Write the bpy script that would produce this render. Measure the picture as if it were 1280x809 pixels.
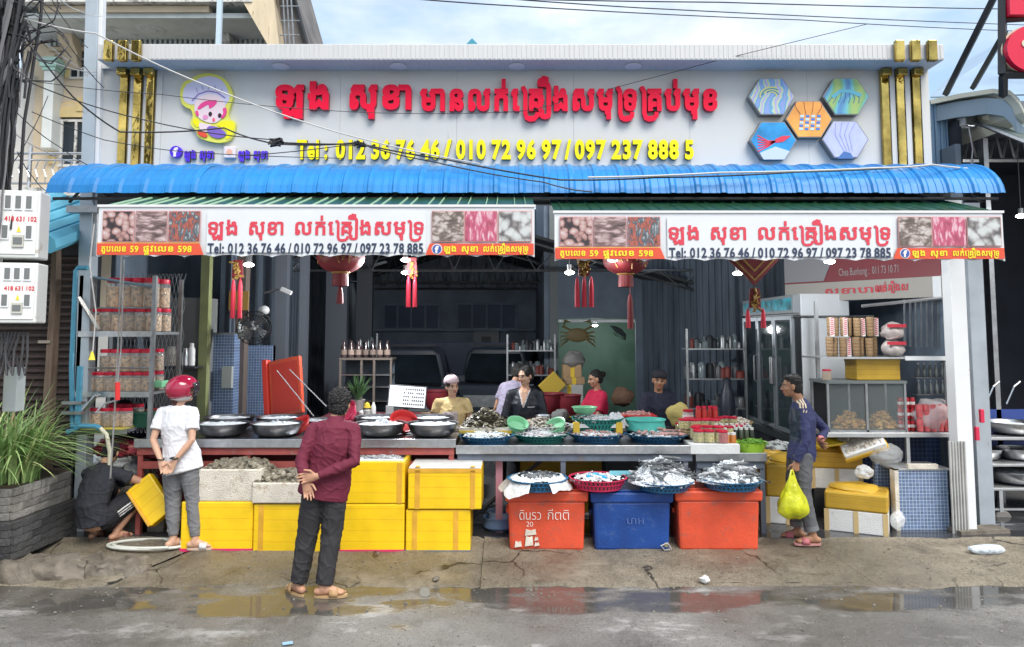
import bpy,bmesh,math,random
from mathutils import Vector,Matrix,noise
R=math.radians
rnd=random.Random(7)
S=bpy.context.scene
COL=S.collection
for o in list(bpy.data.objects):bpy.data.objects.remove(o)
H=2.20;PITCH=R(4.5);PPY=341.0;LENS=26.5;F=1280*LENS/36
cd=bpy.data.cameras.new('camera');cd.lens=LENS;cd.sensor_width=36;cd.clip_end=2000;cd.clip_start=.05
cam=bpy.data.objects.new('camera',cd);COL.objects.link(cam)
cd.shift_y=-(404.5-PPY)/1280
cam.location=(0,0,H);cam.rotation_euler=(R(90)+PITCH,0,0)
S.camera=cam
w=bpy.data.worlds.new('World');S.world=w;w.use_nodes=True
nt=w.node_tree;bg=nt.nodes['Background']
sky=nt.nodes.new('ShaderNodeTexSky');sky.sky_type='NISHITA';sky.sun_disc=False
SUN_EL,SUN_AZ=R(52),R(150)
sky.sun_elevation=SUN_EL;sky.sun_rotation=SUN_AZ;sky.dust_density=2.5;sky.air_density=1.2
tc=nt.nodes.new('ShaderNodeTexCoord');mp=nt.nodes.new('ShaderNodeMapping');mp.inputs['Scale'].default_value=(1,1,2.6)
nz=nt.nodes.new('ShaderNodeTexNoise');nz.inputs['Scale'].default_value=2.1;nz.inputs['Detail'].default_value=7;nz.inputs['Roughness'].default_value=.55
cr=nt.nodes.new('ShaderNodeValToRGB');cr.color_ramp.elements[0].position=.37;cr.color_ramp.elements[1].position=.60
mx=nt.nodes.new('ShaderNodeMix');mx.data_type='RGBA'
nz2=nt.nodes.new('ShaderNodeTexNoise');nz2 .inputs['Scale'].default_value=3.7;nz2 .inputs['Detail'].default_value=6
cr2=nt.nodes.new('ShaderNodeValToRGB');cr2 .color_ramp.elements[0].color=(3.5,3.8,4.3,1);cr2 .color_ramp.elements[1].color=(5.9,6.0,6.15,1)
cr2 .color_ramp.elements[0].position=.35;cr2 .color_ramp.elements[1].position=.6
mul=nt.nodes.new('ShaderNodeMix');mul.data_type='RGBA';mul.inputs[0].default_value=.5
mul.inputs[7].default_value=(2.2,3.3,4.6,1)
L=nt.links.new
L(tc.outputs['Generated'],mp.inputs[0]);L(mp.outputs[0],nz.inputs[0]);L(mp.outputs[0],nz2 .inputs[0])
L(nz.outputs[0],cr.inputs[0]);L(nz2 .outputs[0],cr2 .inputs[0]);L(cr.outputs[0],mx.inputs[0])
L(sky.outputs[0],mul.inputs[6]);L(mul.outputs[2],mx.inputs[6]);L(cr2 .outputs[0],mx.inputs[7]);L(mx.outputs[2],bg.inputs[0])
bg.inputs[1].default_value=.115
sl=bpy.data.lights.new('sun','SUN');sl.energy=1.9;sl.angle=R(38);sl.color=(1,.945,.86)
so=bpy.data.objects.new('sun',sl);COL.objects.link(so)
so.rotation_euler=(R(90)-SUN_EL,0,math.pi-SUN_AZ)
S.view_settings.view_transform='Standard';S.view_settings.look='None';S.view_settings.exposure=1.08;S.view_settings.gamma=1
S.view_settings.use_curve_mapping=False
S.cycles.max_bounces=6;S.cycles.transparent_max_bounces=8;S.cycles.use_denoising=True
S.cycles.sample_clamp_indirect=4;S.cycles.caustics_reflective=False;S.cycles.caustics_refractive=False
def P(px,py,Y):
 u=(px-640)/F;v=(PPY-py)/F
 t=Y/(math.cos(PITCH)-v*math.sin(PITCH))
 return u*t,H+t*(math.sin(PITCH)+v*math.cos(PITCH))
def V(px,py,Y):
 x,z=P(px,py,Y);return Vector((x,Y,z))
def zf(Y):
 if Y<6.72:return 0.0
 if Y<7.66:return .03+(Y-6.72)/.94*.115
 return .17
MATS={}
def M(name,col,rough=.5,metal=0,ns=0,na=.15,bs=0,ba=.1,emis=0,trans=0,alpha=1,wear=None,wcol=None,wsc=3,spec=.5,rand=0,coat=0,stretch=None,sss=0,ior=1.45):
 if name in MATS:return MATS[name]
 m=bpy.data.materials.new(name);m.use_nodes=True;t=m.node_tree;b=t.nodes['Principled BSDF']
 N=t.nodes.new;K=t.links.new
 col=tuple(col)+(1,)
 b.inputs['Base Color'].default_value=col;b.inputs['Roughness'].default_value=rough;b.inputs['Metallic'].default_value=metal
 b.inputs['Specular IOR Level'].default_value=spec;b.inputs['Alpha'].default_value=alpha;b.inputs['IOR'].default_value=ior
 b.inputs['Transmission Weight'].default_value=trans;b.inputs['Coat Weight'].default_value=coat
 if sss:b.inputs['Subsurface Weight'].default_value=sss;b.inputs['Subsurface Scale'].default_value=.01;b.inputs['Subsurface Radius'].default_value=(1,.4,.2)
 src=None
 co=None
 if ns or bs or wear:
  co=N('ShaderNodeTexCoord').outputs['Object']
  if stretch:
   mpn=N('ShaderNodeMapping');mpn.inputs['Scale'].default_value=stretch;K(co,mpn.inputs[0]);co=mpn.outputs[0]
 if ns:
  n=N('ShaderNodeTexNoise');n.inputs['Scale'].default_value=ns;n.inputs['Detail'].default_value=5;K(co,n.inputs[0])
  x=N('ShaderNodeMix');x.data_type='RGBA'
  r=N('ShaderNodeMapRange');r.inputs[1].default_value=.3;r.inputs[2].default_value=.7;K(n.outputs[0],r.inputs[0]);K(r.outputs[0],x.inputs[0])
  x.inputs[6].default_value=tuple(c*(1-na)for c in col[:3])+(1,);x.inputs[7].default_value=tuple(min(1,c*(1+na))for c in col[:3])+(1,)
  src=x.outputs[2]
 if wear:
  n=N('ShaderNodeTexNoise');n.inputs['Scale'].default_value=wsc;n.inputs['Detail'].default_value=8;n.inputs['Roughness'].default_value=.7;K(co,n.inputs[0])
  r=N('ShaderNodeMapRange');r.inputs[1].default_value=.68-wear*.35;r.inputs[2].default_value=.74-wear*.25;r.inputs[4].default_value=.8;K(n.outputs[0],r.inputs[0])
  x=N('ShaderNodeMix');x.data_type='RGBA';K(r.outputs[0],x.inputs[0])
  if src:K(src,x.inputs[6])
  else:x.inputs[6].default_value=col
  x.inputs[7].default_value=tuple(wcol or(.12,.1,.08))+(1,);src=x.outputs[2]
 if rand:
  oi=N('ShaderNodeObjectInfo');hs=N('ShaderNodeHueSaturation');r=N('ShaderNodeMapRange');r.inputs[3].default_value=1-rand;r.inputs[4].default_value=1+rand
  K(oi.outputs['Random'],r.inputs[0]);K(r.outputs[0],hs.inputs['Value'])
  if src:K(src,hs.inputs['Color'])
  else:hs.inputs['Color'].default_value=col
  src=hs.outputs[0]
 if src:K(src,b.inputs['Base Color'])
 if bs:
  n=N('ShaderNodeTexNoise');n.inputs['Scale'].default_value=bs;n.inputs['Detail'].default_value=4;K(co,n.inputs[0])
  u=N('ShaderNodeBump');u.inputs['Strength'].default_value=min(1,ba*3);u.inputs['Distance'].default_value=.02;K(n.outputs[0],u.inputs['Height']);K(u.outputs[0],b.inputs['Normal'])
 if emis:
  b.inputs['Emission Color'].default_value=col;b.inputs['Emission Strength'].default_value=emis
 MATS[name]=m
 return m
class MB:
 def __init__(s):s.v=[];s.f=[];s.mi=[];s.cur=0;s.T=None
 def add(s,vs,fs):
  o=len(s.v)
  if s.T is not None:vs=[s.T@Vector(p)for p in vs]
  s.v+=[tuple(p)for p in vs];s.f+=[tuple(i+o for i in f)for f in fs];s.mi+=[s.cur]*len(fs);return s
 def box(s,x0,x1,y0,y1,z0,z1):
  return s.add([(x0,y0,z0),(x1,y0,z0),(x1,y1,z0),(x0,y1,z0),(x0,y0,z1),(x1,y0,z1),(x1,y1,z1),(x0,y1,z1)],[(0,3,2,1),(4,5,6,7),(0,1,5,4),(1,2,6,5),(2,3,7,6),(3,0,4,7)])
 def cbox(s,c,d,rot=(0,0,0)):
  m=Matrix.Translation(c)@(Matrix.Rotation(rot[2],4,'Z')@Matrix.Rotation(rot[1],4,'Y')@Matrix.Rotation(rot[0],4,'X'))
  x,y,z=d[0]/2,d[1]/2,d[2]/2
  vs=[m@Vector(p)for p in[(-x,-y,-z),(x,-y,-z),(x,y,-z),(-x,y,-z),(-x,-y,z),(x,-y,z),(x,y,z),(-x,y,z)]]
  return s.add(vs,[(0,3,2,1),(4,5,6,7),(0,1,5,4),(1,2,6,5),(2,3,7,6),(3,0,4,7)])
 def frustum(s,x0,x1,y0,y1,z0,z1,k):
  cx,cy=(x0+x1)/2,(y0+y1)/2;a,b=(x1-x0)/2,(y1-y0)/2
  return s.add([(cx-a*k,cy-b*k,z0),(cx+a*k,cy-b*k,z0),(cx+a*k,cy+b*k,z0),(cx-a*k,cy+b*k,z0),(x0,y0,z1),(x1,y0,z1),(x1,y1,z1),(x0,y1,z1)],[(0,3,2,1),(4,5,6,7),(0,1,5,4),(1,2,6,5),(2,3,7,6),(3,0,4,7)])
 def tube(s,pts,r,n=6,caps=True):
  pts=[Vector(p)for p in pts];k=len(pts);rs=r if isinstance(r,(list,tuple))else[r]*k
  vs=[];up=None
  for i in range(k):
   t=(pts[min(i+1,k-1)]-pts[max(i-1,0)])
   if t.length<1e-9:t=Vector((0,0,1))
   t.normalize()
   if up is None:up=Vector((0,0,1))if abs(t.z)<.9 else Vector((0,1,0))
   a=t.cross(up)
   if a.length<1e-4:a=t.cross(Vector((1,0,.3)))
   a.normalize();b=a.cross(t).normalized();up=b
   for j in range(n):
    q=2*math.pi*j/n;vs.append(pts[i]+(a*math.cos(q)+b*math.sin(q))*rs[i])
  fs=[(i*n+j,i*n+(j+1)%n,(i+1)*n+(j+1)%n,(i+1)*n+j)for i in range(k-1)for j in range(n)]
  if caps:fs+=[tuple(range(n))[::-1],tuple((k-1)*n+j for j in range(n))]
  return s.add(vs,fs)
 def bar(s,a,b,wd):
  return s.tube([a,b],wd*.7071,4)
 def lathe(s,prof,c=(0,0,0),n=20,sx=1,sy=1):
  vs=[(c[0]+r*sx*math.cos(2*math.pi*j/n),c[1]+r*sy*math.sin(2*math.pi*j/n),c[2]+z)for r,z in prof for j in range(n)]
  fs=[(i*n+j,i*n+(j+1)%n,(i+1)*n+(j+1)%n,(i+1)*n+j)for i in range(len(prof)-1)for j in range(n)]
  if prof[0][0]>1e-5:fs.append(tuple(range(n))[::-1])
  if prof[-1][0]>1e-5 and prof[-1]!=prof[0]:fs.append(tuple((len(prof)-1)*n+j for j in range(n)))
  return s.add(vs,fs)
 def sph(s,c,r,n=10,m=6):
  if not isinstance(r,(tuple,list)):r=(r,r,r)
  vs=[(c[0],c[1],c[2]-r[2])]
  for i in range(1,m):
   a=math.pi*i/m-math.pi/2
   vs+=[(c[0]+r[0]*math.cos(a)*math.cos(2*math.pi*j/n),c[1]+r[1]*math.cos(a)*math.sin(2*math.pi*j/n),c[2]+r[2]*math.sin(a))for j in range(n)]
  vs.append((c[0],c[1],c[2]+r[2]));e=len(vs)-1
  fs=[(0,1+(j+1)%n,1+j)for j in range(n)]
  fs+=[(1+i*n+j,1+i*n+(j+1)%n,1+(i+1)*n+(j+1)%n,1+(i+1)*n+j)for i in range(m-2)for j in range(n)]
  fs+=[(e,1+(m-2)*n+j,1+(m-2)*n+(j+1)%n)for j in range(n)]
  return s.add(vs,fs)
 def prism(s,pts,y0,y1):
  n=len(pts)
  return s.add([(x,y0,z)for x,z in pts]+[(x,y1,z)for x,z in pts],[tuple(range(n)),tuple(range(2*n-1,n-1,-1))]+[(i,i+n,(i+1)%n+n,(i+1)%n)for i in range(n)])
 def quad(s,a,b,c,d):return s.add([a,b,c,d],[(0,1,2,3)])
 def build(s,name,mats,parent=None,loc=(0,0,0),smooth=False,bevel=0,rz=0,solid=0,auto=None):
  me=bpy.data.meshes.new(name);me.from_pydata(s.v,[],s.f)
  if not isinstance(mats,(list,tuple)):mats=[mats]
  for m in mats:me.materials.append(m)
  if len(mats)>1:me.polygons.foreach_set('material_index',s.mi)
  if smooth:me.polygons.foreach_set('use_smooth',[True]*len(s.f))
  me.update()
  if smooth:
   bm=bmesh.new();bm.from_mesh(me)
   for e in bm.edges:
    if len(e.link_faces)==2 and e.calc_face_angle(0)>R(auto or 40):e.smooth=False
   bm.to_mesh(me);bm.free()
  return link(name,me,parent,loc,rz,bevel,solid)
def link(name,me,parent=None,loc=(0,0,0),rz=0,bevel=0,solid=0):
 o=bpy.data.objects.new(name,me);COL.objects.link(o);o.location=loc;o.rotation_euler=(0,0,rz)
 if parent is not None:o.parent=parent
 if solid:
  q=o.modifiers.new('solid','SOLIDIFY');q.thickness=solid;q.offset=0
 if bevel:
  q=o.modifiers.new('bevel','BEVEL');q.width=bevel;q.segments=2;q.limit_method='ANGLE';q.angle_limit=R(40)
 return o
def tag(o,label=None,cat=None,group=None,kind=None):
 if label:o['label']=label
 if cat:o['category']=cat
 if group:o['group']=group
 if kind:o['kind']=kind
 return o
def thing(name,label,cat,loc=(0,0,0),rz=0,group=None):
 o=bpy.data.objects.new(name,None);COL.objects.link(o);o.location=loc;o.rotation_euler=(0,0,rz);o.empty_display_size=.1
 return tag(o,label,cat,group)
def copy_tree(o,parent=None):
 c=o.copy();COL.objects.link(c);c.parent=parent
 for ch in list(o.children):copy_tree(ch,c)
 return c
def dup(o,loc,label,rz=None,scale=None):
 c=copy_tree(o);c.location=loc;c['label']=label
 if rz is not None:c.rotation_euler=(0,0,rz)
 if scale:c.scale=scale if isinstance(scale,(tuple,list))else(scale,)*3
 return c
def pieces(me,name,parent,locs,rots=None):
 for i,l in enumerate(locs):
  o=bpy.data.objects.new(name,me);COL.objects.link(o);o.parent=parent;o.location=l
  if rots:o.rotation_euler=rots[i]
def meshof(mb,name,mats,smooth=False):
 o=mb.build(name,mats,smooth=smooth);me=o.data;bpy.data.objects.remove(o);return me
def sag(a,b,d,n=14,j=0):
 a,b=Vector(a),Vector(b)
 return[a.lerp(b,i/n)+Vector((rnd.uniform(-j,j),0,-4*d*(i/n)*(1-i/n)+rnd.uniform(-j,j)))for i in range(n+1)]
ONES=[]
white_paint=M('white_paint',(.72,.74,.76),.45,ns=3,na=.05,wear=.12,wcol=(.35,.33,.3),wsc=5)
panel_white=M('panel_white',(.60,.61,.60),.38,ns=.8,na=.03,wear=.2,wcol=(.47,.48,.47),wsc=2,stretch=(3,1,.5))
cladding=M('ribbed_cladding',(.56,.57,.58),.5,ns=6,na=.08,stretch=(10,1,.2))
blue_sheet=M('blue_sheet',(.018,.215,.56),.38,ns=3,na=.14,rand=.05,wear=.3,wcol=(.05,.2,.40),wsc=3)
green_sheet=M('green_sheet',(.012,.06,.028),.35,ns=8,na=.2)
pale_sheet=M('pale_green_sheet',(.32,.5,.33),.4)
gold=M('gold_mirror',(.50,.36,.10),.08,metal=1,ns=3.5,na=.6,bs=3.5,ba=.33)  # darker mottling put into the gold colour stands in for street reflections
steel=M('brushed_steel',(.55,.56,.57),.28,metal=1,ns=20,na=.12,bs=60,ba=.02)
dull_steel=M('dull_steel',(.34,.35,.36),.4,metal=.9,ns=10,na=.2,wear=.15,wcol=(.2,.16,.12),wsc=8)
bowl_metal=M('bowl_metal',(.21,.21,.22),.36,metal=1,ns=9,na=.2,bs=14,ba=.02)
grey_paint=M('grey_paint',(.33,.37,.41),.5,ns=4,na=.12,wear=.15,wcol=(.25,.18,.12),wsc=9)
blue_grey=M('blue_grey_sheet',(.25,.38,.52),.45,ns=2,na=.12,stretch=(4,4,.6))
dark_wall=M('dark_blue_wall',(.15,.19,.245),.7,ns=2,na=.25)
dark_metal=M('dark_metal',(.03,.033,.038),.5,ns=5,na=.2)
black_rub=M('black_rubber',(.012,.012,.013),.45)
cable_m=M('cable_black',(.03,.03,.034),.5)
cable_w=M('cable_pale',(.5,.5,.5),.5)
cream=M('cream_plaster',(.60,.51,.38),.8,ns=2,na=.08,bs=30,ba=.05,wear=.15,wcol=(.4,.36,.3),wsc=3)
cream_y=M('cream_yellow',(.64,.50,.25),.8,ns=5,na=.08)
soffit_m=M('soffit_grey',(.50,.55,.56),.75,ns=4,na=.1,wear=.3,wcol=(.32,.35,.36),wsc=3)
mint=M('mint_plaster',(.38,.58,.52),.7,ns=8,na=.12)
old_white=M('weathered_white',(.60,.60,.58),.8,ns=4,na=.12,wear=.5,wcol=(.12,.11,.10),wsc=7,bs=25,ba=.1)
glass_dark=M('dark_window',(.02,.03,.04),.08,ns=2,na=.3)
glass_blue=M('blue_window',(.05,.075,.13),.6,ns=1.5,na=.3)
wood_old=M('old_wood',(.17,.12,.09),.85,ns=5,na=.35,bs=20,ba=.2,stretch=(6,6,.7))
brown_slat=M('brown_shutter',(.055,.036,.03),.55,ns=12,na=.3,wear=.18,wcol=(.11,.08,.07),wsc=6)
pvc=M('blue_pvc',(.06,.24,.36),.4,ns=5,na=.1)
red_gloss=M('sign_red',(.86,.004,.045),.5,ns=3,na=.05,spec=.25)
red_side=M('sign_red_side',(.45,.02,.05),.5)
pale_edge=M('letter_edge',(.75,.5,.5),.4)
yellow_let=M('sign_yellow',(.90,.78,.01),.45,spec=.3)
olive_side=M('letter_side_olive',(.12,.09,.01),.6)
violet_let=M('sign_violet',(.09,.035,.62),.35)
banner_w=M('banner_white',(.66,.69,.72),.45,ns=1.5,na=.04,bs=2.2,ba=.15,wear=.1,wcol=(.45,.44,.42),wsc=4)
banner_red=M('banner_red',(.66,.085,.04),.45)
print_rose=M('print_rose',(.62,.05,.08),.5)
print_navy=M('print_navy',(.03,.045,.09),.5)
print_yel=M('print_yellow',(.78,.68,.03),.5)
lamp_glow=M('lamp_glow',(1,.97,.9),.4,emis=6)
foam=M('foam_white',(.74,.75,.74),.75,bs=120,ba=.15,ns=9,na=.05,wear=.12,wcol=(.5,.45,.36),wsc=6)
foam_old=M('foam_dirty',(.64,.60,.52),.8,bs=90,ba=.2,ns=7,na=.12,wear=.4,wcol=(.36,.28,.2),wsc=9)
tape_y=M('tape_yellow',(.62,.42,.03),.35,ns=3,na=.12,bs=4,ba=.1)
tape_o=M('tape_amber',(.66,.36,.04),.3,ns=8,na=.15)
cool_red=M('cooler_red',(.62,.08,.035),.42,ns=4,na=.14,wear=.35,wcol=(.36,.10,.07),wsc=9,bs=50,ba=.05)
cool_blue=M('cooler_blue',(.012,.055,.24),.42,ns=4,na=.2,wear=.32,wcol=(.05,.10,.25),wsc=8,bs=50,ba=.05)
ice=M('crushed_ice',(.70,.74,.77),.6,ns=40,na=.08,bs=70,ba=.08)
plastic_film=M('clear_film',(.85,.87,.88),.25,alpha=.45,bs=16,ba=.3)
teal_pl=M('teal_plastic',(.02,.24,.20),.4);blue_pl=M('blue_plastic',(.02,.14,.30),.4,ns=30,na=.3)
mint_pl=M('mint_plastic',(.25,.62,.35),.4,trans=.1);aqua_pl=M('aqua_plastic',(.09,.52,.44),.38)
red_pl=M('red_plastic',(.60,.03,.03),.4);lime_pl=M('lime_plastic',(.32,.58,.05),.4);pink_pl=M('pink_plastic',(.62,.03,.10),.4)
maroon_pl=M('maroon_plastic',(.2,.02,.03),.5);gblue_pl=M('slate_plastic',(.13,.22,.40),.4)
fish_d=M('fish_dark',(.12,.13,.14),.42,ns=22,na=.6);fish_s=M('fish_silver',(.42,.43,.45),.45,ns=25,na=.35)
oyster_m=M('oyster_shell',(.21,.19,.145),.7,ns=22,na=.5,bs=30,ba=.3);clam_m=M('clam_shell',(.40,.36,.27),.45,ns=30,na=.45)
clam_dk=M('clam_dark',(.07,.06,.04),.4,ns=30,na=.5);cockle=M('cockle_shell',(.55,.50,.43),.6,ns=50,na=.4);pinkfish=M('pink_fish',(.55,.3,.27),.35,ns=20,na=.3)
jar_glass=M('jar_plastic',(.75,.77,.77),.06,alpha=.22);jar_fill=M('dried_food',(.40,.25,.13),.8,ns=30,na=.75,bs=30,ba=.5,rand=.4)
lid_red=M('lid_red',(.56,.018,.05),.35,rand=.12)
label_w=M('paper_white',(.75,.74,.72),.6,ns=12,na=.1);cardboard=M('cardboard',(.34,.22,.12),.8,ns=6,na=.12,rand=.1)
stripe_red=M('stripe_red',(.5,.03,.05),.5)
chili=M('chili_sauce',(.42,.02,.01),.3);pickle=M('pickle_yellow',(.5,.42,.10),.5,ns=60,na=.6,rand=.2);amber=M('amber_paste',(.50,.18,.04),.4)
wicker=M('wicker',(.42,.31,.16),.8,ns=40,na=.35,bs=60,ba=.5)
lant_red=M('lantern_red',(.13,.008,.012),.6,ns=12,na=.15);lant_gold=M('lantern_gold',(.26,.15,.035),.5,metal=.2,ns=20,na=.4)
red_cloth=M('red_cloth',(.12,.015,.02),.8,ns=5,na=.2)
redbeam=M('red_beam',(.33,.075,.065),.55,ns=6,na=.25,wear=.3,wcol=(.25,.2,.18),wsc=9)
rock_m=M('rock',(.16,.14,.115),.9,ns=6,na=.4,bs=12,ba=.5)
skin=M('skin',(.46,.25,.16),.5,ns=9,na=.08,sss=.15);skin_d=M('skin_tan',(.33,.17,.10),.5,ns=9,na=.08,sss=.12);skin_l=M('skin_light',(.55,.33,.23),.5,ns=9,na=.07,sss=.15)
hair_m=M('hair_black',(.010,.008,.007),.5,ns=60,na=.4,bs=90,ba=.5)
def tiles_mat(name,c1,c2,sc,off=.0,mort=.03,rough=.3,rot=None):
 m=bpy.data.materials.new(name);m.use_nodes=True;t=m.node_tree;b=t.nodes['Principled BSDF'];N=t.nodes.new;K=t.links.new
 g=N('ShaderNodeTexCoord');q=N('ShaderNodeMapping');q.inputs['Rotation'].default_value=rot or(R(90),0,0);K(g.outputs['Object'],q.inputs[0])
 br=N('ShaderNodeTexBrick');br.offset=off;br.inputs['Scale'].default_value=sc;br.inputs['Brick Width'].default_value=1;br.inputs['Row Height'].default_value=1
 br.inputs['Mortar Size'].default_value=mort;br.inputs['Color1'].default_value=tuple(c1)+(1,);br.inputs['Color2'].default_value=tuple(c*.7 for c in c1)+(1,);br.inputs['Mortar'].default_value=tuple(c2)+(1,)
 K(q.outputs[0],br.inputs[0]);K(br.outputs[0],b.inputs['Base Color']);b.inputs['Roughness'].default_value=rough
 u=N('ShaderNodeBump');u.inputs['Strength'].default_value=.4;u.inputs['Distance'].default_value=.003;u.invert=True;K(br.outputs['Fac'],u.inputs['Height']);K(u.outputs[0],b.inputs['Normal'])
 return m
tile_blue=tiles_mat('blue_tiles',(.13,.20,.36),(.45,.52,.6),28,mort=.07)
tile_navy=tiles_mat('navy_tiles',(.03,.055,.14),(.12,.17,.27),20,mort=.05)
def bands_mat(name,c1,c2,sc,rough=.35,axis=2,bump=.4):
 m=bpy.data.materials.new(name);m.use_nodes=True;t=m.node_tree;b=t.nodes['Principled BSDF'];N=t.nodes.new;K=t.links.new
 g=N('ShaderNodeTexCoord');q=N('ShaderNodeMapping');K(g.outputs['Object'],q.inputs[0])
 wv=N('ShaderNodeTexWave');wv.bands_direction='XYZ'[axis];wv.wave_profile='SAW';wv.inputs['Scale'].default_value=sc;wv.inputs['Distortion'].default_value=.7;wv.inputs['Detail'].default_value=2;wv.inputs['Detail Scale'].default_value=.6
 K(q.outputs[0],wv.inputs[0]);r=N('ShaderNodeValToRGB');e=r.color_ramp.elements;e[0].color=tuple(c2)+(1,);e[0].position=.0;e[1].color=tuple(c1)+(1,);e[1].position=.13
 n=N('ShaderNodeTexNoise');n.inputs['Scale'].default_value=5;n.inputs['Detail'].default_value=6;K(g.outputs['Object'],n.inputs[0])
 x=N('ShaderNodeMix');x.data_type='RGBA';x.blend_type='MULTIPLY';x.inputs[0].default_value=.4;K(wv.outputs[1],r.inputs[0]);K(r.outputs[0],x.inputs[6])
 rr=N('ShaderNodeMapRange');rr.inputs[1].default_value=.3;rr.inputs[2].default_value=.62;rr.inputs[3].default_value=.6;K(n.outputs[0],rr.inputs[0]);K(rr.outputs[0],x.inputs[7]);K(x.outputs[2],b.inputs['Base Color'])
 b.inputs['Roughness'].default_value=rough;u=N('ShaderNodeBump');u.inputs['Strength'].default_value=bump;u.inputs['Distance'].default_value=.006;K(wv.outputs[1],u.inputs['Height']);K(u.outputs[0],b.inputs['Normal'])
 return m
box_yellow=bands_mat('yellow_wrapped_box',(.90,.59,.012),(.78,.42,.004),3.1)
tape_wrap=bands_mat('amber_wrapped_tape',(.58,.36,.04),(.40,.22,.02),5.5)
def print_mat(name,cols,sc,kind='vor',dist=0,stretch=(1,1,1)):
 m=bpy.data.materials.new(name);m.use_nodes=True;t=m.node_tree;b=t.nodes['Principled BSDF'];N=t.nodes.new;K=t.links.new
 g=N('ShaderNodeTexCoord');q=N('ShaderNodeMapping');q.inputs['Scale'].default_value=stretch;K(g.outputs['Object'],q.inputs[0])
 if kind=='vor':
  v=N('ShaderNodeTexVoronoi');v.inputs['Scale'].default_value=sc;out=v.outputs['Distance'];n=N('ShaderNodeTexNoise');n.inputs['Scale'].default_value=sc*.8;K(q.outputs[0],n.inputs[0])
  a=N('ShaderNodeMixRGB');a.inputs[0].default_value=.04*dist;K(q.outputs[0],a.inputs[1]);K(n.outputs[1],a.inputs[2]);K(a.outputs[0],v.inputs[0])
 else:
  v=N('ShaderNodeTexWave');v.inputs['Scale'].default_value=sc;v.inputs['Distortion'].default_value=dist;v.inputs['Detail'].default_value=3;out=v.outputs[1];K(q.outputs[0],v.inputs[0])
 r=N('ShaderNodeValToRGB');e=r.color_ramp.elements
 while len(e)<len(cols):e.new(.5)
 for i,(p,c)in enumerate(cols):e[i].position=p;e[i].color=tuple(c)+(1,)
 K(out,r.inputs[0]);K(r.outputs[0],b.inputs['Base Color']);b.inputs['Roughness'].default_value=.4
 return m
pr_clam=print_mat('print_clams',[(0,(.62,.58,.58)),(.3,(.5,.36,.35)),(.5,(.4,.22,.2)),(.66,(.05,.035,.04)),(1,(.02,.015,.02))],17,dist=1.2)
pr_squid=print_mat('print_squid',[(0,(.6,.52,.53)),(.3,(.45,.33,.33)),(.55,(.2,.13,.13)),(1,(.04,.03,.03))],20,dist=3,stretch=(.5,1,1.6))
pr_crab=print_mat('print_prawns',[(0,(.5,.55,.55)),(.3,(.15,.18,.2)),(.5,(.05,.06,.08)),(.62,(.45,.12,.08)),(1,(.03,.03,.04))],22,dist=3,stretch=(1.6,1,.6))
pr_scal=print_mat('print_shellfish',[(0,(.6,.57,.56)),(.4,(.42,.36,.34)),(.62,(.18,.14,.12)),(1,(.06,.05,.05))],19,dist=3,stretch=(.8,1,1.2))
pr_pink=print_mat('print_pink_squid',[(0,(.68,.56,.6)),(.3,(.62,.35,.42)),(.5,(.5,.1,.18)),(1,(.25,.05,.08))],18,dist=3,stretch=(1.8,1,.6))
pr_white=print_mat('print_white_squid',[(0,(.6,.62,.62)),(.5,(.5,.52,.52)),(.75,(.22,.2,.2)),(.9,(.1,.1,.1))],15,dist=2)
FONTC={}
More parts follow.
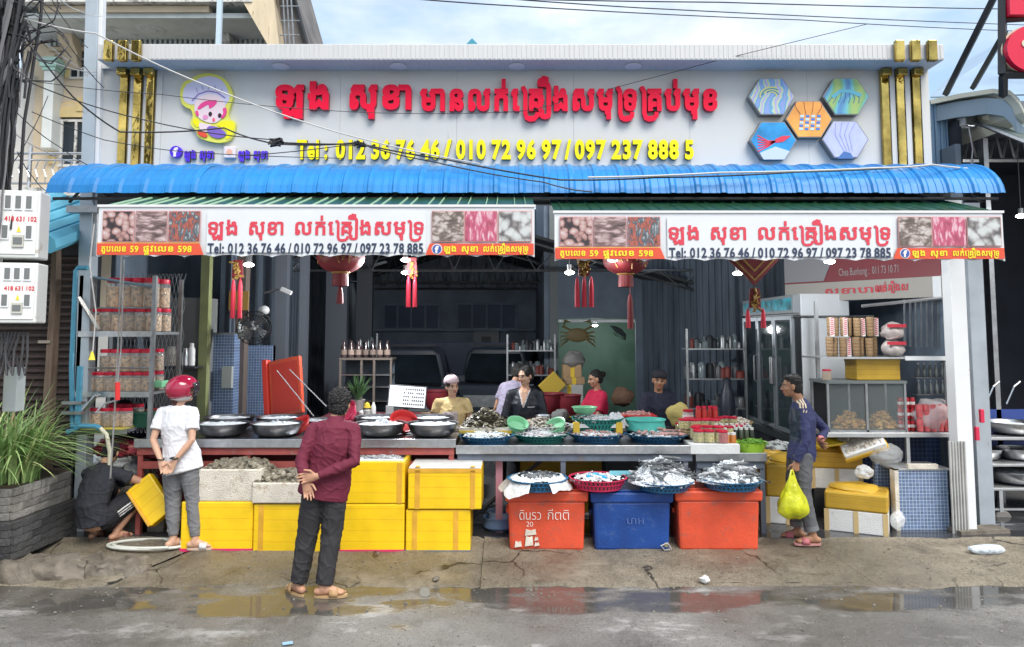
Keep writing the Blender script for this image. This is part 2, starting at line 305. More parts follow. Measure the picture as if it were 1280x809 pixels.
def glyph(ch,off):
 """outline loops of one glyph, fattened by off, filled by non-zero winding"""
 k=(ch,off)
 if k in FONTC:return FONTC[k]
 c=bpy.data.curves.new('t','FONT');c.body=ch;c.resolution_u=3;c.fill_mode='NONE';o=bpy.data.objects.new('t',c);COL.objects.link(o)
 dg=bpy.context.evaluated_depsgraph_get();dg.update();me=bpy.data.meshes.new_from_object(o.evaluated_get(dg))
 co=[(v.co.x,v.co.y)for v in me.vertices];nb={}
 for e in me.edges:nb.setdefault(e.vertices[0],[]).append(e.vertices[1]);nb.setdefault(e.vertices[1],[]).append(e.vertices[0])
 bpy.data.objects.remove(o);bpy.data.curves.remove(c);bpy.data.meshes.remove(me)
 seen=set();loops=[]
 for st in range(len(co)):
  if st in seen or st not in nb:continue
  lp=[st];seen.add(st);cur=st+1 if st+1 in nb[st]else nb[st][0]
  while cur not in seen:
   lp.append(cur);seen.add(cur);nx_=[q for q in nb[cur]if q not in seen]
   if not nx_:break
   cur=nx_[0]
  q=[Vector(co[i])for i in lp];q=[p for i,p in enumerate(q)if(p-q[i-1]).length>1e-4]
  if len(q)>2:loops.append(q)
 tot=sum(sum(l[i-1].x*l[i].y-l[i].x*l[i-1].y for i in range(len(l)))for l in loops);sg=1 if tot>0 else-1
 if off:
  new=[]
  for l in loops:
   n=len(l);r=[]
   for i in range(n):
    d0=(l[i]-l[i-1]).normalized();d1=(l[(i+1)%n]-l[i]).normalized();t=d0+d1
    if t.length<.2:t=d1 .copy()
    t.normalize();nn=Vector((t.y,-t.x))*sg;r.append(l[i]+nn*off/max(.6,abs(t.dot(d1))))
   new.append(r)
  loops=new
 vs=[];es=[]
 for l in loops:
  o0=len(vs);vs+=l;es+=[(o0+i,o0+(i+1)%len(l))for i in range(len(l))]
 if not vs:FONTC[k]=([],[]);return FONTC[k]
 from mathutils.geometry import delaunay_2d_cdt
 ov,oe,of_,_,_,_=delaunay_2d_cdt(vs,es,[],0,1e-5)
 def wind(p):
  w_=0
  for l in loops:
   for i in range(len(l)):
    a,b=l[i-1],l[i]
    if(a.y<=p.y)!=(b.y<=p.y):
     x=a.x+(p.y-a.y)/(b.y-a.y)*(b.x-a.x)
     if x>p.x:w_+=1 if b.y>a.y else-1
  return w_
 fs=[tuple(f)for f in of_ if wind((ov[f[0]]+ov[f[1]]+ov[f[2]])/3)*sg>0]
 FONTC[k]=([tuple(v)for v in ov],fs);return FONTC[k]
ADV={}
def adv(s):
 if s not in ADV:
  def mx_(q):
   vs,_=glyph(q,0.0);return max(v[0]for v in vs)
  ADV[s]=mx_(s+'|')-mx_('|')
 return ADV[s]
def islands(vs,fs):
 par=list(range(len(vs)))
 def fd(a):
  while par[a]!=a:par[a]=par[par[a]];a=par[a]
  return a
 for f in fs:
  for a in f[1:]:par[fd(a)]=fd(f[0])
 d={}
 for i in range(len(vs)):d.setdefault(fd(i),[]).append(i)
 return d.values()
def oe_tail(off):
 vs,fs=glyph('\u17bf',off);keep=set()
 mxx=max(v[0]for v in vs)
 for isl in islands(vs,fs):
  w_=max(vs[i][0]for i in isl)-min(vs[i][0]for i in isl);h_=max(vs[i][1]for i in isl)-min(vs[i][1]for i in isl)
  if max(vs[i][0]for i in isl)>mxx*.62 and(h_>.3 or min(vs[i][1]for i in isl)>.75):keep|=set(isl)
 idx={o:n for n,o in enumerate(sorted(keep))}
 v2=[vs[i]for i in sorted(keep)];f2=[tuple(idx[i]for i in f)for f in fs if all(i in keep for i in f)]
 r=max(v[0]for v in v2);return[(x-r,y)for x,y in v2],f2
def stroke(pts,t):
 vs=[];n=len(pts)
 for i in range(n):
  a=Vector(pts[max(i-1,0)]);b=Vector(pts[min(i+1,n-1)]);d=(b-a).normalized();q=Vector((-d.y,d.x))*t/2
  p=Vector(pts[i]);vs+=[tuple(p+q),tuple(p-q)]
 return vs,[(2*i,2*i+1,2*i+3,2*i+2)for i in range(n-1)]
def layout(s,off):
 out=[];x=0;t=.075+2*off;i=0
 while i<len(s):
  ch=s[i]
  if ch=='\x01':
   out.append((stroke([(x+.03,.60),(x+.12,.64),(x+.17,.56),(x+.17,-.12),(x+.22,-.24),(x+.34,-.28),(x+.52,-.26),(x+.62,-.17),(x+.63,-.07)],t)));x+=.25
  elif ch=='\x02':
   vs,fs=oe_tail(off);w_=max(v[0]for v in vs)-min(v[0]for v in vs);x+=.20
   out.append(([(a+x,b)for a,b in vs],fs));x+=.05
  elif ch=='\x03':
   i+=1;vs,fs=glyph(s[i],off);a0=adv(s[i])*.55
   out.append(([(x-a0-.06+a*.55,b*.5-.42)for a,b in vs],fs))
  elif ch==' ':x+=.26
  else:
   vs,fs=glyph(ch,off)
   mark=ch in '\u17bb\u17bc\u17cb\u17b8\u17b7'
   if vs:out.append(([(a+x,b)for a,b in vs],fs))
   if not mark:x+=adv(ch)+2*off*.8
  i+=1
 return out,x
def text_mb(s,x0,x1,zb,size,Y,depth=.002,off=0,face=0,jit=.0004,side=None,bulge=0,slant=0,mb=None,sep=False):
 """lettering standing in the XZ plane, front at Y, baseline zb, fitted between x0 and x1"""
 gl,W=layout(s,off);mb=mb or MB();k=(x1-x0)/max(W,.01);out=[]
 for n_,(vs,fs)in enumerate(gl):
  y=Y-jit*(n_%3);m=len(vs)
  if sep:mb=MB();out.append(mb)
  pv=[(x0+(a+slant*b)*k,y,zb+b*size)for a,b in vs]
  if fs and depth>.003:
   cnt={}
   ff=[]
   for f in fs:
    area=sum(vs[f[i]][0]*vs[f[(i+1)%len(f)]][1]-vs[f[(i+1)%len(f)]][0]*vs[f[i]][1]for i in range(len(f)))
    f=f if area>0 else f[::-1];ff.append(f)
    for i in range(len(f)):cnt.setdefault(frozenset((f[i],f[(i+1)%len(f)])),[]).append((f[i],f[(i+1)%len(f)]))
   mb.cur=face;mb.add(pv,ff)
   mb.cur=side if side is not None else face
   mb.add(pv+[(a,b+depth,c)for a,b,c in pv],[(e[0][1],e[0][0],e[0][0]+m,e[0][1]+m)for e in cnt.values()if len(e)==1])
  else:mb.cur=face;mb.add(pv,fs)
 return out if sep else mb
def letters(parent,mats,specs,Y=0,depth=.001,off=0,side=None):
 """each glyph one child mesh named letter; specs = [(text, x0, x1, baseline, size)]"""
 for(s_,a,b,zb,size)in specs:
  whole=text_mb(s_,a,b,zb,size,Y,depth,off,0,.0006,side,sep=True)
  for g in whole:g.build('letter',mats,parent)
def ground_mat(name,base,base2,wet_c,bands,rough=.75,bs=60,cracks=0,patch=None,wet_sc=.8,wet_lo=.5):
 """concrete or asphalt, wet (darker and glossy) where a soft band along the street and noise say so"""
 m=bpy.data.materials.new(name);m.use_nodes=True;t=m.node_tree;b=t.nodes['Principled BSDF'];N=t.nodes.new;K=t.links.new
 g=N('ShaderNodeTexCoord');pos=g.outputs['Object']
 def noise_(sc,det=6,ro=.6,st=None):
  n=N('ShaderNodeTexNoise');n.inputs['Scale'].default_value=sc;n.inputs['Detail'].default_value=det;n.inputs['Roughness'].default_value=ro
  if st:q=N('ShaderNodeMapping');q.inputs['Scale'].default_value=st;K(pos,q.inputs[0]);K(q.outputs[0],n.inputs[0])
  else:K(pos,n.inputs[0])
  return n.outputs[0]
 def rng(i,a,b_,c=0,d=1,sm=False):
  r=N('ShaderNodeMapRange');r.inputs[1].default_value=a;r.inputs[2].default_value=b_;r.inputs[3].default_value=c;r.inputs[4].default_value=d
  if sm:r.interpolation_type='SMOOTHSTEP'
  K(i,r.inputs[0]);return r.outputs[0]
 def mix(f,a,c,mode='MIX'):
  x=N('ShaderNodeMix');x.data_type='RGBA';x.blend_type=mode
  if isinstance(f,float):x.inputs[0].default_value=f
  else:K(f,x.inputs[0])
  for k_,vv in((6,a),(7,c)):
   if isinstance(vv,tuple):x.inputs[k_].default_value=vv+(1,)
   else:K(vv,x.inputs[k_])
  return x.outputs[2]
 def math_(op,a,c):
  x=N('ShaderNodeMath');x.operation=op;x.use_clamp=False
  for k_,vv in((0,a),(1,c)):
   if isinstance(vv,(float,int)):x.inputs[k_].default_value=vv
   else:K(vv,x.inputs[k_])
  return x.outputs[0]
 c=mix(rng(noise_(.9,8,.65),.35,.65),base,base2)
 c=mix(rng(noise_(90,2),.35,.7),c,tuple(min(1,x*1.5)for x in base2));
 c=mix(rng(noise_(34,5,.8),.52,.7),c,tuple(x*.5 for x in base))
 if patch:c=mix(rng(noise_(1.1,9,.7,(1,1.8,1)),.55,.62),c,patch)
 if cracks:
  vo=N('ShaderNodeTexVoronoi');vo.feature='DISTANCE_TO_EDGE';vo.inputs['Scale'].default_value=1.1
  wn=N('ShaderNodeTexNoise');wn.inputs['Scale'].default_value=3;wn.inputs['Detail'].default_value=6;K(pos,wn.inputs[0])
  wm=N('ShaderNodeMixRGB');wm.inputs[0].default_value=.25;K(pos,wm.inputs[1]);K(wn.outputs[1],wm.inputs[2]);K(wm.outputs[0],vo.inputs[0])
  ck=math_('MULTIPLY',rng(vo.outputs[0],.004,.012,1,0),rng(noise_(1.3,3),.48,.56));c=mix(ck,c,tuple(x*.35 for x in wet_c))
 sep=N('ShaderNodeSeparateXYZ');K(pos,sep.inputs[0]);yv=sep.outputs[1]
 wet=None
 for(yc,hw,soft,thr)in bands:
  d=math_('ABSOLUTE',math_('SUBTRACT',yv,yc),0);bnd=rng(d,hw,hw+soft,1,0,True)
  wv=math_('ADD',bnd,math_('MULTIPLY',math_('SUBTRACT',noise_(wet_sc,6,.55,(1,2.0,1)),.5),2.6))
  wv=rng(wv,thr,thr+.3,0,1,True)
  wet=wv if wet is None else math_('MAXIMUM',wet,wv)
 damp=rng(noise_(.55,6),.38,.6)
 c=mix(math_('MULTIPLY',damp,.8),c,mix(.65,c,wet_c));stn=rng(noise_(2.6,8,.75),.50,.66);c=mix(math_('MULTIPLY',stn,.55),c,wet_c)
 c=mix(math_('MULTIPLY',wet,.8),c,wet_c)
 K(c,b.inputs['Base Color'])
 rr=mix(damp,(rough,)*3,(rough*.36,)*3);rr=mix(wet,rr,(.06,)*3)
 K(rr,b.inputs['Roughness'])
 u=N('ShaderNodeBump');u.inputs['Distance'].default_value=.012;st=mix(wet,(.7,)*3,(.0,)*3);K(st,u.inputs['Strength'])
 hh=math_('ADD',noise_(bs,5,.7),math_('MULTIPLY',noise_(7,4),1.2));K(hh,u.inputs['Height']);K(u.outputs[0],b.inputs['Normal'])
 return m
asphalt=ground_mat('wet_asphalt',(.115,.112,.105),(.20,.192,.18),(.055,.052,.046),[(6.47,.22,.5,.72),(5.7,.35,.5,1.25)],patch=(.42,.41,.40),bs=75)
apron_m=ground_mat('apron_concrete',(.115,.095,.065),(.215,.188,.145),(.045,.038,.027),[(6.85,.06,.3,1.15),(7.55,.1,.3,1.25)],patch=(.30,.26,.20),bs=38,cracks=1)
floor_m=ground_mat('wet_shop_floor',(.075,.078,.082),(.10,.10,.10),(.035,.036,.04),[(8.0,.5,.6,.7)],rough=.45)
soil_m=M('far_ground',(.2,.19,.17),.9,ns=.5,na=.2)
m_=MB();m_.box(-300,300,-300,400,-1.0,-.03);o=m_.build('ground',soil_m);o['kind']='structure'
m_=MB()
nx,ny=120,40;X0,X1_,Y0_,Y1_=-14,14,-2.0,6.80
for j in range(ny+1):
 for i in range(nx+1):
  x=X0+(X1_-X0)*i/nx;y=Y0_+(Y1_-Y0_)*j/ny;m_.v.append((x,y,.008*noise.noise((x*.7,y*.9,0))))
m_.f=[(j*(nx+1)+i,j*(nx+1)+i+1,(j+1)*(nx+1)+i+1,(j+1)*(nx+1)+i)for j in range(ny)for i in range(nx)];m_.mi=[0]*len(m_.f)
o=m_.build('road',asphalt,smooth=True);o['kind']='structure'
m_=MB();m_.box(-60,60,-9,-2.0,-.02,-.001);o=m_.build('far_road',asphalt);o['kind']='structure'
def apron_slab(xa,xb,cut0=0,cut1=0,seed=0):
 nx,ny=max(4,int((xb-xa)/.06)),26;mb=MB()
 for j in range(ny+1):
  v=j/ny;y0=6.66;y=y0+(7.665-y0)*v
  for i in range(nx+1):
   u=i/nx;a=xa+cut0*(1-v);b=xb+cut1*(1-v);x=a+(b-a)*u
   yy=y+(.10*noise.noise((x*1.3,0,3))+.06*noise.noise((x*4.5,0,5))+.02*noise.noise((x*17,0,5)))*(1-v)
   z=zf(max(yy,6.72))-.03*(1-v)**3+.014*noise.noise((x*2,yy*2,1))+.009*noise.noise((x*9,yy*9,2))
   if j==0:z=-.02
   if j==1:z-=.012
   if i in(0,nx)and seed<2:z-=.02
   mb.v.append((x,yy,z))
 mb.f=[(j*(nx+1)+i,j*(nx+1)+i+1,(j+1)*(nx+1)+i+1,(j+1)*(nx+1)+i)for j in range(ny)for i in range(nx)];mb.mi=[0]*len(mb.f)
 return mb
m_=MB();m_.box(-7.8,7.8,6.79,7.6,-.03,.012);ap=m_.build('pavement',M('joint_dark',(.03,.027,.022),.9,ns=9,na=.3));ap['kind']='structure'
for k_,(xa,xb,c0,c1)in enumerate([(-7.5,-2.985,0,-.62),(-2.945,-.275,-.62,.0),(-.272,2.9,0,.3),(2.903,7.5,.3,0)]):
 apron_slab(xa,xb,c0,c1,k_).build('concrete_slab',apron_m,ap,smooth=True,auto=60)
m_=MB();m_.box(-7.5,7.5,7.66,20,.02,.165);o=m_.build('shop_floor',floor_m);o['kind']='structure'
def rock(mb,c,r,seed,n=9,m=6,g=1):
 vs0=len(mb.v);mb.sph(c,r,n,m)
 for i in range(vs0,len(mb.v)):
  v=Vector(mb.v[i]);d=v-Vector(c);k=1+.35*noise.noise(d*3.2*g/max(r)*.5+Vector((seed*7.3,0,0)))+.12*g*noise.noise(d*9/max(r)*.3+Vector((seed,2,0)))
  mb.v[i]=tuple(Vector(c)+d*k)
def chunk(sx,sy,sz,seed,nx=16,ny=8,nz=5):
 mb=MB();ids={}
 def vid(i,j,k):
  if(i,j,k)not in ids:
   p=Vector(((i/nx-.5)*sx,(j/ny-.5)*sy,(k/nz)*sz));q=p*5+Vector((seed*5,0,0));t=1-.22*(k/nz)
   ids[(i,j,k)]=len(mb.v);mb.v.append((p.x*t+.06*noise.noise(q)+.02*noise.noise(q*4),p.y*t+.06*noise.noise(q+Vector((9,0,0)))+.02*noise.noise(q*4.3),p.z+(.05*noise.noise(q+Vector((0,9,0)))+.025*noise.noise(q*3.7))*(k/nz)))
  return ids[(i,j,k)]
 for i in range(nx):
  for j in range(ny):mb.f.append((vid(i,j,nz),vid(i+1,j,nz),vid(i+1,j+1,nz),vid(i,j+1,nz)))
  for k in range(nz):mb.f.append((vid(i,0,k),vid(i+1,0,k),vid(i+1,0,k+1),vid(i,0,k+1)))
 for j in range(ny):
  for k in range(nz):mb.f.append((vid(nx,j,k),vid(nx,j+1,k),vid(nx,j+1,k+1),vid(nx,j,k+1)));mb.f.append((vid(0,j+1,k),vid(0,j,k),vid(0,j,k+1),vid(0,j+1,k+1)))
 mb.mi=[0]*len(mb.f);return mb
for k_,(px,rx,rz)in enumerate([(14,.66,.17),(76,.52,.15),(122,.34,.12),(158,.3,.09)]):
 x,_=P(px,700,6.9);mb=chunk(rx,.42,rz,k_)
 o=mb.build('kerb_stone',rock_m,loc=(x,6.97+.05*k_,.0),smooth=True,auto=28)
 tag(o,['grey broken kerb stone at the far left below the stone planter','broken kerb stone under the corner of the stone planter','low rough stone just right of the planter corner','small flat stone right of the planter on the concrete slope'][k_],'kerb stone','broken stones along the left kerb')
m_=MB()
for i in range(1100):
 y=5.0+1.75*rnd.random()**.8 if rnd.random()<.75 else rnd.uniform(6.8,7.6);x=rnd.uniform(-4.6,4.9);r=rnd.choice([.004,.005,.006,.009,.013])*rnd.uniform(.6,1.1)
 m_.sph((x,y,zf(max(y,6.72))*(y>6.75)+r*.4),(r,r*.8,r*.6),5,3)
tag(m_.build('pebbles',M('grit',(.20,.185,.16),.9,ns=3,na=.5)),'pale grit and small pebbles scattered over the wet road and apron','pebbles',kind='stuff')
def litter(name,px,py,Y,r,lab,cat,m,z=0):
 x,_=P(px,py,Y);mb=MB();rock(mb,(0,0,0),r,px,12,8);tag(mb.build(name,m,loc=(x,Y,z+r[2]*.7),smooth=True),lab,cat)
litter('plastic_bag',1232,672,7.35,(.17,.06,.05),'crumpled clear plastic bag lying by the gutter at the foot of the right pillar','bag',M('pale_film',(.55,.62,.68),.3,ns=20,na=.3,bs=25,ba=.5),zf(7.35))
litter('foam_scrap',881,730,6.76,(.045,.03,.03),'white scrap of foam on the kerb below the right red cooler','scrap',foam,.03)
litter('stone',545,726,6.8,(.03,.03,.02),'small grey stone on the kerb line below the yellow boxes','stone',rock_m,.03)
litter('ice_scrap',827,698,7.25,(.04,.03,.012),'flat scrap of melting ice below the blue cooler','scrap',ice,zf(7.0))
mb=MB();mb.lathe([(.0,0),(.042,.001),(.045,.01),(.042,.011)],n=16);x,_=P(531,745,6.5)
c_=mb.build('cup_cover',M('film_dull',(.25,.25,.23),.3,alpha=.4),loc=(x,6.5,.025));c_.rotation_euler=(R(38),0,R(10));tag(c_,'round clear plastic cup lid lying tilted in the puddle by the kerb','lid')
mb=MB();mb.box(-.035,.035,-.02,.02,0,.006);x,_=P(355,773,5.4);tag(mb.build('wrapper',M('wrapper_blue',(.3,.5,.7),.4),loc=(x,5.5,.012),rz=.4),'tiny pale blue wrapper on the asphalt below the man in maroon','litter')
FY=8.0
shop=thing('shop_building','single storey seafood shop with white sign fascia, gold strips and dark deep interior','building',(0,FY,0))
def lx(px,py=150,Y=FY):return P(px,py,Y)[0]
def lz(py,Y=FY):return P(640,py,Y)[1]
ZT,ZB=lz(88),3.72
xa,xb=lx(124),lx(1163)
edges=[xa]+[lx(p)for p in(279,425,571,717,862,1010)]+[xb]
back=MB().box(xa,xb,.06,.2,ZB,ZT+.2).build('fascia_wall',dark_metal,shop)
for i in range(len(edges)-1):
 MB().box(edges[i]+.001,edges[i+1]-.001,0,.055,ZB,ZT).build('fascia_panel',panel_white,shop)
 MB().box(edges[i]+.001,edges[i+1]-.001,-.05,.055,ZT+.004,ZT+.13).build('lintel_panel',panel_white,shop)
zc0,zc1=P(640,75,FY-.33)[1],P(640,55,FY-.33)[1]
xa2,xb2=P(122,65,FY-.33)[0],P(1180,65,FY-.33)[0]
MB().box(xa2,xb2,-.33,.3,zc0,zc1).build('cornice',cladding,shop,bevel=.006)
mb=MB()
n_=int((xb2-xa2)/.05)
for i in range(n_):
 x=xa2+(i+.5)*(xb2-xa2)/n_;mb.box(x-.017,x+.017,-.334,-.3305,zc0+.012,zc1-.012)
mb.build('cornice_ribs',cladding,shop)['kind']='stuff'
def gold_strip(px,pt,rail_side):
 x=lx(px);w_=.042
 MB().box(x-w_,x+w_,-.055,-.001,ZB,ZT-.002).build('gold_strip',gold,shop,bevel=.008)
 mb=MB();mb.box(x-w_*1.25,x+w_*1.25,-.12,-.052,ZT-.09,zc0-.004);mb.build('gold_bracket',gold,shop,bevel=.01)
 x2=x;MB().box(x2-w_*1.15,x2+w_*1.15,-.40,-.34,zc0-.03,zc1+.02).build('gold_cap',gold,shop,bevel=.012)
 MB().box(x+w_+.02,x+w_+.075,-.03,-.001,ZB,ZT-.002).build('white_fin',panel_white,shop)
for px in(156,173,189):gold_strip(px,0,1)
for px in(1105,1124,1144):gold_strip(px,0,1)
for i,px in enumerate((350,497,646,792)):
 x=P(px,76,FY-.2)[0];t=MB();t.lathe([(.075,0),(.09,-.006),(.09,-.014),(.07,-.014)],(0,0,0),16)
 th=thing('downlight',['round soffit downlight that is lit, above the first red sign letters','unlit soffit downlight above the gap after the first sign words','unlit soffit downlight above the middle of the red sign','unlit soffit downlight above the end of the red sign'][i],'downlight',(x,FY-.17,zc0),0,'downlights under the cornice')
 t.build('ring',white_paint,th)
 MB().lathe([(.0,-.012),(.068,-.013)],(0,0,0),16).build('diffuser',M('down_glow',(.9,1,.95),emis=18)if i==0 else M('diffuser_off',(.6,.62,.62),.4),th)
def sign_word(s,px0,px1,pyb,pyx,mats,off,Y=FY-.07,depth=.06,lab='',name='sign_lettering',sizef=1.0):
 x0,x1=lx(px0),lx(px1);zb=P(640,pyb,Y)[1];size=(P(640,pyx,Y)[1]-zb)/.60*sizef
 t=thing(name,lab,'sign',(x0,Y,zb));letters(t,mats,[(s,0,x1-x0,0,size)],0,depth,off,1);return t
KH1,KH2,KH3='\u17a1\u17bb\u1784 ','\u179f\u17bb\u1781\u17b6','\u1798\u17b6\u1793\u179b\u1780\u17cb\u17c1\x01\u1782\x02\u1784\u179f\u1798\u17bb\x01\u1791\x01\u1782\u1794\u17cb\u1798\u17bb\u1781'
rm=[red_gloss,red_side]
sign_word('\u17a1\u17bb\u1784',344,418,135,107,rm,.045,lab='raised red Khmer word at the left end of the shop name, largest letters',sizef=1.0)
sign_word(KH2,436,520,135,107,rm,.045,lab='raised red Khmer word second in the shop name, beside the long line')
sign_word(KH3,526,899,137,112,rm,.045,lab='long raised red Khmer line after the two larger words of the shop name')
ym=[yellow_let,olive_side]
phone_parts=[('Tel :',374,413),('012 36 76 46',422,552),('/',556,566),('010 72 96 97',571,702),('/',706,714),('097 237 888 5',718,867)]
zb=P(640,198,FY-.05)[1];size=(P(640,178,FY-.05)[1]-zb)/.63
letters(thing('sign_lettering','raised yellow telephone numbers on the white fascia under the red Khmer name','sign',(0,FY-.055,0)),ym,[(s_,lx(a_),lx(b_),zb,size)for s_,a_,b_ in phone_parts],0,.045,.045,1)
vm=[violet_let,olive_side]
zb=P(640,198,FY-.03)[1];size=(P(640,189,FY-.03)[1]-zb)/.62;KH0='\u17a1\u17bb\u1784'
for q,lab in((0,'small violet raised Khmer words beside the round f emblem'),(67,'small violet raised Khmer words right of the square white emblem')):letters(thing('sign_lettering',lab,'sign',(0,FY-.035,0)),vm,[(KH0,lx(233+q),lx(249+q),zb,size),(KH2,lx(252+q),lx(271+q),zb,size)],0,.03,.05,1)
def circle(cx,cz,r,n=24,r2=None):return[(cx+r*math.cos(-2*math.pi*i/n),cz+(r2 or r)*math.sin(-2*math.pi*i/n))for i in range(n)][::-1]
x,z=P(222,191,FY);r_=7.5/F*FY
em=thing('round_emblem','round violet f emblem at the left end of the small violet line','emblem',(x,FY-.05,z))
MB().prism(circle(0,0,r_),0,.049).build('disc',violet_let,em)
text_mb('f',-r_*.38,r_*.38,-r_*.75,r_*2.0,-.003,.002,.05).build('letter',label_w,em)
x,z=P(289,191.5,FY);em=thing('square_emblem','small white square emblem with orange and pink centre between violet words','emblem',(x,FY-.05,z))
MB().box(-r_,r_,0,.049,-r_,r_).build('plate',M('plate_white',(.72,.66,.70),.35),em,bevel=.01)
MB().prism(circle(0,0,r_*.5),-.004,-.001).build('spot',M('spot_orange',(.75,.42,.3),.4),em)
cx_,cz_=P(263,137,FY);k_=FY/F*1.0
ch=thing('chef_emblem','cut-out cartoon chef girl emblem in white hat with yellow outline, left on the fascia','sign',(cx_,FY-.05,cz_))
def Q(pts):return[((px-263)*k_,(137-py)*k_)for px,py in pts]
def smooth_poly(pts,it=2):
 for _ in range(it):
  q=[]
  for i in range(len(pts)):
   a,b=pts[i],pts[(i+1)%len(pts)];q+=[(a[0]*.75+b[0]*.25,a[1]*.75+b[1]*.25),(a[0]*.25+b[0]*.75,a[1]*.25+b[1]*.75)]
  pts=q
 return pts
def layer(pts,y,m,name,it=2,parent=None,th=.0035):
 pts=smooth_poly(pts,it);pts=Q(pts)
 a=sum(pts[i][0]*pts[(i+1)%len(pts)][1]-pts[(i+1)%len(pts)][0]*pts[i][1]for i in range(len(pts)))
 if a<0:pts=pts[::-1]
 return MB().prism(pts,y,y+th).build(name,m,parent or ch)
outl=[(227,128),(226,113),(230,103),(239,99),(249,93),(264,91),(279,96),(287,104),(291,112),(294,122),(291,133),(288,142),(289,151),(297,153),(298,163),(295,174),(290,179),(280,182),(270,181),(255,177),(249,172),(249,166),(242,161),(240,154),(244,148),(241,138),(233,136)]
layer(outl,0,M('emblem_yellow',(.72,.72,.12),.4),'backing',th=.045);
def shrink(pts,d,c=(262,137)):return[(c[0]+(x-c[0])*(1-d/max(8,math.hypot(x-c[0],y-c[1]))),c[1]+(y-c[1])*(1-d/max(8,math.hypot(x-c[0],y-c[1]))))for x,y in pts]
hat=M('hat_white',(.62,.62,.82),.5);facem=M('face_pale',(.78,.64,.70),.5);line=M('violet_line',(.22,.15,.45),.5)
layer([(230,127),(230,114),(235,105),(245,102),(252,97),(265,95),(277,99),(284,107),(288,117),(290,124),(286,132),(278,138),(262,120),(248,132),(240,133)],-.004,hat,'hat_top')
for q in[[(242,128),(250,119),(262,115),(274,117),(284,124)]]:
 v_,f_=stroke(Q(q),.012);MB().add([(a,-.0085,b)for a,b in v_],f_).build('hat_line',line,ch)
for a,b in(((249,117),(247,111)),((256,114),(254,108)),((263,113),(262,107)),((271,114),(271,108)),((278,117),(280,112))):
 v_,f_=stroke(Q([a,b]),.006);MB().add([(a_,-.0085,b_)for a_,b_ in v_],f_).build('hat_line',line,ch)
layer([(245,133),(248,126),(257,120),(267,119),(277,122),(284,130),(285,142),(281,150),(273,157),(262,156),(251,150),(246,143)],-.009,facem,'face')
layer([(249,137),(256,129),(266,127),(275,127),(272,134),(264,139),(264,132),(257,136),(251,140)],-.013,M('hair_pink',(.78,.06,.28),.4),'fringe',1)
layer([(247,141),(250,140),(252,148),(248,147)],-.013,M('hair_pink',(.78,.06,.28),.4),'side_hair',1)
layer([(281,138),(286,136),(287,144),(282,151),(279,149),(283,144)],-.013,M('hair_pink',(.78,.06,.28),.4),'side_hair',1)
eye_m=M('eye_dark',(.03,.01,.02),.3)
for e in((266,145),(278,147)):
 layer([(e[0]+2.4*math.cos(a),e[1]+3.2*math.sin(a))for a in[i*math.pi/4 for i in range(8)]],-.013,eye_m,'eye',1)
layer([(260+3.5*math.cos(i),149+3.2*math.sin(i))for i in[j*math.pi/4 for j in range(8)]],-.013,M('cheek',(.75,.28,.52),.5),'cheek',1)
layer([(269,150),(272,150),(272,155),(269,155)],-.013,M('tongue',(.8,.1,.2),.5),'mouth',1)
layer([(252,155),(262,158),(268,158),(266,167),(258,170),(252,163)],-.008,facem,'jacket')
layer([(263,160),(275,161),(286,168),(287,173),(278,177),(268,174),(262,167)],-.013,M('pan_violet',(.2,.12,.5),.4),'pan')
layer([(249,167),(256,166),(264,172),(262,176),(253,173)],-.012,M('plate_red',(.72,.08,.04),.4),'plate')
for yl in([(243,152),(250,150),(253,163),(246,160)],[(274,159),(280,154),(288,153),(297,156),(296,166),(293,175),(285,178),(289,168),(280,162)]):layer(yl,-.006,M('bow_yellow',(.85,.78,.01),.4),'bow')
def hex_sign(px,py,kind,lab):
 x,z=P(px,py,FY);r=29.5/F*FY
 t=thing('hexagon_picture',lab,'sign',(x,FY-.09,z),0,'hexagonal seafood pictures on the fascia')
 pts=[(r*math.cos(i*math.pi/3),r*.92*math.sin(i*math.pi/3))for i in range(6)];MB().prism(pts,0,.089).build('case',M('hex_case',(.22,.23,.24),.4,metal=.6),t)
 p2=[(a*.955,b*.955)for a,b in pts];MB().prism(p2,-.004,-.0005).build('print',kind,t);return t,r
hx1=print_mat('hex_fish',[(0,(.25,.35,.7)),(.4,(.10,.35,.55)),(.6,(.35,.62,.65)),(.8,(.65,.6,.25)),(1,(.35,.4,.75))],2.5,'wave',9)
hx2=print_mat('hex_prawn',[(0,(.08,.25,.5)),(.35,(.15,.5,.55)),(.6,(.2,.45,.2)),(1,(.35,.5,.15))],1.3,'wave',7)
hx3=M('hex_orange',(.85,.36,.08),.4,ns=4,na=.25);hx4=M('hex_deep_blue',(.02,.28,.62),.4,ns=4,na=.5);hx5=M('hex_lilac',(.46,.50,.80),.4,ns=8,na=.1,wear=.15,wcol=(.1,.2,.4),wsc=6)
def pst(t,polys,m,y=-.007,sc=1):
 for j,p in enumerate(polys):MB().prism(p,y,y+.002).build('print_shape',m[j%len(m)]if isinstance(m,list)else m,t)
def st_poly(pts,t):
 v,f=stroke(pts,t);return v,f
t,r=hex_sign(961,124,hx1,'hexagonal picture of blue and yellow fish, top left of the five')
for k_ in range(5):
 a0=.3*k_;q=[(r*(.55*math.cos(a0+i*.35))*(.4+.13*k_),r*(.5*math.sin(a0+i*.35))*(.4+.1*k_))for i in range(7)];v_,f_=stroke(q,.016);MB().add([(a,-.006-.0005*k_,b)for a,b in v_],f_).build('print_stroke',M('fish_teal',(.03,.25,.4),.4)if k_%2 else M('fish_gold',(.6,.6,.2),.4),t)
t,r=hex_sign(1053,124,hx2,'hexagonal picture of a blue prawn on green, top right of the five')
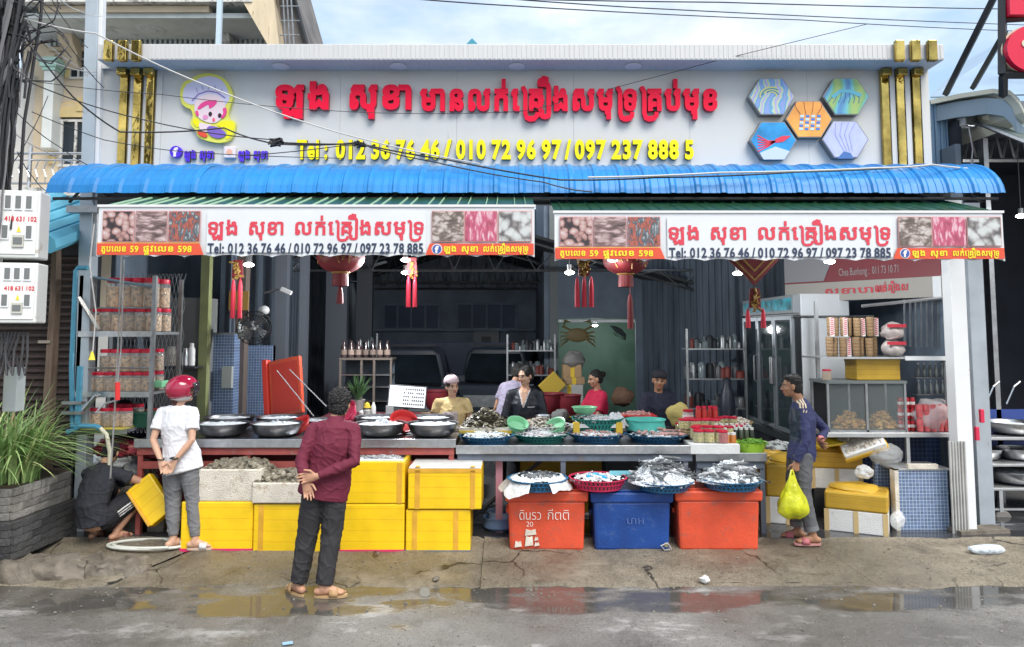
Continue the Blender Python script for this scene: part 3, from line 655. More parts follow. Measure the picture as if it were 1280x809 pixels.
for k_ in range(7):
 q=[(-.13+.04*k_,.06-.012*abs(k_-3)),(-.16+.05*k_,-.02),(-.2+.055*k_,-.075)];v_,f_=stroke(q,.008);MB().add([(a,-.006,b)for a,b in v_],f_).build('print_stroke',M('prawn_leg',(.04,.15,.3),.4),t)
v_,f_=stroke([(-.15,-.01),(-.06,.06),(.05,.055),(.16,.01)],.04);MB().add([(a,-.0075,b)for a,b in v_],f_).build('print_stroke',M('prawn_body',(.12,.45,.6),.4),t)
t,r=hex_sign(1007,152,hx3,'orange hexagonal picture of striped blue prawns, centre of the five')
for k_ in range(4):
 x0=-.09+.06*k_
 for j in range(5):MB().box(x0-.02+.004*j,x0+.02+.004*j,-.007,-.005,-.12+.035*j,-.096+.035*j).build('print_stripe',M('prawn_blue',(.05,.2,.6),.4)if(j+k_)%2 else M('prawn_pale',(.5,.7,.8),.4),t)
 v_,f_=stroke([(x0,.05),(x0+.03*(k_-1.5),.12),(x0+.04*(k_-1.5),.19)],.006);MB().add([(a,-.006,b)for a,b in v_],f_).build('print_stroke',M('prawn_feeler',(.25,.03,.02),.4),t)
t,r=hex_sign(963,178,hx4,'deep blue hexagonal picture of a red squid, bottom left of the five')
MB().prism([(.02,-.03),(.10,-.02),(.19,.045),(.10,.045),(.02,.01)],-.008,-.006).build('print_shape',M('squid_red',(.7,.04,.08),.4),t)
for k_ in range(6):
 q=[(.03,-.01),(-.06,-.01-.012*k_),(-.17,.05-.035*k_)];v_,f_=stroke(q,.012);MB().add([(a,-.0075,b)for a,b in v_],f_).build('print_stroke',M('squid_red',(.7,.04,.08),.4),t)
MB().prism([(-.11,-.21),(.11,-.21),(.17,-.12),(.02,-.07),(-.15,-.14)],-.0055,-.0045).build('print_shape',M('sand_pale',(.5,.6,.75),.4),t)
t,r=hex_sign(1052,177,hx5,'pale lilac hexagonal picture of squid tails, bottom right of the five')
MB().prism([(-.10,-.21),(.08,-.21),(.05,-.15),(-.02,-.13)],-.007,-.005).build('print_shape',M('squid_shadow',(.06,.16,.4),.4),t)
for k_ in range(4):
 q=[(-.1+.07*k_,.18),(-.11+.05*k_,.05),(-.02+.03*k_,-.13)];v_,f_=stroke(q,.005);MB().add([(a,-.006,b)for a,b in v_],f_).build('print_stroke',M('squid_line',(.2,.25,.5),.4),t)
aw=thing('blue_awning','long curved awning of bright blue ribbed roofing sheets across the whole shop front','awning',(0,0,0))
NB=38;Xl,Xr=P(58,240,7.2)[0],P(1256,240,7.2)[0];bw=(Xr-Xl)/NB
prof=[(8.0-.82*math.sin(a),3.475+.475*math.cos(a)**.9)for a in[R(84)*i/9 for i in range(10)]]
def sheet():
 mb=MB();xs=[(0,0),(bw-.075,0),(bw-.058,.020),(bw-.026,.020),(bw,0)]
 xs=[(0,0),(bw*.27,0),(bw*.29,.006),(bw*.33,.006),(bw*.35,0),(bw*.55,0),(bw*.57,.006),(bw*.61,.006),(bw*.63,0)]+xs[1:]
 n=len(xs);vs=[]
 for(y,z),a in zip(prof,[R(84)*i/9 for i in range(10)]):
  for x,h in xs:vs.append((x,y-h*math.sin(a),z+h*math.cos(a)))
 mb.add(vs,[(i*n+j,i*n+j+1,(i+1)*n+j+1,(i+1)*n+j)for i in range(9)for j in range(n-1)])
 return meshof(mb,'roof_sheet',blue_sheet)
sh=sheet()
for i in range(NB):
 o=bpy.data.objects.new('roof_sheet',sh);COL.objects.link(o);o.parent=aw;o.location=(Xl+i*bw,0,.003*rnd.uniform(-1,1));q=o.modifiers.new('s','SOLIDIFY');q.thickness=.004;q.offset=1
for i in range(12):
 x=Xl+.2+i*(Xr-Xl-.4)/11;MB().tube([(x,7.98,3.62),(x,7.6,3.86-.1),(x,7.25,3.46)],.015,6).build('bracket',dark_metal,aw)
MB().box(Xl+.1,Xr-.1,7.92,7.99,3.55,3.72).build('back_rail',dark_metal,aw)
mb=MB();mb.tube([(Xl+.05,7.23,3.49),(Xr-.05,7.23,3.49)],.016,6);mb.build('front_rail',dark_metal,aw)
def banner(px0,px1,py0,py1,lab,Y=6.62,last_drop=0):
 xl,zt=P(px0,py0,Y);xr,_=P(px1,py0,Y);_,zb=P(640,py1,Y)
 t=thing('banner_awning',lab,'awning',(xl,Y,0),0,'banner awnings under the blue roof');Wd=xr-xl;h=zt-zb
 nb=int(Wd/.085);ys,zs=(0,1.32),(zt+.005,zt+.40)
 sw=Wd/(nb//3)
 def gs():
  m=MB();x=0;n=6;st=[0,.25,.3,.33,.62,.68,.71,1.0];hh=[0,0,.014,0,0,.014,0,0]
  v=[]
  for y,z in zip(ys,zs):
   for a,b in zip(st,hh):v.append((a*sw,y,z+b))
  m.v=[tuple(p)for p in v];m.f=[(j+1,j,8+j,8+j+1)for j in range(7)];m.mi=[0,0,1,0,0,1,0];return meshof(m,'green_sheet',[green_sheet,pale_sheet])
 g=gs()
 pieces(g,'green_sheet',t,[(i*sw,0,0)for i in range(nb//3)])
 MB().box(-.01,Wd+.01,-.02,.012,zt-.004,zt+.016).build('front_bar',white_paint,t)
 MB().box(.02,Wd-.02,.08,.11,zt-.02,zt+.01).build('rear_bar',dark_metal,t)
 for i in range(4):
  x=.05+(Wd-.1)*i/3;MB().bar((x,.05,zt-.02),(x,1.3,zt+.35),.025).build('arm',dark_metal,t)
 n=160;m=MB();sc=Wd/15.0
 for i in range(n+1):
  x=Wd*i/n;dz=.022*abs(math.sin(math.pi*x/sc))**.7;wob=.008*math.sin(x*9)+.006*math.sin(x*23)
  m.v+=[(x,-.006,zt-.003),(x,wob*.2-.004,zt-h*.5),(x,wob-.006,zb+dz-.012)]
 m.f=[(3*i+k+1,3*i+4+k,3*i+3+k,3*i+k)for i in range(n)for k in(0,1)];m.mi=[0]*len(m.f)
 m.build('valance',banner_w,t,solid=.003)
 YP=-.024
 def X(f):return Wd*f
 def Z(f):return zt-h*f
 u0=lambda px:X((px-125)/543.0)
 v0=lambda py:Z((py-257)/61.0)
 for k_,(a,b,m_)in enumerate(((132,170,pr_clam),(173,211,pr_squid),(214,252,pr_crab),(541,580,pr_scal),(582,621,pr_pink),(624,664,pr_white))):
  MB().box(u0(a)-.006,u0(b)+.006,YP+.003,YP+.005,v0(301),v0(262.5)).build('picture_border',M('border_pink',(.6,.3,.3),.5),t)
  MB().box(u0(a),u0(b),YP,YP+.002,v0(300),v0(263.5)).build('picture',m_,t)
 MB().prism([(u0(125.5),v0(317)),(u0(258),v0(317)),(u0(252.5),v0(303)),(u0(125.5),v0(303))],YP+.001,YP+.004).build('red_strip',banner_red,t)
 MB().prism([(u0(533),v0(317)),(u0(667),v0(317)),(u0(667),v0(303)),(u0(538),v0(303))],YP+.001,YP+.004).build('red_strip',banner_red,t)
 MB().box(u0(125.5),u0(252.5),YP+.000,YP+.003,v0(302.8),v0(301.8)).build('orange_line',M('line_orange',(.8,.4,.1),.5),t)
 sz=(v0(271)-v0(287.5))/.60
 zb_=v0(292);TL='\u179b\u1780\u17cb\u17c1\x01\u1782\x02\u1784\u179f\u1798\u17bb\x01\u1791'
 n0=MB().box(u0(261),u0(533),YP+.004,YP+.006,v0(314),v0(263)).build('print_ground',banner_w,t)
 letters(n0,print_rose,[(KH0,u0(261),u0(302),zb_,sz*.95),(KH2,u0(312),u0(359),zb_,sz*.95),(TL,u0(369),u0(533),zb_,sz*.95)],YP,.001,.028)
 letters(n0,print_navy,[(s_,u0(a),u0(b),v0(315),(v0(304)-v0(315))/.64)for s_,a,b in(('Tel:',263,284),('012 36 76 46',288,360),('/',363,367),('010 72 96 97',370,442),('/',445,449),('097 23 78 885',452,531))],YP,.001,.034)
 s5=(v0(306.5)-v0(313))/.62;n1=MB().box(u0(127),u0(128),YP-.001,YP,v0(315),v0(305)).build('strip_edge',banner_red,t)
 letters(n1,print_yel,[('\u178f\u17bc\u1794\u17c1\u179b\u1781',u0(131),u0(163),v0(313),s5),('59',u0(167),u0(178),v0(313.5),s5),('\u1795\x03\u179b\u17bc\u179c\u17c1\u179b\u1781',u0(183),u0(222),v0(313),s5),('598',u0(226),u0(244),v0(313.5),s5),(KH0,u0(555),u0(572),v0(313),s5),(KH2,u0(577),u0(599),v0(313),s5),(TL,u0(604),u0(661),v0(313),s5)],YP-.003,.001,.03)
 rr=(v0(304)-v0(316))/2;MB().prism(circle(u0(547),v0(310),rr*1.08),YP-.0005,YP).build('ring',label_w,t);MB().prism(circle(u0(547),v0(310),rr*.93),YP-.003,YP-.0015).build('emblem_disc',M('emblem_blue',(.05,.10,.35),.4),t)
 text_mb('f',u0(547)-rr*.35,u0(547)+rr*.35,v0(310)-rr*.7,rr*1.9,YP-.005,.001,.045).build('emblem_letter',label_w,t)
 return t
banner(124.5,668,258.5,320,'left printed banner awning with red Khmer name, seafood pictures and green ribbed top')
banner(693,1252,266,325,'right printed banner awning with red Khmer name, seafood pictures and green ribbed top',last_drop=1)
FLZ=.165
def post(px0,px1,Y,z0,z1,m,name,lab,cat='pillar',d=.12,bevel=.004,group=None):
 a=P(px0,480,Y)[0];b=P(px1,480,Y)[0]
 o=MB().box(-(b-a)/2,(b-a)/2,0,d,0,z1-z0).build(name,m,loc=((a+b)/2,Y,z0),bevel=bevel);return tag(o,lab,cat,group)
post(1194,1213,7.85,.05,3.6,white_paint,'pillar','white painted square pillar at the right end of the shop front',d=.16)
post(1217,1236,8.1,.05,3.6,grey_paint,'pillar','grey steel pillar just right of the white pillar, with red clips',d=.12)
p_=post(97,113,7.9,.0,7.2,M('steel_pole_paint',(.42,.48,.53),.4,metal=.3,ns=3,na=.1,wear=.2,wcol=(.25,.2,.17),wsc=8),'steel_post','tall square steel post at the left end of the shop, rising past the cream house','post',d=.14)
for q_ in bpy.data.objects:
 if q_.name=='steel_post':q_.rotation_euler.y=R(-1.0)
p_=post(113.2,119,7.93,3.0,7.2,white_paint,'post_strip','narrow white strip fixed to the right side of the tall steel post','strip',d=.08);p_.rotation_euler.y=R(-1.0);p_.location.x-=.05
x_,_=P(108,262,7.85);tag(MB().box(-.16,.16,0,.12,0,.07).build('crossbar',dull_steel,loc=(x_,7.76,P(108,266,7.8)[1])),'short grey steel crossbar on the tall post below the blue awning','crossbar')
tag(MB().box(-.035,.035,0,.05,0,1.6).build('pale_post',M('pale_post',(.5,.62,.7),.5),loc=(P(277,20,10.5)[0],10.4,P(277,56,10.5)[1]-.3)),'pale blue post standing behind the cornice in front of the cream balcony','post')
tag(MB().box(-.05,.05,0,.1,0,3.4).build('post',M('post_olive',(.25,.27,.12),.6,ns=4,na=.2),loc=(P(252,480,8.9)[0],8.9,.16)),'yellow green steel post between the jar rack and the blue tiled pillar','post')
Lw,Rw=-4.75,4.95
wi=thing('shop_interior','dark blue grey interior of the shop with trusses, side partitions and back wall','building',(0,0,0))
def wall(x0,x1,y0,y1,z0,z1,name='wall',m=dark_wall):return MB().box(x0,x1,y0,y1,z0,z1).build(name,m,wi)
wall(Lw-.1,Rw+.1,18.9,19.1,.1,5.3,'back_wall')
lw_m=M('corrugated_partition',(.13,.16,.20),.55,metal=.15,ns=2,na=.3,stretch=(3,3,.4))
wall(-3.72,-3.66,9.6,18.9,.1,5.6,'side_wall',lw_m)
n=60;mb=MB()
for i in range(n):y=9.7+i*.15;mb.box(-3.66,-3.63,y,y+.05,.2,5.0)
mb.build('wall_ribs',lw_m,wi)['kind']='stuff'
for k_,(px,Y,wd)in enumerate(((350,10.2,.16),(378,10.5,.1),(420,12.5,.35),(455,14.5,.3),(300,9.5,.12))):
 x=P(px,400,Y)[0];MB().box(x-wd/2,x+wd/2,Y,Y+.15,.16,5.2).build('column',[M('column_grey',(.09,.10,.12),.6),M('column_rust',(.13,.10,.085),.7)][k_==4],wi)
def vwall(a,b,z0,z1,name,m,t=.06):
 a=Vector((a[0],a[1],0));b=Vector((b[0],b[1],0));d=(b-a);ln=d.length;rz=math.atan2(d.y,d.x)
 o=MB().box(0,ln,0,t,z0,z1).build(name,m,wi,loc=a,rz=rz)
 if m is lw_m:
  r=MB()
  for i in range(int(ln/.16)):r.box(i*.16,i*.16+.05,t,t+.025,z0,z1);r.box(i*.16,i*.16+.05,-.025,0,z0,z1)
  q=r.build(name+'_ribs',lw_m,wi,loc=a,rz=rz);q['kind']='stuff'
vwall((3.5,11.6),(2.45,14.0),.1,5.4,'side_partition',lw_m)
vwall((3.5,11.6),(5.0,11.6),.1,5.4,'side_partition',lw_m)
vwall((2.45,14.0),(2.28,14.0),.1,5.4,'cross_wall',dark_wall)
wall(.70,.86,14,14.1,.1,5.4,'door_jamb',M('jamb_grey',(.16,.18,.19),.6))
wall(.86,2.3,14,14.1,P(740,398,14)[1],5.4,'lintel')
MB().box(.86,2.3,13.96,14.0,P(740,401,14)[1]-.03,P(740,401,14)[1]+.02).build('door_head',dull_steel,wi)
wall(.6,.7,14.1,18.9,.1,5.4,'side_wall')
gm=M('green_room_wall',(.08,.15,.11),.6,ns=1.5,na=.15)
wall(.70,3.2,16.5,16.6,.1,5,'green_wall',gm);wall(3.1,3.2,14.1,16.5,.1,5,'green_side',gm);wall(.70,3.2,14.1,16.5,4.3,4.4,'room_ceiling',gm)
def roofz(x,y=20):return 4.25-.30*abs(x+1.2)if y>12.4 else 4.45
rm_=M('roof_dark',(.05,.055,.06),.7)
slots=[(-3.5,-2.8,16.6,17.0),(-3.4,-3.0,15.4,15.6),(-.2,.6,16.5,16.8)]
ys=sorted({8.3,12.5,19.1}|{a for s in slots for a in s[2:]});
for j in range(len(ys)-1):
 ya,yb=ys[j],ys[j+1];cuts=[-4.45,-1.2,4.7];op=[]
 for s in slots:
  if s[2]<=ya and yb<=s[3]:cuts+=[s[0],s[1]];op.append((s[0],s[1]))
 cuts=sorted(set(cuts))
 for i in range(len(cuts)-1):
  a,b=cuts[i],cuts[i+1]
  if any(a>=o_[0]-1e-6 and b<=o_[1]+1e-6 for o_ in op):continue
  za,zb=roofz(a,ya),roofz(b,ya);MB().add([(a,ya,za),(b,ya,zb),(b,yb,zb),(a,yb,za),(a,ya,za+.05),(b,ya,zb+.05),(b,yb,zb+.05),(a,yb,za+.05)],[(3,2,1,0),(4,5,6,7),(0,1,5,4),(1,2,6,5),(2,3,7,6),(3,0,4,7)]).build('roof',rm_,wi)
for Y in(12.5,15.4,17.6):
 t=MB();zb=3.22;tt=.02
 t.tube([(-3.7,Y,zb),(4.5 if Y<13 else .6,Y,zb)],tt,4)
 xr=4.5 if Y<13 else .6
 t.tube([(-3.7,Y,roofz(-3.7)-.1),(-1.2,Y,roofz(-1.2)-.1),(xr,Y,roofz(xr)-.1)],tt,4)
 nn=12
 for i in range(nn):xa_=-3.7+(xr+3.7)*i/nn;xm=xa_+(xr+3.7)/nn/2;t.tube([(xa_,Y,zb),(xm,Y,roofz(xm)-.1),(xa_+(xr+3.7)/nn,Y,zb)],.011,4)
 tag(t.build('roof_truss',dull_steel),{12.5:'steel roof truss nearest the front inside the shop',15.4:'steel roof truss in the middle of the shop depth',17.6:'steel roof truss farthest back near the windows'}[Y],'truss','roof trusses inside the shop')
wall(-4.5,4.5,8.22,8.3,3.6,4.85,'front_lintel')
wall(Lw,Lw+.05,8.9,18.9,.1,3.6,'side_wall');wall(4.96,5.02,8.3,11.6,.1,4.3,'side_wall')
def win(px0,px1,py0,py1,Y,nx,lab,ny=1,fr=dark_wall,gl=glass_blue,bar=.05):
 xa,zt=P(px0,py0,Y);xb,_=P(px1,py0,Y);_,zb=P(px0,py1,Y)
 t=thing('window',lab,'window',((xa+xb)/2,Y,zb));w_=xb-xa;h=zt-zb
 f=MB();f.box(-w_/2-bar,w_/2+bar,-.04,.03,-bar,0);f.box(-w_/2-bar,w_/2+bar,-.04,.03,h,h+bar)
 for i in range(nx+1):x=-w_/2+w_*i/nx;f.box(x-bar/2,x+bar/2,-.037,.03,0,h)
 for j in range(1,ny):z=h*j/ny;f.box(-w_/2,w_/2,-.034,.03,z-bar/2,z+bar/2)
 f.build('frame',fr,t)
 for i in range(nx):
  for j in range(ny):MB().box(-w_/2+w_*i/nx+bar/2,-w_/2+w_*(i+1)/nx-bar/2,-.01,0,h*j/ny+bar/2*(j>0),h*(j+1)/ny-bar/2*(j<ny-1)).build('pane',gl,t)
 return t
win(480,549,382,410,18.85,4,'left dark blue four pane window high on the back wall');win(572,645,381,410,18.85,4,'right dark blue four pane window high on the back wall')
xa=P(593,412,18.8)[0];xb=P(623,412,18.8)[0];t=thing('wall_cabinet','pale grey cabinet with a dark square window on the back wall under the right window','cabinet',((xa+xb)/2,18.7,P(600,437,18.7)[1]))
MB().box(-.32,.32,0,.15,0,.52).build('body',M('cab_grey',(.2,.22,.24),.6),t);MB().box(-.12,.12,-.012,-.001,.06,.32).build('opening',dark_metal,t)
tag(MB().box(-3.6,.55,18.6,18.89,2.22,2.27).build('ledge',dark_wall),'long grey ledge across the back wall under the windows','ledge')
tag(MB().box(-3.6,.5,18.3,18.5,.17,1.95).build('back_shutter',M('back_shutter',(.10,.13,.22),.5,ns=1,na=.2)),'dark blue roller shutter across the back of the shop','shutter')
def led(px,py,Y,lab,e=1.0):
 x,z=P(px,py,Y);t=thing('lamp',lab,'lamp',(x,Y,z),0,'white bulbs hanging in the shop')
 b=MB();b.sph((0,0,0),(.055,.055,.022),14,10);b.build('bulb',lamp_glow,t,smooth=True);MB().lathe([(.028,.025),(.03,.09),(0,.09)],n=12).build('socket',dull_steel,t);MB().tube([(0,0,.07),(0,0,.9)],.006,5).build('cord',cable_m,t)
 l=bpy.data.lights.new('lamp_light','POINT');l.energy=24*e;l.shadow_soft_size=.08;l.color=(.93,.97,1);o=bpy.data.objects.new('lamp_light',l);COL.objects.link(o);o.location=(x,Y,z-.08)
led(311,331,7.9,'lit bulb left of the first hanging red tassel',.3);led(507,341,9.2,'lit bulb just left of the second hanging tassel',5);led(507,325,8.4,'lit bulb touching the lower edge of the left banner',.4);led(712,341,8.4,'lit bulb left of the triple tassel',.3);led(766,325,8.0,'lit bulb right under the right banner above the round lantern',.12)
led(922,342,8.4,'lit bulb left of the diamond ornament',.4);led(1037,327,7.8,'lit bulb half hidden by the right banner above the fridge');led(1276,270,9.0,'bright lit bulb at the far right edge in the neighbouring stall')
led(744,407,15.2,'small warm bulb in the green room',.9)
def tassel(mb,x,y,z0,L_,r=.018):
 mb.lathe([(.004,0),(r*.6,-.02),(r*.8,-.05),(r,-.09),(r*1.15,-L_),(0.0,-L_)],(x,y,z0),10)
def round_lantern(px,py,Y,r,lab,tail):
 x,z=P(px,py,Y);t=thing('lantern',lab,'lantern',(x,Y,z),0,'red round lanterns')
 pr=[(r*math.cos(a)*1.0,r*.68*math.sin(a))for a in[R(-68)+R(136)*i/12 for i in range(13)]]
 mb=MB();nn=32;vs=[]
 for(q,h)in pr:
  for j in range(nn):k=1 if j%2 else .955;vs.append((q*k*math.cos(2*math.pi*j/nn),q*k*math.sin(2*math.pi*j/nn),h))
 mb.add(vs,[(i*nn+j,i*nn+(j+1)%nn,(i+1)*nn+(j+1)%nn,(i+1)*nn+j)for i in range(12)for j in range(nn)]);mb.build('shade',lant_red,t,smooth=True)
 MB().lathe([(r*.33,-r*.68),(r*.4,-r*.64),(r*.42,-r*.56),(.0,-r*.56)],n=20).build('cap',lant_gold,t);MB().lathe([(0,r*.56),(r*.42,r*.58),(r*.33,r*.72),(0,r*.72)],n=20).build('cap',lant_gold,t)
 g=MB();rg=random.Random(int(px))
 for k_ in range(8):
  a=-math.pi/2+(k_-3.5)*.24;
  for q in range(3):
   p0=(r*1.015*math.cos(a),r*1.015*math.sin(a),rg.uniform(-.25,.15)*r);d=rg.uniform(.03,.07);g.tube([p0,(p0[0]+rg.uniform(-d,d)*.6,p0[1]+.002,p0[2]+rg.uniform(-d,d))],.005,4)
 g.build('gold_lettering',lant_gold,t)
 g=MB();rr=r*.32
 g.lathe([(rr,-r*.68),(rr*1.1,-r*1.2),(rr,-r*1.2),(0,-r*1.2)],n=16);g.build('fringe',lant_red,t)
 if tail:g=MB();tassel(g,0,0,-r*1.2,tail,.035);g.build('tassel',lant_red,t)
 MB().tube([(0,0,r*.72),(0,0,r*.72+.8)],.005,4).build('cord',cable_m,t);return t
round_lantern(426,322,8.5,.27,'round dark red lantern behind the left banner, with square fringe and short tassel',.2)
t=round_lantern(782,325,8.3,.25,'round dark red lantern behind the right banner, with a long off-centre tassel',0)
g=MB();tassel(g,.03,-.1,-.38,.38,.03);g.tube([(.03,-.1,-.28),(.03,-.1,-.38)],.004,4);g.build('tassel',lant_red,t)
def tassel_ornament(px,py_top,py_bot,Y,nt_,lab,kind):
 x,zt=P(px,py_top,Y);_,zb=P(px,py_bot,Y);L_=zt-zb
 t=thing('ornament',lab,'ornament',(x,Y,zt),0,'hanging red and gold new year ornaments');g=MB();g2=MB();off=0
 if kind=='diamond':
  a=.27;MB().prism([(-a,.12),(0,-.16),(a,.12),(0,.4)],0,.03).build('diamond',lant_red,t);
  for q in(.8,.45):v_,f_=stroke([(-a*q,.12),(0,.12-.28*q),(a*q,.12),(0,.12+.28*q),(-a*q,.12)],.022);MB().add([(b,-.004-q*.002,c)for b,c in v_],f_).build('gold_line',lant_gold,t)
  off=-.19
 for i in range(26):
  a=rnd.uniform(0,6.28);q=rnd.uniform(.01,.085);z=off-.02-rnd.uniform(0,.2);g2 .tube([(q*math.cos(a)*.3,rnd.uniform(-.03,.03),z),(q*math.cos(a),rnd.uniform(-.03,.03),z+.04*math.sin(a))],.012,5)
 g2 .build('knot',lant_gold,t);g3=MB();g3 .prism([(-.05,off),(-.06,off-.2),(.06,off-.2),(.05,off)],.0,.03);g3 .build('knot_back',lant_red,t)
 for i in range(nt_):
  q=MB();tassel(q,(i-(nt_-1)/2)*(.075 if kind!='diamond' else .16),0,off-.21,L_+off-.21,.024);q.tube([((i-(nt_-1)/2)*.075,0,off-.2),((i-(nt_-1)/2)*(.075 if kind!='diamond' else .16),0,off-.22)],.004,4);q.build('tassel',M('tassel_red',(.5,.02,.045),.6),t)
 MB().tube([(0,.01,0),(0,.01,.5)],.004,4).build('cord',cable_m,t)
tassel_ornament(297,325,398,8.2,2,'hanging gold knot with two red tassels, leftmost, beside a lit bulb','knot')
tassel_ornament(515,322,384,8.6,2,'narrow hanging red tassels right of the bulb in the middle of the left banner','knot')
tassel_ornament(730,322,384,8.0,3,'hanging gold knot with three red tassels under the right banner','knot')
tassel_ornament(943,338,410,7.9,2,'red and gold diamond ornament with two tassels in front of the fridge','diamond')
HY=12.5
hs=thing('cream_house','two storey cream plaster house with balconies, mint capitals and arched window behind the shop','building',(0,0,0))
def hx(px,py=100,Y=HY):return P(px,py,Y)[0]
def hz(py,Y=HY,px=300):return P(px,py,Y)[1]
def hb(name,m,x0,x1,y0,y1,z0,z1,bevel=0):return MB().box(x0,x1,y0,y1,z0,z1).build(name,m,hs,bevel=bevel)
hb('wall',cream,hx(28),hx(232),HY,HY+.3,2.4,hz(52));hb('wall',cream,hx(232),hx(300),HY+.01,HY+.3,4,hz(52))
hb('end_wall',M('white_wall',(.72,.74,.76),.8,ns=2,na=.06),hx(-25),hx(45),HY-1.6,HY+.2,2.4,hz(50,HY-1.6))
zs_=hz(53)
hb('balcony_soffit',soffit_m,hx(-40,Y=HY-1),hx(338,30,HY-.8),HY-.95,HY+.35,zs_+.02,zs_+.10)
hb('balcony_beam',cream,hx(50,30,HY-.95),hx(262,30,HY-.95),HY-1.0,HY-.85,zs_+.10,zs_+.20)
hb('balcony_edge',old_white,hx(-40,10,HY-1),hx(318,10,HY-1),HY-1.12,HY-.92,zs_+.21,zs_+.30)
hb('upper_slab',soffit_m,hx(-40,10,HY-1),hx(330,10,HY-1),HY-.95,HY,zs_+.22,zs_+.29)
for i in range(26):
 b=MB();z0=zs_+.30;b.lathe([(.05,0),(.05,.04),(.03,.07),(.07,.2),(.035,.36),(.05,.42),(.05,.5)],(hx(48,0,HY-1)+i*.165,HY-1.02,z0),8);b.build('baluster',old_white,hs,smooth=True)
hb('balustrade_rail',old_white,hx(-40,10,HY-1),hx(318,10,HY-1),HY-1.12,HY-.92,zs_+.8,zs_+.92)
o=MB().lathe([(0,-.03),(.07,-.03),(.11,-.012),(.18,-.015),(.24,0),(.0,0)],(0,0,0),20).build('ceiling_rose',soffit_m,hs,loc=(hx(170,35,HY-1),HY-.5,zs_+.02))
for i in range(44):
 x=hx(62)+i*.085;hb('dentil',soffit_m,x,x+.045,HY-.09,HY,zs_-.09,zs_+.02)
hb('wall_cornice',cream,hx(62),hx(250),HY-.06,HY,zs_-.17,zs_-.1)
for px in(62,268):
 Y_=HY-.9;x=hx(px,40,Y_);pr=[(0,0),(.10,.02),(.18,.14),(.16,.26),(.3,.36),(.36,.52),(0,.52)]
 b=MB();b.T=Matrix.Translation((x-.1,Y_+.9,zs_-.5))@Matrix.Rotation(R(90),4,'Z').inverted();b.prism(pr,-.12,.12);b.build('bracket',old_white if px>100 else cream,hs,bevel=.01)
Y_=HY-.28;xp=hx(60,120,Y_)
hb('pilaster',M('pilaster_white',(.62,.66,.66),.7,ns=4,na=.06),xp-.085,xp+.085,Y_,Y_+.28,hz(185,Y_),hz(88,Y_),.01)
for a,b,w_ in((88,84,.11),(84,78,.14),(78,73,.17)):hb('capital',mint,xp-w_,xp+w_,Y_-(w_-.085),Y_+.28,hz(a,Y_)+.002,hz(b,Y_),.01)
hb('impost',cream,xp-.07,xp+.07,Y_,Y_+.28,hz(73,Y_)+.002,zs_-.3,.01)
w1=win(90,132,64,97,HY-.01,4,'small white framed four light window under the balcony soffit of the cream house',3,old_white,glass_dark,.03);
hb('window_trim',cream_y,hx(83),hx(89),HY-.05,HY,hz(98),hz(60));hb('window_trim',cream_y,hx(80),hx(134),HY-.06,HY,hz(59),hz(54))
w2=win(79,132,153,206,HY-.01,3,'tall dark balcony door window with arched yellow surround on the cream house',1,old_white,glass_dark,.04)
for k_,(rr,m_)in enumerate(((.62,cream_y),(.54,cream),(.48,cream_y))):
 pts=[(rr*math.cos(a)*1.05,rr*.45*math.sin(a))for a in[math.pi*i/16 for i in range(17)]];MB().prism(pts,-.05-.012*k_,0).build('arch_trim',m_,hs,loc=(hx(105),HY,hz(148)))
hb('arch_key',cream_y,hx(105)-.05,hx(105)+.05,HY-.1,HY,hz(148)+.1,hz(148)+.33)
for i in range(5):hb('quoin',cream_y,hx(67),hx(75),HY-.05,HY,hz(205-i*11),hz(196-i*11))
YB=HY-1.5;zb_=P(50,236,YB)[1];zt_=P(50,192,YB)[1]
rl=thing('balcony_railing','stainless railing with curved bars on the lower balcony of the cream house','railing',(0,YB,0))
MB().tube([(hx(18,Y=YB),0,zt_),(hx(135,Y=YB),0,zt_)],.022,8).build('rail',steel,rl);MB().tube([(hx(18,Y=YB),0,zt_-.1),(hx(135,Y=YB),0,zt_-.1)],.014,8).build('rail',steel,rl);MB().tube([(hx(18,Y=YB),0,zb_+.08),(hx(135,Y=YB),0,zb_+.08)],.018,8).build('rail',steel,rl)
for i in range(13):
 x=hx(20,Y=YB)+i*.125;h=zt_-zb_-.18
 MB().tube([(x,0,zb_+.08),(x+.05,-.05,zb_+.08+h*.25),(x-.01,-.02,zb_+.08+h*.6),(x+.03,0,zb_+.08+h)],.011,6).build('baluster',steel,rl)
for px in(43,125):MB().tube([(hx(px,Y=YB),0,zb_),(hx(px,Y=YB),0,zt_+.1)],.026,8).build('newel',steel,rl)
hb('lower_balcony',old_white,hx(-30,Y=YB),hx(150,Y=YB),YB-.1,HY,zb_-.12,zb_)
hb('lower_frieze',M('silver_frieze',(.3,.3,.3),.35,metal=.7,ns=9,na=.7,bs=12,ba=.8),hx(14,Y=YB),hx(150,Y=YB),YB-.05,YB+.1,zb_-.45,zb_-.125)
hb('yellow_trim',cream_y,hx(62,Y=YB),hx(150,Y=YB),YB-.12,YB-.055,zb_-.62,zb_-.56)
q_=lambda px,py,Y:P(px,py,Y)
MB().prism([q_(262,-70,11.4),q_(338,62,11.4),q_(350,62,11.4),q_(333,-70,11.4)],11.4,12.4).build('parapet_end',M('cream_streaked',(.66,.56,.40),.85,ns=3,na=.1,wear=.35,wcol=(.25,.18,.12),wsc=4,stretch=(3,3,.6)),hs)
pts=[q_(334,-70,11.7),q_(351,62,11.7),q_(386,62,11.7),q_(349,-70,11.7)]
MB().prism(pts,11.7,13.5).build('side_wall',M('side_dark',(.17,.16,.155),.8,ns=2,na=.4),hs)
MB().tube([(pts[3][0],11.65,pts[3][1]),(pts[2][0],11.65,pts[2][1])],.035,5).build('eave_edge',dark_metal,hs)
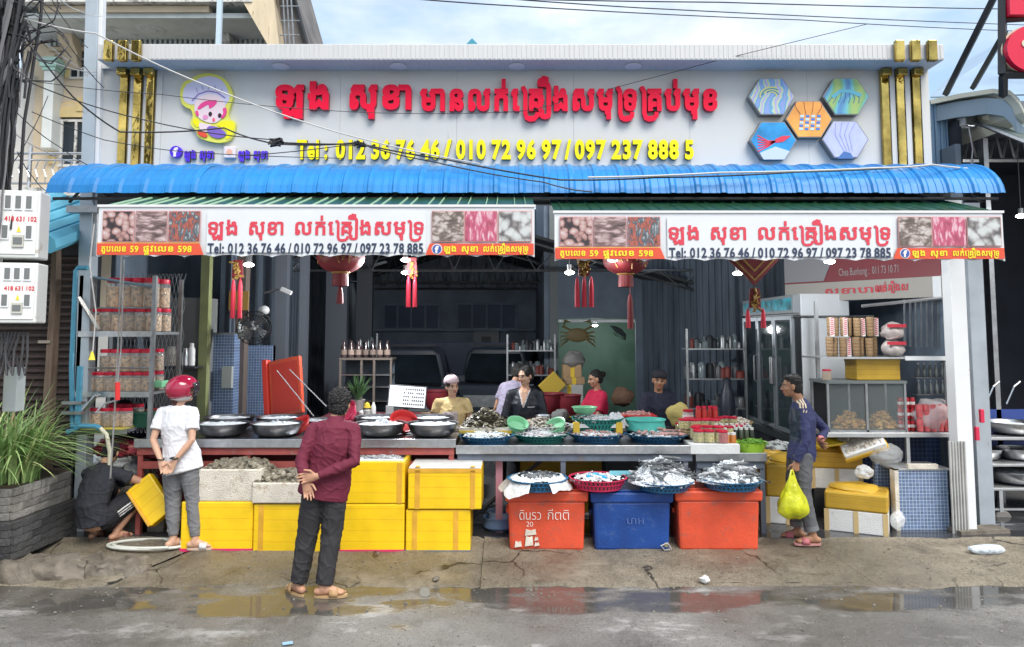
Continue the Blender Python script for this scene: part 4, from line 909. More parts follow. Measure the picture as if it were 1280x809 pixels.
for k_ in range(3):MB().tube([(hx(348+5*k_,30,11.3),11.3,hz(0,11.3)+.8),(hx(360+5*k_,30,11.3),11.3,hz(56,11.3)-.3)],.012,5).build('stair_rail',dull_steel,hs)
for k_ in range(3):MB().tube([(hx(350,30,11.3),11.3,hz(8+18*k_,11.3)),(hx(374,30,11.3),11.3,hz(8+18*k_,11.3))],.010,5).build('stair_rail',steel,hs)
x,z=P(590,56,14);MB()
tag(MB().add([(x-.45,14,z-.35),(x+.45,14,z-.35),(x+.45,18,z-.35),(x-.45,18,z-.35),(x,14,z+.13),(x,18,z+.13)],[(0,1,4),(1,2,5,4),(2,3,5),(3,0,4,5),(0,3,2,1)]).build('roof_ridge',M('teal_roof',(.05,.3,.42),.5)),'small blue roof ridge peeping over the white cornice','roof')
sw=thing('roller_shutter','dark brown closed roller shutter left of the shop behind the meter boxes','shutter',(0,8.6,0))
xa,xb=P(-60,400,8.6)[0],P(118,400,8.6)[0];MB().box(xa,xb,.03,.1,.1,3.2).build('backing',dark_metal,sw)
mb=MB();mb.add([(xa,.03,.004),(xb,.03,.004),(xb,0,.03),(xa,0,.03),(xb,0,.06),(xa,0,.06),(xb,.03,.078),(xa,.03,.078)],[(0,1,2,3),(3,2,4,5),(5,4,6,7)]);slat=meshof(mb,'slat',brown_slat)
pieces(slat,'slat',sw,[(0,0,.12+i*.08)for i in range(37)])
tag(MB().box(xa-.5,xb+.1,8.2,9,3.2,3.34).build('lean_to_roof',M('dark_board',(.06,.05,.05),.8,ns=4,na=.4)),'dark wooden head board above the brown shutter','board')
mb=MB();
for i in range(7):mb.tube([(-5.6+i*.16,8.7,3.75-.06*abs(i-2)),(-5.62+i*.16,7.5,3.28-.05*abs(i-2))],.10,7)
tag(mb.build('tarp_canopy',M('cyan_tarp',(.12,.42,.58),.5,ns=3,na=.15),smooth=True),'light blue tarp canopy drooping behind the meter boxes','tarp')
ps=V(69,330,8.1);tag(MB().tube([(0,0,-2.3),(.02,0,-.4),(.0,0,.35)],[.075,.06,.05],6).build('wooden_post',wood_old,loc=(ps.x,8.1,ps.z)),'weathered wooden post in front of the brown shutter','post')
mb=MB();mb.box(-.13,.0,-.02,.02,-.01,.02);tag(mb.build('wall_bracket',M('rust_pale',(.3,.26,.22),.7),loc=V(64,428,8.05)),'short rusty bar sticking out left of the wooden post','bracket')
bp=thing('blue_pipe','light blue plastic water pipe running down beside the tall steel post','pipe',V(95,335,7.7))
MB().tube([(.12,0,.0),(.02,0,.0),(0,0,-.03),(.0,0,-1.0),(.04,0,-1.62)],.024,8).build('pipe',pvc,bp,smooth=True)
MB().tube([(.10,-.02,-1.0),(.10,-.02,-1.62),(.0,-.02,-1.66)],.03,8).build('pipe',pvc,bp,smooth=True);MB().tube([(.04,-.02,-1.6),(.28,-.02,-1.6),(.33,-.02,-1.62)],.026,8).build('elbow',pvc,bp,smooth=True)
MB().tube([(.33,-.02,-1.62),(.4,-.03,-1.68),(.44,-.03,-1.85),(.44,-.02,-2.2)],.02,8).build('hose',M('hose_cream',(.6,.57,.45),.5),bp,smooth=True)
for z in(-1.38,-1.48):MB().box(-.05,.15,-.06,.02,z,z+.03).build('clamp',dull_steel,bp)
UP=6.4;xu=P(2,400,UP)[0]
tag(MB().tube([(0,0,0),(0,0,9)],[.15,.12],12).build('utility_pole',M('pole_concrete',(.36,.35,.33),.9,ns=6,na=.12,bs=30,ba=.2),loc=(xu-.22,UP+.05,0),smooth=True),'grey concrete utility pole at the left edge of the photo','pole')
cb=MB();rc=random.Random(3)
for i in range(90):
 x0=xu+rc.gauss(.03,.075);y0=UP-.16+rc.gauss(0,.05);pts=[];top=rc.uniform(4.2,6.5);bot=rc.choice([3.05,3.0,2.9,3.6,4.2])+rc.uniform(-.2,.2);nn=9
 for j in range(nn):u=j/(nn-1);z=top+(bot-top)*u;k_=.35+.9*abs(z-3.9)/2;pts.append((x0+(xu+.02-x0)*0+.10*math.sin(u*3+i)*k_+rc.gauss(0,.012),y0+.05*math.cos(u*4+i),z))
 cb.cur=0 if rc.random()<.75 else 1;cb.tube(pts,rc.choice([.006,.008,.011,.014]),5)
cb.cur=0
for i in range(14):
 r_=rc.uniform(.08,.28);c=(xu+rc.uniform(.05,.45),UP-.2,rc.uniform(4.3,5.1));cb.tube([(c[0]+r_*math.cos(a),c[1]+.03*math.sin(3*a),c[2]+r_*.8*math.sin(a))for a in[rc.uniform(0,1)+q*.5 for q in range(rc.choice([7,12,13]))]],.006,5)
tag(cb.build('cable_bundle',[cable_m,M('cable_grey',(.16,.16,.17),.5)]),'thick tangled bundle of black cables hanging down the utility pole','cables',kind='stuff')
def meter(px0,px1,py0,py1,lab,lower=False):
 Y=6.15;xa,zt=P(px0,py0,Y);xb,_=P(px1,py0,Y);_,zb=P(px1,py1,Y);w_=xb-xa;h=zt-zb
 t=thing('meter_box',lab,'meter box',(xa,Y,zb),R(12),'white electricity meter boxes on the pole')
 MB().box(0,w_,0,.22,0,h).build('case',M('meter_white',(.66,.68,.67),.45,ns=3,na=.05,wear=.2,wcol=(.4,.37,.3),wsc=5),t,bevel=.012);MB().box(.03,w_-.02,-.008,0.0,.03,h-.03).build('door',M('meter_door',(.72,.73,.72),.4),t,bevel=.004)
 gl=M('meter_glass',(.16,.17,.17),.2)
 for(a,b,hh)in((.30,.74,.2),(.53,.74,.2),(.77,.74,.2),(.26,.30,.2),(.80,.30,.2)):
  f=MB();f.box(w_*a-.035,w_*a+.025,-.016,-.0085,h*(b)-.02,h*(b+hh));fo=f.build('window_frame',white_paint,t)
  MB().box(w_*a-.025,w_*a+.015,-.020,-.0165,h*b-.005,h*(b+hh)-.015).build('window',gl,fo)
 MB().box(w_*.42,w_*.68,-.022,-.009,h*.16,h*.34).build('latch_plate',M('latch',(.5,.5,.45),.5),t);MB().box(w_*.45,w_*.65,-.026,-.0225,h*.2,h*.3).build('latch_slot',gl,t)
 v_=[(w_*.5,h*.38),(w_*.6,h*.38),(w_*.55,h*.47)];MB().prism(v_,-.012,-.0085).build('warning_triangle',M('warn_yellow',(.75,.6,.05),.5),t)
 mb=text_mb('418 631 102' if not lower else '418 631 102',w_*.22,w_*.95,h*.54,h*.10,-.0105,.001,.03);mb.build('number',M('number_red',(.6,.03,.04),.5),t)
meter(-4,46,237,322,'upper white meter box with red number on the utility pole');meter(-4,43,328,404,'lower white meter box with red number on the utility pole',True)
mb=MB();mb.box(0,.12,0,.12,0,.38);tag(mb.build('junction_box',M('box_grey',(.4,.45,.44),.5),loc=V(2,515,6.6),bevel=.006),'small grey box low on the left edge below the meter boxes','box')
cb=MB()
for i in range(9):x=xu+.05+.03*i;cb.tube([(x,6.3,2.2),(x+.04*math.sin(i),6.25,2.05-.03*(i%3)),(x+.02*i%.1,6.2,1.85),(x-.05,6.3,2.0)],.01,5)
tag(cb.build('cable_loops',cable_m),'looped black cables under the lower meter box','cables')
def wire(pts_px,r,lab,m=cable_m,sg=.0,group='service wires crossing the fascia'):
 pts=[V(*p)for p in pts_px];out=[]
 for i in range(len(pts)-1):
  for j in range(6):
   t=j/6;p=pts[i].lerp(pts[i+1],t);p.z-=sg*4*t*(1-t);out.append(p)
 out.append(pts[-1]);c=pts[0].copy();o=MB().tube([p-c for p in out],r*.72,5).build('wire',m,loc=c,smooth=True);tag(o,lab,'wire',group)
wire([(20,20,6.2),(120,42,6.6),(260,108,6.9),(420,165,7.2),(600,205,7.4)],.010,'pale thick wire falling from the pole across the chef emblem',cable_w,.02)
wire([(20,98,6.3),(200,118,7.2),(440,140,7.8),(640,140,7.9),(700,128,7.9)],.005,'thin wire running level through the red letters',cable_m,.02)
wire([(20,30,6.3),(90,120,6.6),(150,165,7.0),(280,160,7.3),(345,180,7.4),(450,178,7.4)],.011,'black cable sagging from the pole to the knot left of Tel',cable_m,.02)
wire([(30,100,6.3),(180,150,7.0),(345,175,7.4)],.008,'dark cable meeting the knot above the small violet words',cable_m,.03)
wire([(345,178,7.4),(450,180,7.4),(560,200,7.3),(700,225,7.1),(820,222,7.1),(1000,215,7.2),(1160,207,7.4)],.012,'long black cable from the knot down across the blue awning',cable_m,.01)
wire([(450,180,7.38),(540,202,7.2),(680,228,7.05),(740,240,7.0)],.009,'second black cable drooping onto the middle of the blue awning',cable_m,.015)
wire([(300,195,7.35),(430,182,7.4),(450,180,7.4)],.007,'short cable rising to the knot above the yellow digits',cable_m,.01)
wire([(40,140,6.4),(130,175,7.0),(230,190,7.4),(430,198,7.6)],.006,'thin cable just above the small violet words',cable_m,.01)
wire([(735,222,7.06),(900,216,7.1),(1100,210,7.1),(1165,206,7.2),(1230,212,7.6)],.014,'grey cable lying along the right part of the blue awning',cable_w,.008)
wire([(760,112,7.9),(900,75,7.7),(1085,30,7.4)],.005,'thin wire rising from the red letters to the sky at the right',cable_m,.0)
wire([(240,-30,6.6),(600,5,9),(1000,25,13),(1300,40,16)],.012,'thin power line in the sky over the cornice',cable_m,.02,'power lines in the sky')
wire([(420,-20,9),(800,10,12),(1300,32,18)],.014,'upper thin power line in the sky',cable_m,.02,'power lines in the sky');wire([(500,-5,14),(900,3,16),(1300,12,20)],.02,'highest faint power line near the top edge',cable_m,.02,'power lines in the sky')
for i,(a,b,c,d)in enumerate(((20,20,118,95),(25,0,60,60),(45,-5,130,110),(30,60,120,90),(60,-10,110,60),(20,140,128,215),(10,160,100,205),(22,190,60,240),(15,205,60,120),(70,-5,128,20))):
 wire([(a,b,6.25),((a+c)/2,(b+d)/2+6,7),(c,d,7.8)],.006,'thin drop wire number from the pole crossing the cream house'.replace('number ',['steep ','short ','long ','level ','upper ','low sagging ','low straight ','lowest ','rising ','topmost '][i]),cable_m if i%3 else cable_w,.02)
mb=MB();rc=random.Random(5)
for i in range(16):c=V(345,178,7.38);mb.tube([c+Vector((rc.uniform(-.07,.07),rc.uniform(-.03,.03),rc.uniform(-.04,.04)))for _ in range(4)],.009,5)
tag(mb.build('cable_knot',cable_m),'black knot of joined cables left of the yellow Tel','cable knot')
mb=MB();
for i in range(14):c=V(450,180,7.38);mb.tube([c+Vector((rc.uniform(-.06,.06),rc.uniform(-.03,.03),rc.uniform(-.03,.03)))for _ in range(4)],.008,5)
tag(mb.build('cable_knot',cable_m),'black knot of joined cables over the first yellow digits','cable knot')
tag(MB().tube([V(152,318,6.7),V(148,420,6.9),V(143,520,7.0),V(138,598,7.0)],.008,6).build('awning_rod',steel),'thin steel rod hanging from the left banner in front of the jar rack','rod')
mb=thing('pull_cord','white cord with yellow plastic grip hanging by the tall steel post','cord',V(118,280,7.0));o0=V(118,280,7.0)
MB().tube([V(118,280,7.0)-o0,V(112,330,7.0)-o0,V(120,390,7.0)-o0,V(116,440,7.0)-o0],.006,5).build('string',cable_w,mb);q=V(115,446,7.0)-o0;MB().lathe([(.008,.05),(.03,-.03),(.0,-.03)],q,8).build('grip',M('grip_yellow',(.7,.6,.03),.4),mb)
mb=thing('crank_handle','steel awning crank with red plastic grip in front of the jar rack','crank',V(155,340,6.75));o0=V(155,340,6.75)
MB().tube([V(155,325,6.75)-o0,V(151,440,6.9)-o0,V(147,478,6.9)-o0],.007,6).build('rod',steel,mb);MB().tube([V(147,500,6.9)-o0,V(130,505,6.9)-o0,V(121,515,6.9)-o0],.009,6).build('arm',steel,mb);MB().tube([V(147,478,6.9)-o0,V(147,500,6.9)-o0],.022,8).build('grip',red_pl,mb)
st=thing('market_stall','neighbouring blue grey sheet metal stall with curved roof edge and dark open front','building',(0,0,0))
def SX(px,Y,py=400):return P(px,py,Y)[0]
MB().box(SX(1163,8.6),SX(1196,8.6),8.6,8.66,3.3,P(1180,130,8.6)[1]).build('side_sheet',blue_grey,st)
for i in range(5):MB().box(SX(1163,8.6)+.01+i*.065,SX(1163,8.6)+.03+i*.065,8.575,8.6,3.3,P(1180,130,8.6)[1]).build('sheet_rib',blue_grey,st)
MB().box(SX(1196,8.6),SX(1204,8.6),8.55,8.7,3.2,P(1180,125,8.6)[1]).build('side_post',dull_steel,st)
ra,rb=V(1163,115,8.8),V(1300,100,8.2)
mb=MB()
top=V(1290,25,11)
mb.add([V(1163,122,8.9),V(1310,118,8.4),V(1330,10,12.5),V(1205,78,12.5)],[(0,1,2,3)]);mb.build('roof_sheet',M('pale_blue_roof',(.30,.42,.55),.3,metal=.4,ns=2,na=.15),st,solid=.02)
pts=[V(1163,126,8.6),V(1200,118,8.3),V(1240,112,8.0),V(1262,114,7.8),V(1273,124,7.7),V(1279,140,7.65),V(1290,150,7.6)]
mb=MB();v=[]
for p in pts:v+=[p,p+Vector((0,-.02,-.05)),p+Vector((.0,1.6,.05))]
mb.add(v,[(3*i,3*i+1,3*i+4,3*i+3)for i in range(6)]+[(3*i+2,3*i,3*i+3,3*i+5)for i in range(6)]);mb.build('eave',M('eave_cream',(.60,.60,.50),.5),st,solid=.02)
mb=MB();v=[]
for p in pts:v+=[p+Vector((0,.1,-.06)),p+Vector((0,.1,-.24))]
mb.add(v,[(2*i,2*i+1,2*i+3,2*i+2)for i in range(6)]);mb.build('fascia_strip',M('fascia_blue',(.34,.44,.52),.5),st,solid=.03)
MB().box(SX(1205,9.0),12,8.95,9.1,P(1230,150,9)[1],P(1230,138,9)[1]+.1).build('beam',dull_steel,st)
MB().box(SX(1240,9.2),SX(1246,9.2),9.2,9.3,.1,4.6).build('column',dull_steel,st)
for k_ in range(5):
 a=V(1205+16*k_,200,9.6);b=V(1212+16*k_,165,9.6);c=V(1221+16*k_,200,9.6);MB().tube([a,b,c],.02,4).build('truss_web',dull_steel,st)
MB().tube([V(1200,200,9.6),V(1300,200,9.6)],.03,4).build('truss_chord',dull_steel,st);MB().tube([V(1200,165,9.6),V(1300,163,9.6)],.03,4).build('truss_chord',dull_steel,st)
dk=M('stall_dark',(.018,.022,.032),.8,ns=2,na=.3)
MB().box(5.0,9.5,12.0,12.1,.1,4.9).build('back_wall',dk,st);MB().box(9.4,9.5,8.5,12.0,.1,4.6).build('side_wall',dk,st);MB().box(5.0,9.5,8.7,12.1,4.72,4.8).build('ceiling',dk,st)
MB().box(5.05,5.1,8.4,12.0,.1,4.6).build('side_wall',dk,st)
aw2=thing('grey_awning','half folded grey green awning of the neighbouring stall at the right edge','awning',V(1218,152,8.4));o0=V(1218,152,8.4)
MB().add([V(1218,152,8.4)-o0,V(1300,185,7.0)-o0,V(1310,150,8.6)-o0,V(1232,145,9.0)-o0],[(0,1,2,3)]).build('cloth',M('awning_greygreen',(.10,.13,.12),.7),aw2,solid=.01);MB().tube([V(1218,152,8.4)-o0,V(1300,185,7.0)-o0],.025,6).build('front_bar',steel,aw2)
rx=thing('awning_winder','rusty folded winder box hanging on the post of the neighbouring stall','winder',V(1208,150,8.4));MB().cbox((0,0,0),(.16,.12,.16),(0,0,.3)).build('box',dull_steel,rx,bevel=.01);MB().tube([(0,-.03,-.05),(.03,-.04,-.35),(.0,-.03,-.6),(.06,0,-.45)],.008,5).build('cord',cable_w,rx)
sg=thing('red_sign','red plastic shop sign in a dark frame at the top right corner','sign',V(1253,90,7.6));o0=V(1253,90,7.6)
fr=MB();A,B,C_,D=[V(*q)-o0 for q in((1253,93,7.6),(1253,-20,7.6),(1300,-20,7.6),(1300,93,7.6))]
for a,b in((A,B),(B,C_),(D,A)):fr.bar(a,b,.07)
fr.bar(V(1253,25,7.6)-o0,V(1300,22,7.6)-o0,.05);fr.bar(V(1254,95,7.6)-o0,V(1254,120,7.8)-o0,.06);fr.build('frame',dark_metal,sg)
q=[(1292-33*math.cos(R(a)),60-29*math.sin(R(a)))for a in range(-80,80,12)];pts=[V(x,y,7.5)-o0 for x,y in q]+[V(1300,30,7.5)-o0,V(1300,90,7.5)-o0]
pl=[(p.x,p.z)for p in pts];ar=sum(pl[i][0]*pl[(i+1)%len(pl)][1]-pl[(i+1)%len(pl)][0]*pl[i][1]for i in range(len(pl)));pl=pl if ar>0 else pl[::-1]
MB().prism(pl,-.10,.03).build('letter',M('sign_red_b',(.62,.01,.05),.35),sg);pl2=[(a*1.03-.015,b*1.03)for a,b in pl];MB().prism(pl2,-.03,.035).build('letter_edge',M('edge_cream',(.6,.55,.42),.5),sg)
a,b=V(1262,0,7.5)-o0,V(1300,18,7.5)-o0;MB().box(a.x,b.x,-.1,.02,b.z,a.z+.3).build('panel',M('sign_red_b',(.62,.01,.05),.35),sg)
z_=V(1290,50,7.4)-o0;MB().prism(circle(z_.x,z_.z,.04),-.11,-.101).build('spot',M('edge_cream',(.6,.55,.42),.5),sg)
tag(MB().bar(V(1246,-10,7.6),V(1182,118,8.7),.06).build('sign_strut',dark_metal),'long dark strut leaning from the red sign down to the stall roof','strut','struts of the red sign');tag(MB().bar(V(1256,40,7.7),V(1216,110,8.6),.05).build('sign_strut',dark_metal),'short dark strut close to the red sign','strut','struts of the red sign')
def bowl_thing(px,Y,z,r,h,lab,m=bowl_metal,group='metal bowls of seafood on the left table',fill=ice,name='metal_bowl',cat='bowl',fl=.7,thick=.012,taper=.62,handles=False):
 x=(px-640)/F*Y*1.0;x=P(px,530,Y)[0]
 t=thing(name,lab,cat,(x,Y,z),rnd.uniform(0,6),group)
 pr=[(0,.004),(r*taper,.0),(r*(taper+.22),h*.25),(r*.95,h*.75),(r*.97,h*.97),(r*1.03,h),(r*1.03,h-.008),(r*.965,h*.94),(r*.90,h*.6),(r*taper,.02),(0,.018)]
 MB().lathe(pr[1:-1]if False else[(0,0)]+pr[1:],n=36).build('bowl',m,t,smooth=True,)
 if handles:
  for s_ in(-1,1):MB().tube([(s_*r*.98,-.05,h*.7),(s_*(r*1.1),-.03,h*.75),(s_*(r*1.1),.03,h*.75),(s_*r*.98,.05,h*.7)],.006,5).build('handle',m,t)
 if fill:
  mb=MB();n=28;k_=8;vs=[(0,0,h*fl+.02)]
  for i in range(1,k_+1):
   for j in range(n):q=r*.93*i/k_;a=2*math.pi*j/n;p=(q*math.cos(a),q*math.sin(a));vs.append((p[0],p[1],h*fl+.02*(1-i/k_)+.022*noise.noise((p[0]*18+px,p[1]*18,0))*(1-(i==k_))))
  mb.add(vs,[(0,1+j,1+(j+1)%n)for j in range(n)]+[(1+i*n+j,1+(i+1)*n+j,1+(i+1)*n+(j+1)%n,1+i*n+(j+1)%n)for i in range(k_-1)for j in range(n)]);mb.build('contents',fill,t,smooth=True,auto=70)
 return t
def crumple(mb,r,seed,c=(0,0,0),k=1):
 o=len(mb.v);mb.sph((0,0,0),(1,1,1),40,26)
 for i in range(o,len(mb.v)):
  d=Vector(mb.v[i]);q=1+k*(.30*noise.noise(d*1.7+Vector((seed*3.1,0,0)))-.30*(1-abs(noise.noise(d*2.6+Vector((0,seed*1.7,0))))*4)*.35+.10*noise.noise(d*7+Vector((seed,1,0))))
  mb.v[i]=(c[0]+d.x*q*r[0],c[1]+d.y*q*r[1],c[2]+d.z*q*r[2])
def rotm():return Matrix.Rotation(rnd.uniform(0,6.28),4,'Z')@Matrix.Rotation(rnd.uniform(-.5,.5),4,'X')@Matrix.Rotation(rnd.uniform(-.5,.5),4,'Y')
def it_fish(mb,p,s):
 mb.T=Matrix.Translation(p)@Matrix.Rotation(rnd.uniform(0,6.28),4,'Z')@Matrix.Rotation(rnd.uniform(-.2,.2),4,'Y')@Matrix.Rotation(rnd.uniform(-.6,.6),4,'X')@Matrix.Diagonal((s,s,s*.8,1))
 mb.tube([(-.5,0,0),(-.42,.02,0),(-.2,.04,.0),(.1,.03,0),(.34,-.02,0),(.42,-.04,0)],[.015,.055,.09,.075,.03,.01],8);mb.add([(.38,-.03,0),(.58,.0,.10),(.54,-.04,0),(.58,-.05,-.10)],[(0,1,2),(0,2,3)]);mb.T=None
def it_shell(mb,p,s):
 mb.T=Matrix.Translation(p)@rotm()@Matrix.Scale(s,4);n=8
 vs=[(0,0,.22)]+[(.5*math.cos(2*math.pi*j/n),.38*math.sin(2*math.pi*j/n),0)for j in range(n)]+[(0,0,-.2)]
 mb.add(vs,[(0,1+j,1+(j+1)%n)for j in range(n)]+[(n+1,1+(j+1)%n,1+j)for j in range(n)]);mb.T=None
def it_rock(mb,p,s):
 mb.T=Matrix.Translation(p)@rotm()@Matrix.Scale(s,4);o=len(mb.v);vs=[];n=6
 vs.append((0,0,.3))
 for k_ in(0,1):vs+=[((.5-.1*k_)*rnd.uniform(.7,1.2)*math.cos(2*math.pi*(j+k_*.5)/n),.36*rnd.uniform(.7,1.2)*math.sin(2*math.pi*(j+k_*.5)/n),.12-.24*k_)for j in range(n)]
 vs.append((0,0,-.28));mb.add(vs,[(0,1+j,1+(j+1)%n)for j in range(n)]+[(1+j,1+n+j,1+(j+1)%n)for j in range(n)]+[(1+(j+1)%n,1+n+j,1+n+(j+1)%n)for j in range(n)]+[(2*n+1,1+n+(j+1)%n,1+n+j)for j in range(n)]);mb.T=None
def it_shrimp(mb,p,s):
 mb.T=Matrix.Translation(p)@rotm()@Matrix.Scale(s,4);mb.tube([(.5*math.cos(a),.4*math.sin(a),0)for a in(0,.7,1.4,2.1,2.8)],[.03,.1,.12,.1,.02],5);mb.T=None
def it_chip(mb,p,s):
 mb.T=Matrix.Translation(p)@rotm()@Matrix.Scale(s,4);mb.add([(rnd.uniform(.2,.5),0,0),(-.3,rnd.uniform(.2,.5),0),(-.3,-.4,.1),(0,0,rnd.uniform(.2,.5))],[(0,1,3),(1,2,3),(2,0,3),(0,2,1)]);mb.T=None
ITEMS=dict(fish=it_fish,shell=it_shell,rock=it_rock,shrimp=it_shrimp,chip=lambda mb,p,s:it_rock(mb,p,s*.72))
def heap(name,loc,rx,ry,h,items,mats,label,cat='seafood',base=True,pw=1.4,seed=0,box=False):
 """mound plus loose items, items = [(kind, count, size, mat index, lo, hi)]; base uses mat 0"""
 mb=MB();r2=random.Random(seed or int(loc[0]*977));
 def hh(u,v):
  d=max(abs(u),abs(v))if box else math.hypot(u,v)
  return h*max(0,1-d**pw)+.10*h*noise.noise((u*4+loc[0]*7,v*4,h*5))+.02*noise.noise((u*14,v*14,loc[0]))
 if base:
  n,k_=(30,9);vs=[(0,0,hh(0,0))]
  for i in range(1,k_+1):
   for j in range(n):
    a=2*math.pi*j/n;u,v=math.cos(a)*i/k_,math.sin(a)*i/k_
    if box:m=max(abs(math.cos(a)),abs(math.sin(a)));u,v=u/m,v/m
    vs.append((u*rx,v*ry,hh(u,v)if i<k_ else 0))
  mb.add(vs,[(0,1+j,1+(j+1)%n)for j in range(n)]+[(1+i*n+j,1+(i+1)*n+j,1+(i+1)*n+(j+1)%n,1+i*n+(j+1)%n)for i in range(k_-1)for j in range(n)])
 for kind,cnt,sz,mi,lo,hi in items:
  mb.cur=mi
  for _ in range(cnt):
   while True:
    u,v=r2 .uniform(-1,1),r2 .uniform(-1,1);d=max(abs(u),abs(v))if box else math.hypot(u,v)
    if lo<=d<=hi:break
   ITEMS[kind](mb,Vector((u*rx,v*ry,hh(u,v)+sz*.08)),sz*r2 .uniform(.75,1.25))
 o=mb.build(name,mats,loc=loc,smooth=True,auto=62);return tag(o,label,cat,kind='stuff')
def basket_tray(px,Y,z,r,h,m,lab,group='round plastic basket trays on the market table',rim=label_w,name='basket_tray',n=40):
 t=thing(name,lab,'basket',(P(px,545,Y)[0],Y,z),rnd.uniform(0,6),group)
 mb=MB();mb.lathe([(0,0),(r*.8,0),(r*.82,h*.15),(r*.80,h*.15),(0,.008)],n=n)
 for j in range(n):
  a=2*math.pi*j/n;b=a+2*math.pi/n*.62
  for k_ in range(2):
   z0,z1=h*(.15+.42*k_),h*(.15+.36+.42*k_);r0,r1=r*(.82+.08*k_),r*(.895+.08*k_);q=math.pi/n*k_
   mb.add([(r0*math.cos(a+q),r0*math.sin(a+q),z0),(r0*math.cos(b+q),r0*math.sin(b+q),z0),(r1*math.cos(b+q),r1*math.sin(b+q),z1),(r1*math.cos(a+q),r1*math.sin(a+q),z1)],[(0,1,2,3)])
 mb.lathe([(r*.885,h*.5),(r*.91,h*.5),(r*.915,h*.58),(r*.89,h*.58),(r*.885,h*.5)],n=n)
 mb.build('wall',m,t);MB().lathe([(r*.96,h*.9),(r*1.02,h*.92),(r*1.03,h),(r*.97,h),(r*.96,h*.9)],n=n).build('rim',m,t,smooth=True)
 MB().lathe([(r*.80,h*.1),(r*.955,h*.9)],n=n).build('liner',M('liner_'+m.name,tuple(c*.6 for c in m.diffuse_color[:3])if False else(.03,.05,.06),.6),t)
 return t
TZL,TZR=1.108,1.045
def table(px0,px1,Y0,Y1,z,lab,beam,legs,edge=steel,extra=None):
 xa,xb=P(px0,550,Y0)[0],P(px1,550,Y0)[0];t=thing('market_table',lab,'table',((xa+xb)/2,(Y0+Y1)/2,FLZ));w_=(xb-xa)/2;d=(Y1-Y0)/2;zz=z-FLZ
 MB().box(-w_,w_,-d,d,zz-.03,zz).build('tabletop',edge,t,bevel=.006);MB().box(-w_,w_,-d-.012,-d,zz-.075,zz+.012).build('front_edge',edge,t,bevel=.004)
 MB().box(-w_+.02,w_-.02,-d+.02,-d+.06,zz-.15,zz-.08).build('apron',beam,t)
 for lx_ in legs:
  for s_ in(-1,1):MB().box(lx_*w_-.025,lx_*w_+.025,s_*(d-.06)-.025,s_*(d-.06)+.025,0,zz-.03).build('leg',beam,t)
 return t,w_,d,zz
t,w_,d,zz=table(168,570,7.75,9.0,TZL,'left steel topped market table with red painted beams holding metal bowls',redbeam,(-.97,-.3,.35,.97))
for z0,z1 in((zz-.29,zz-.22),):MB().box(-w_+.03,w_-.02,-d+.03,-d+.07,z0,z1).build('rail',redbeam,t)
MB().box(-w_,w_,0,d,zz+.001,zz+.010).build('rear_step',dull_steel,t)
MB().box(-w_+.05,w_-.05,-d+.3,-d+.34,.02,zz-.2).build('red_back_cloth',red_cloth,t)
t,w_,d,zz=table(570,868,7.75,9.0,TZR,'right steel topped market table holding trays of shellfish and fish',M('beam_bluegrey',(.13,.15,.19),.5,ns=5,na=.2,wear=.3,wcol=(.2,.15,.1),wsc=8),(-.97,-.1,.93))
MB().box(-w_,w_,-.12,d,zz+.001,zz+.048).build('rear_step',dull_steel,t)
MB().bar((-w_*.9,-d+.2,.1),(-w_*.2,-d+.2,zz-.1),.03).build('brace',dark_metal,t);MB().bar((w_*.2,-d+.1,.25),(w_*.85,-d+.1,zz-.1),.04).build('brace',dark_metal,t)
pnk=MB().box(-.035,.035,-.03,.03,0,.84).build('pink_post',M('pink_paint',(.42,.2,.26),.6),loc=(P(624,600,7.9)[0],7.9,FLZ));tag(pnk,'faded pink post under the right market table beside the blue tub','post')
t,w_,d,zz=table(869,958,7.78,8.7,.965,'low condiment table at the right end with foam tray and jars',M('beam_slate',(.12,.15,.19),.5),(-.9,.9),edge=dull_steel)
for px,Y,z,r,h,lab in((287,8.5,TZL+.013,.27,.145,'metal bowl of shaved ice, leftmost in the back row behind the helmeted woman'),(350,8.5,TZL+.013,.26,.145,'metal bowl in the back row below the leaning red lid'),(471,8.5,TZL+.013,.235,.145,'metal bowl in the back row just right of the man in maroon'),(540,8.5,TZL+.013,.25,.145,'metal bowl in the back row in front of the woman in the yellow shirt'),(279,8.06,TZL+.002,.265,.14,'metal bowl of shaved ice, leftmost in the front row of the left table'),(346,8.06,TZL+.002,.265,.14,'front metal bowl heaped with ice left of the man in maroon'),(476,8.06,TZL+.002,.265,.14,'front metal bowl with plastic wrapped white fish right of the man in maroon'),(541,8.06,TZL+.002,.27,.14,'front metal bowl of water and pale squid at the right end of the left table')):
 bowl_thing(px,Y,z,r,h,lab,fl=.78 if Y>8.2 else .84)
bowl_thing(210,8.18,TZL+.002,.2,.1,'dark metal bowl half hidden behind the helmeted woman',fill=None);bowl_thing(402,8.6,TZL+.013,.22,.1,'metal bowl with sorted fish behind the shoulder of the man in maroon',fill=fish_s)
heap('ice_pile',V(478,534,8.06),.15,.15,.085,[('chip',60,.05,0,0,1)],[ice],'crumpled pale wrapped fish piled in the front bowl beside the maroon man','ice')
heap('ice_pile',V(346,535,8.06),.18,.16,.06,[('chip',120,.05,0,0,1)],[ice],'loose shaved ice piled in the front bowl left of the maroon man','ice')
heap('ice_pile',V(281,537,8.06),.2,.18,.03,[('chip',100,.04,0,0,1)],[ice],'loose shaved ice in the leftmost front bowl','ice')
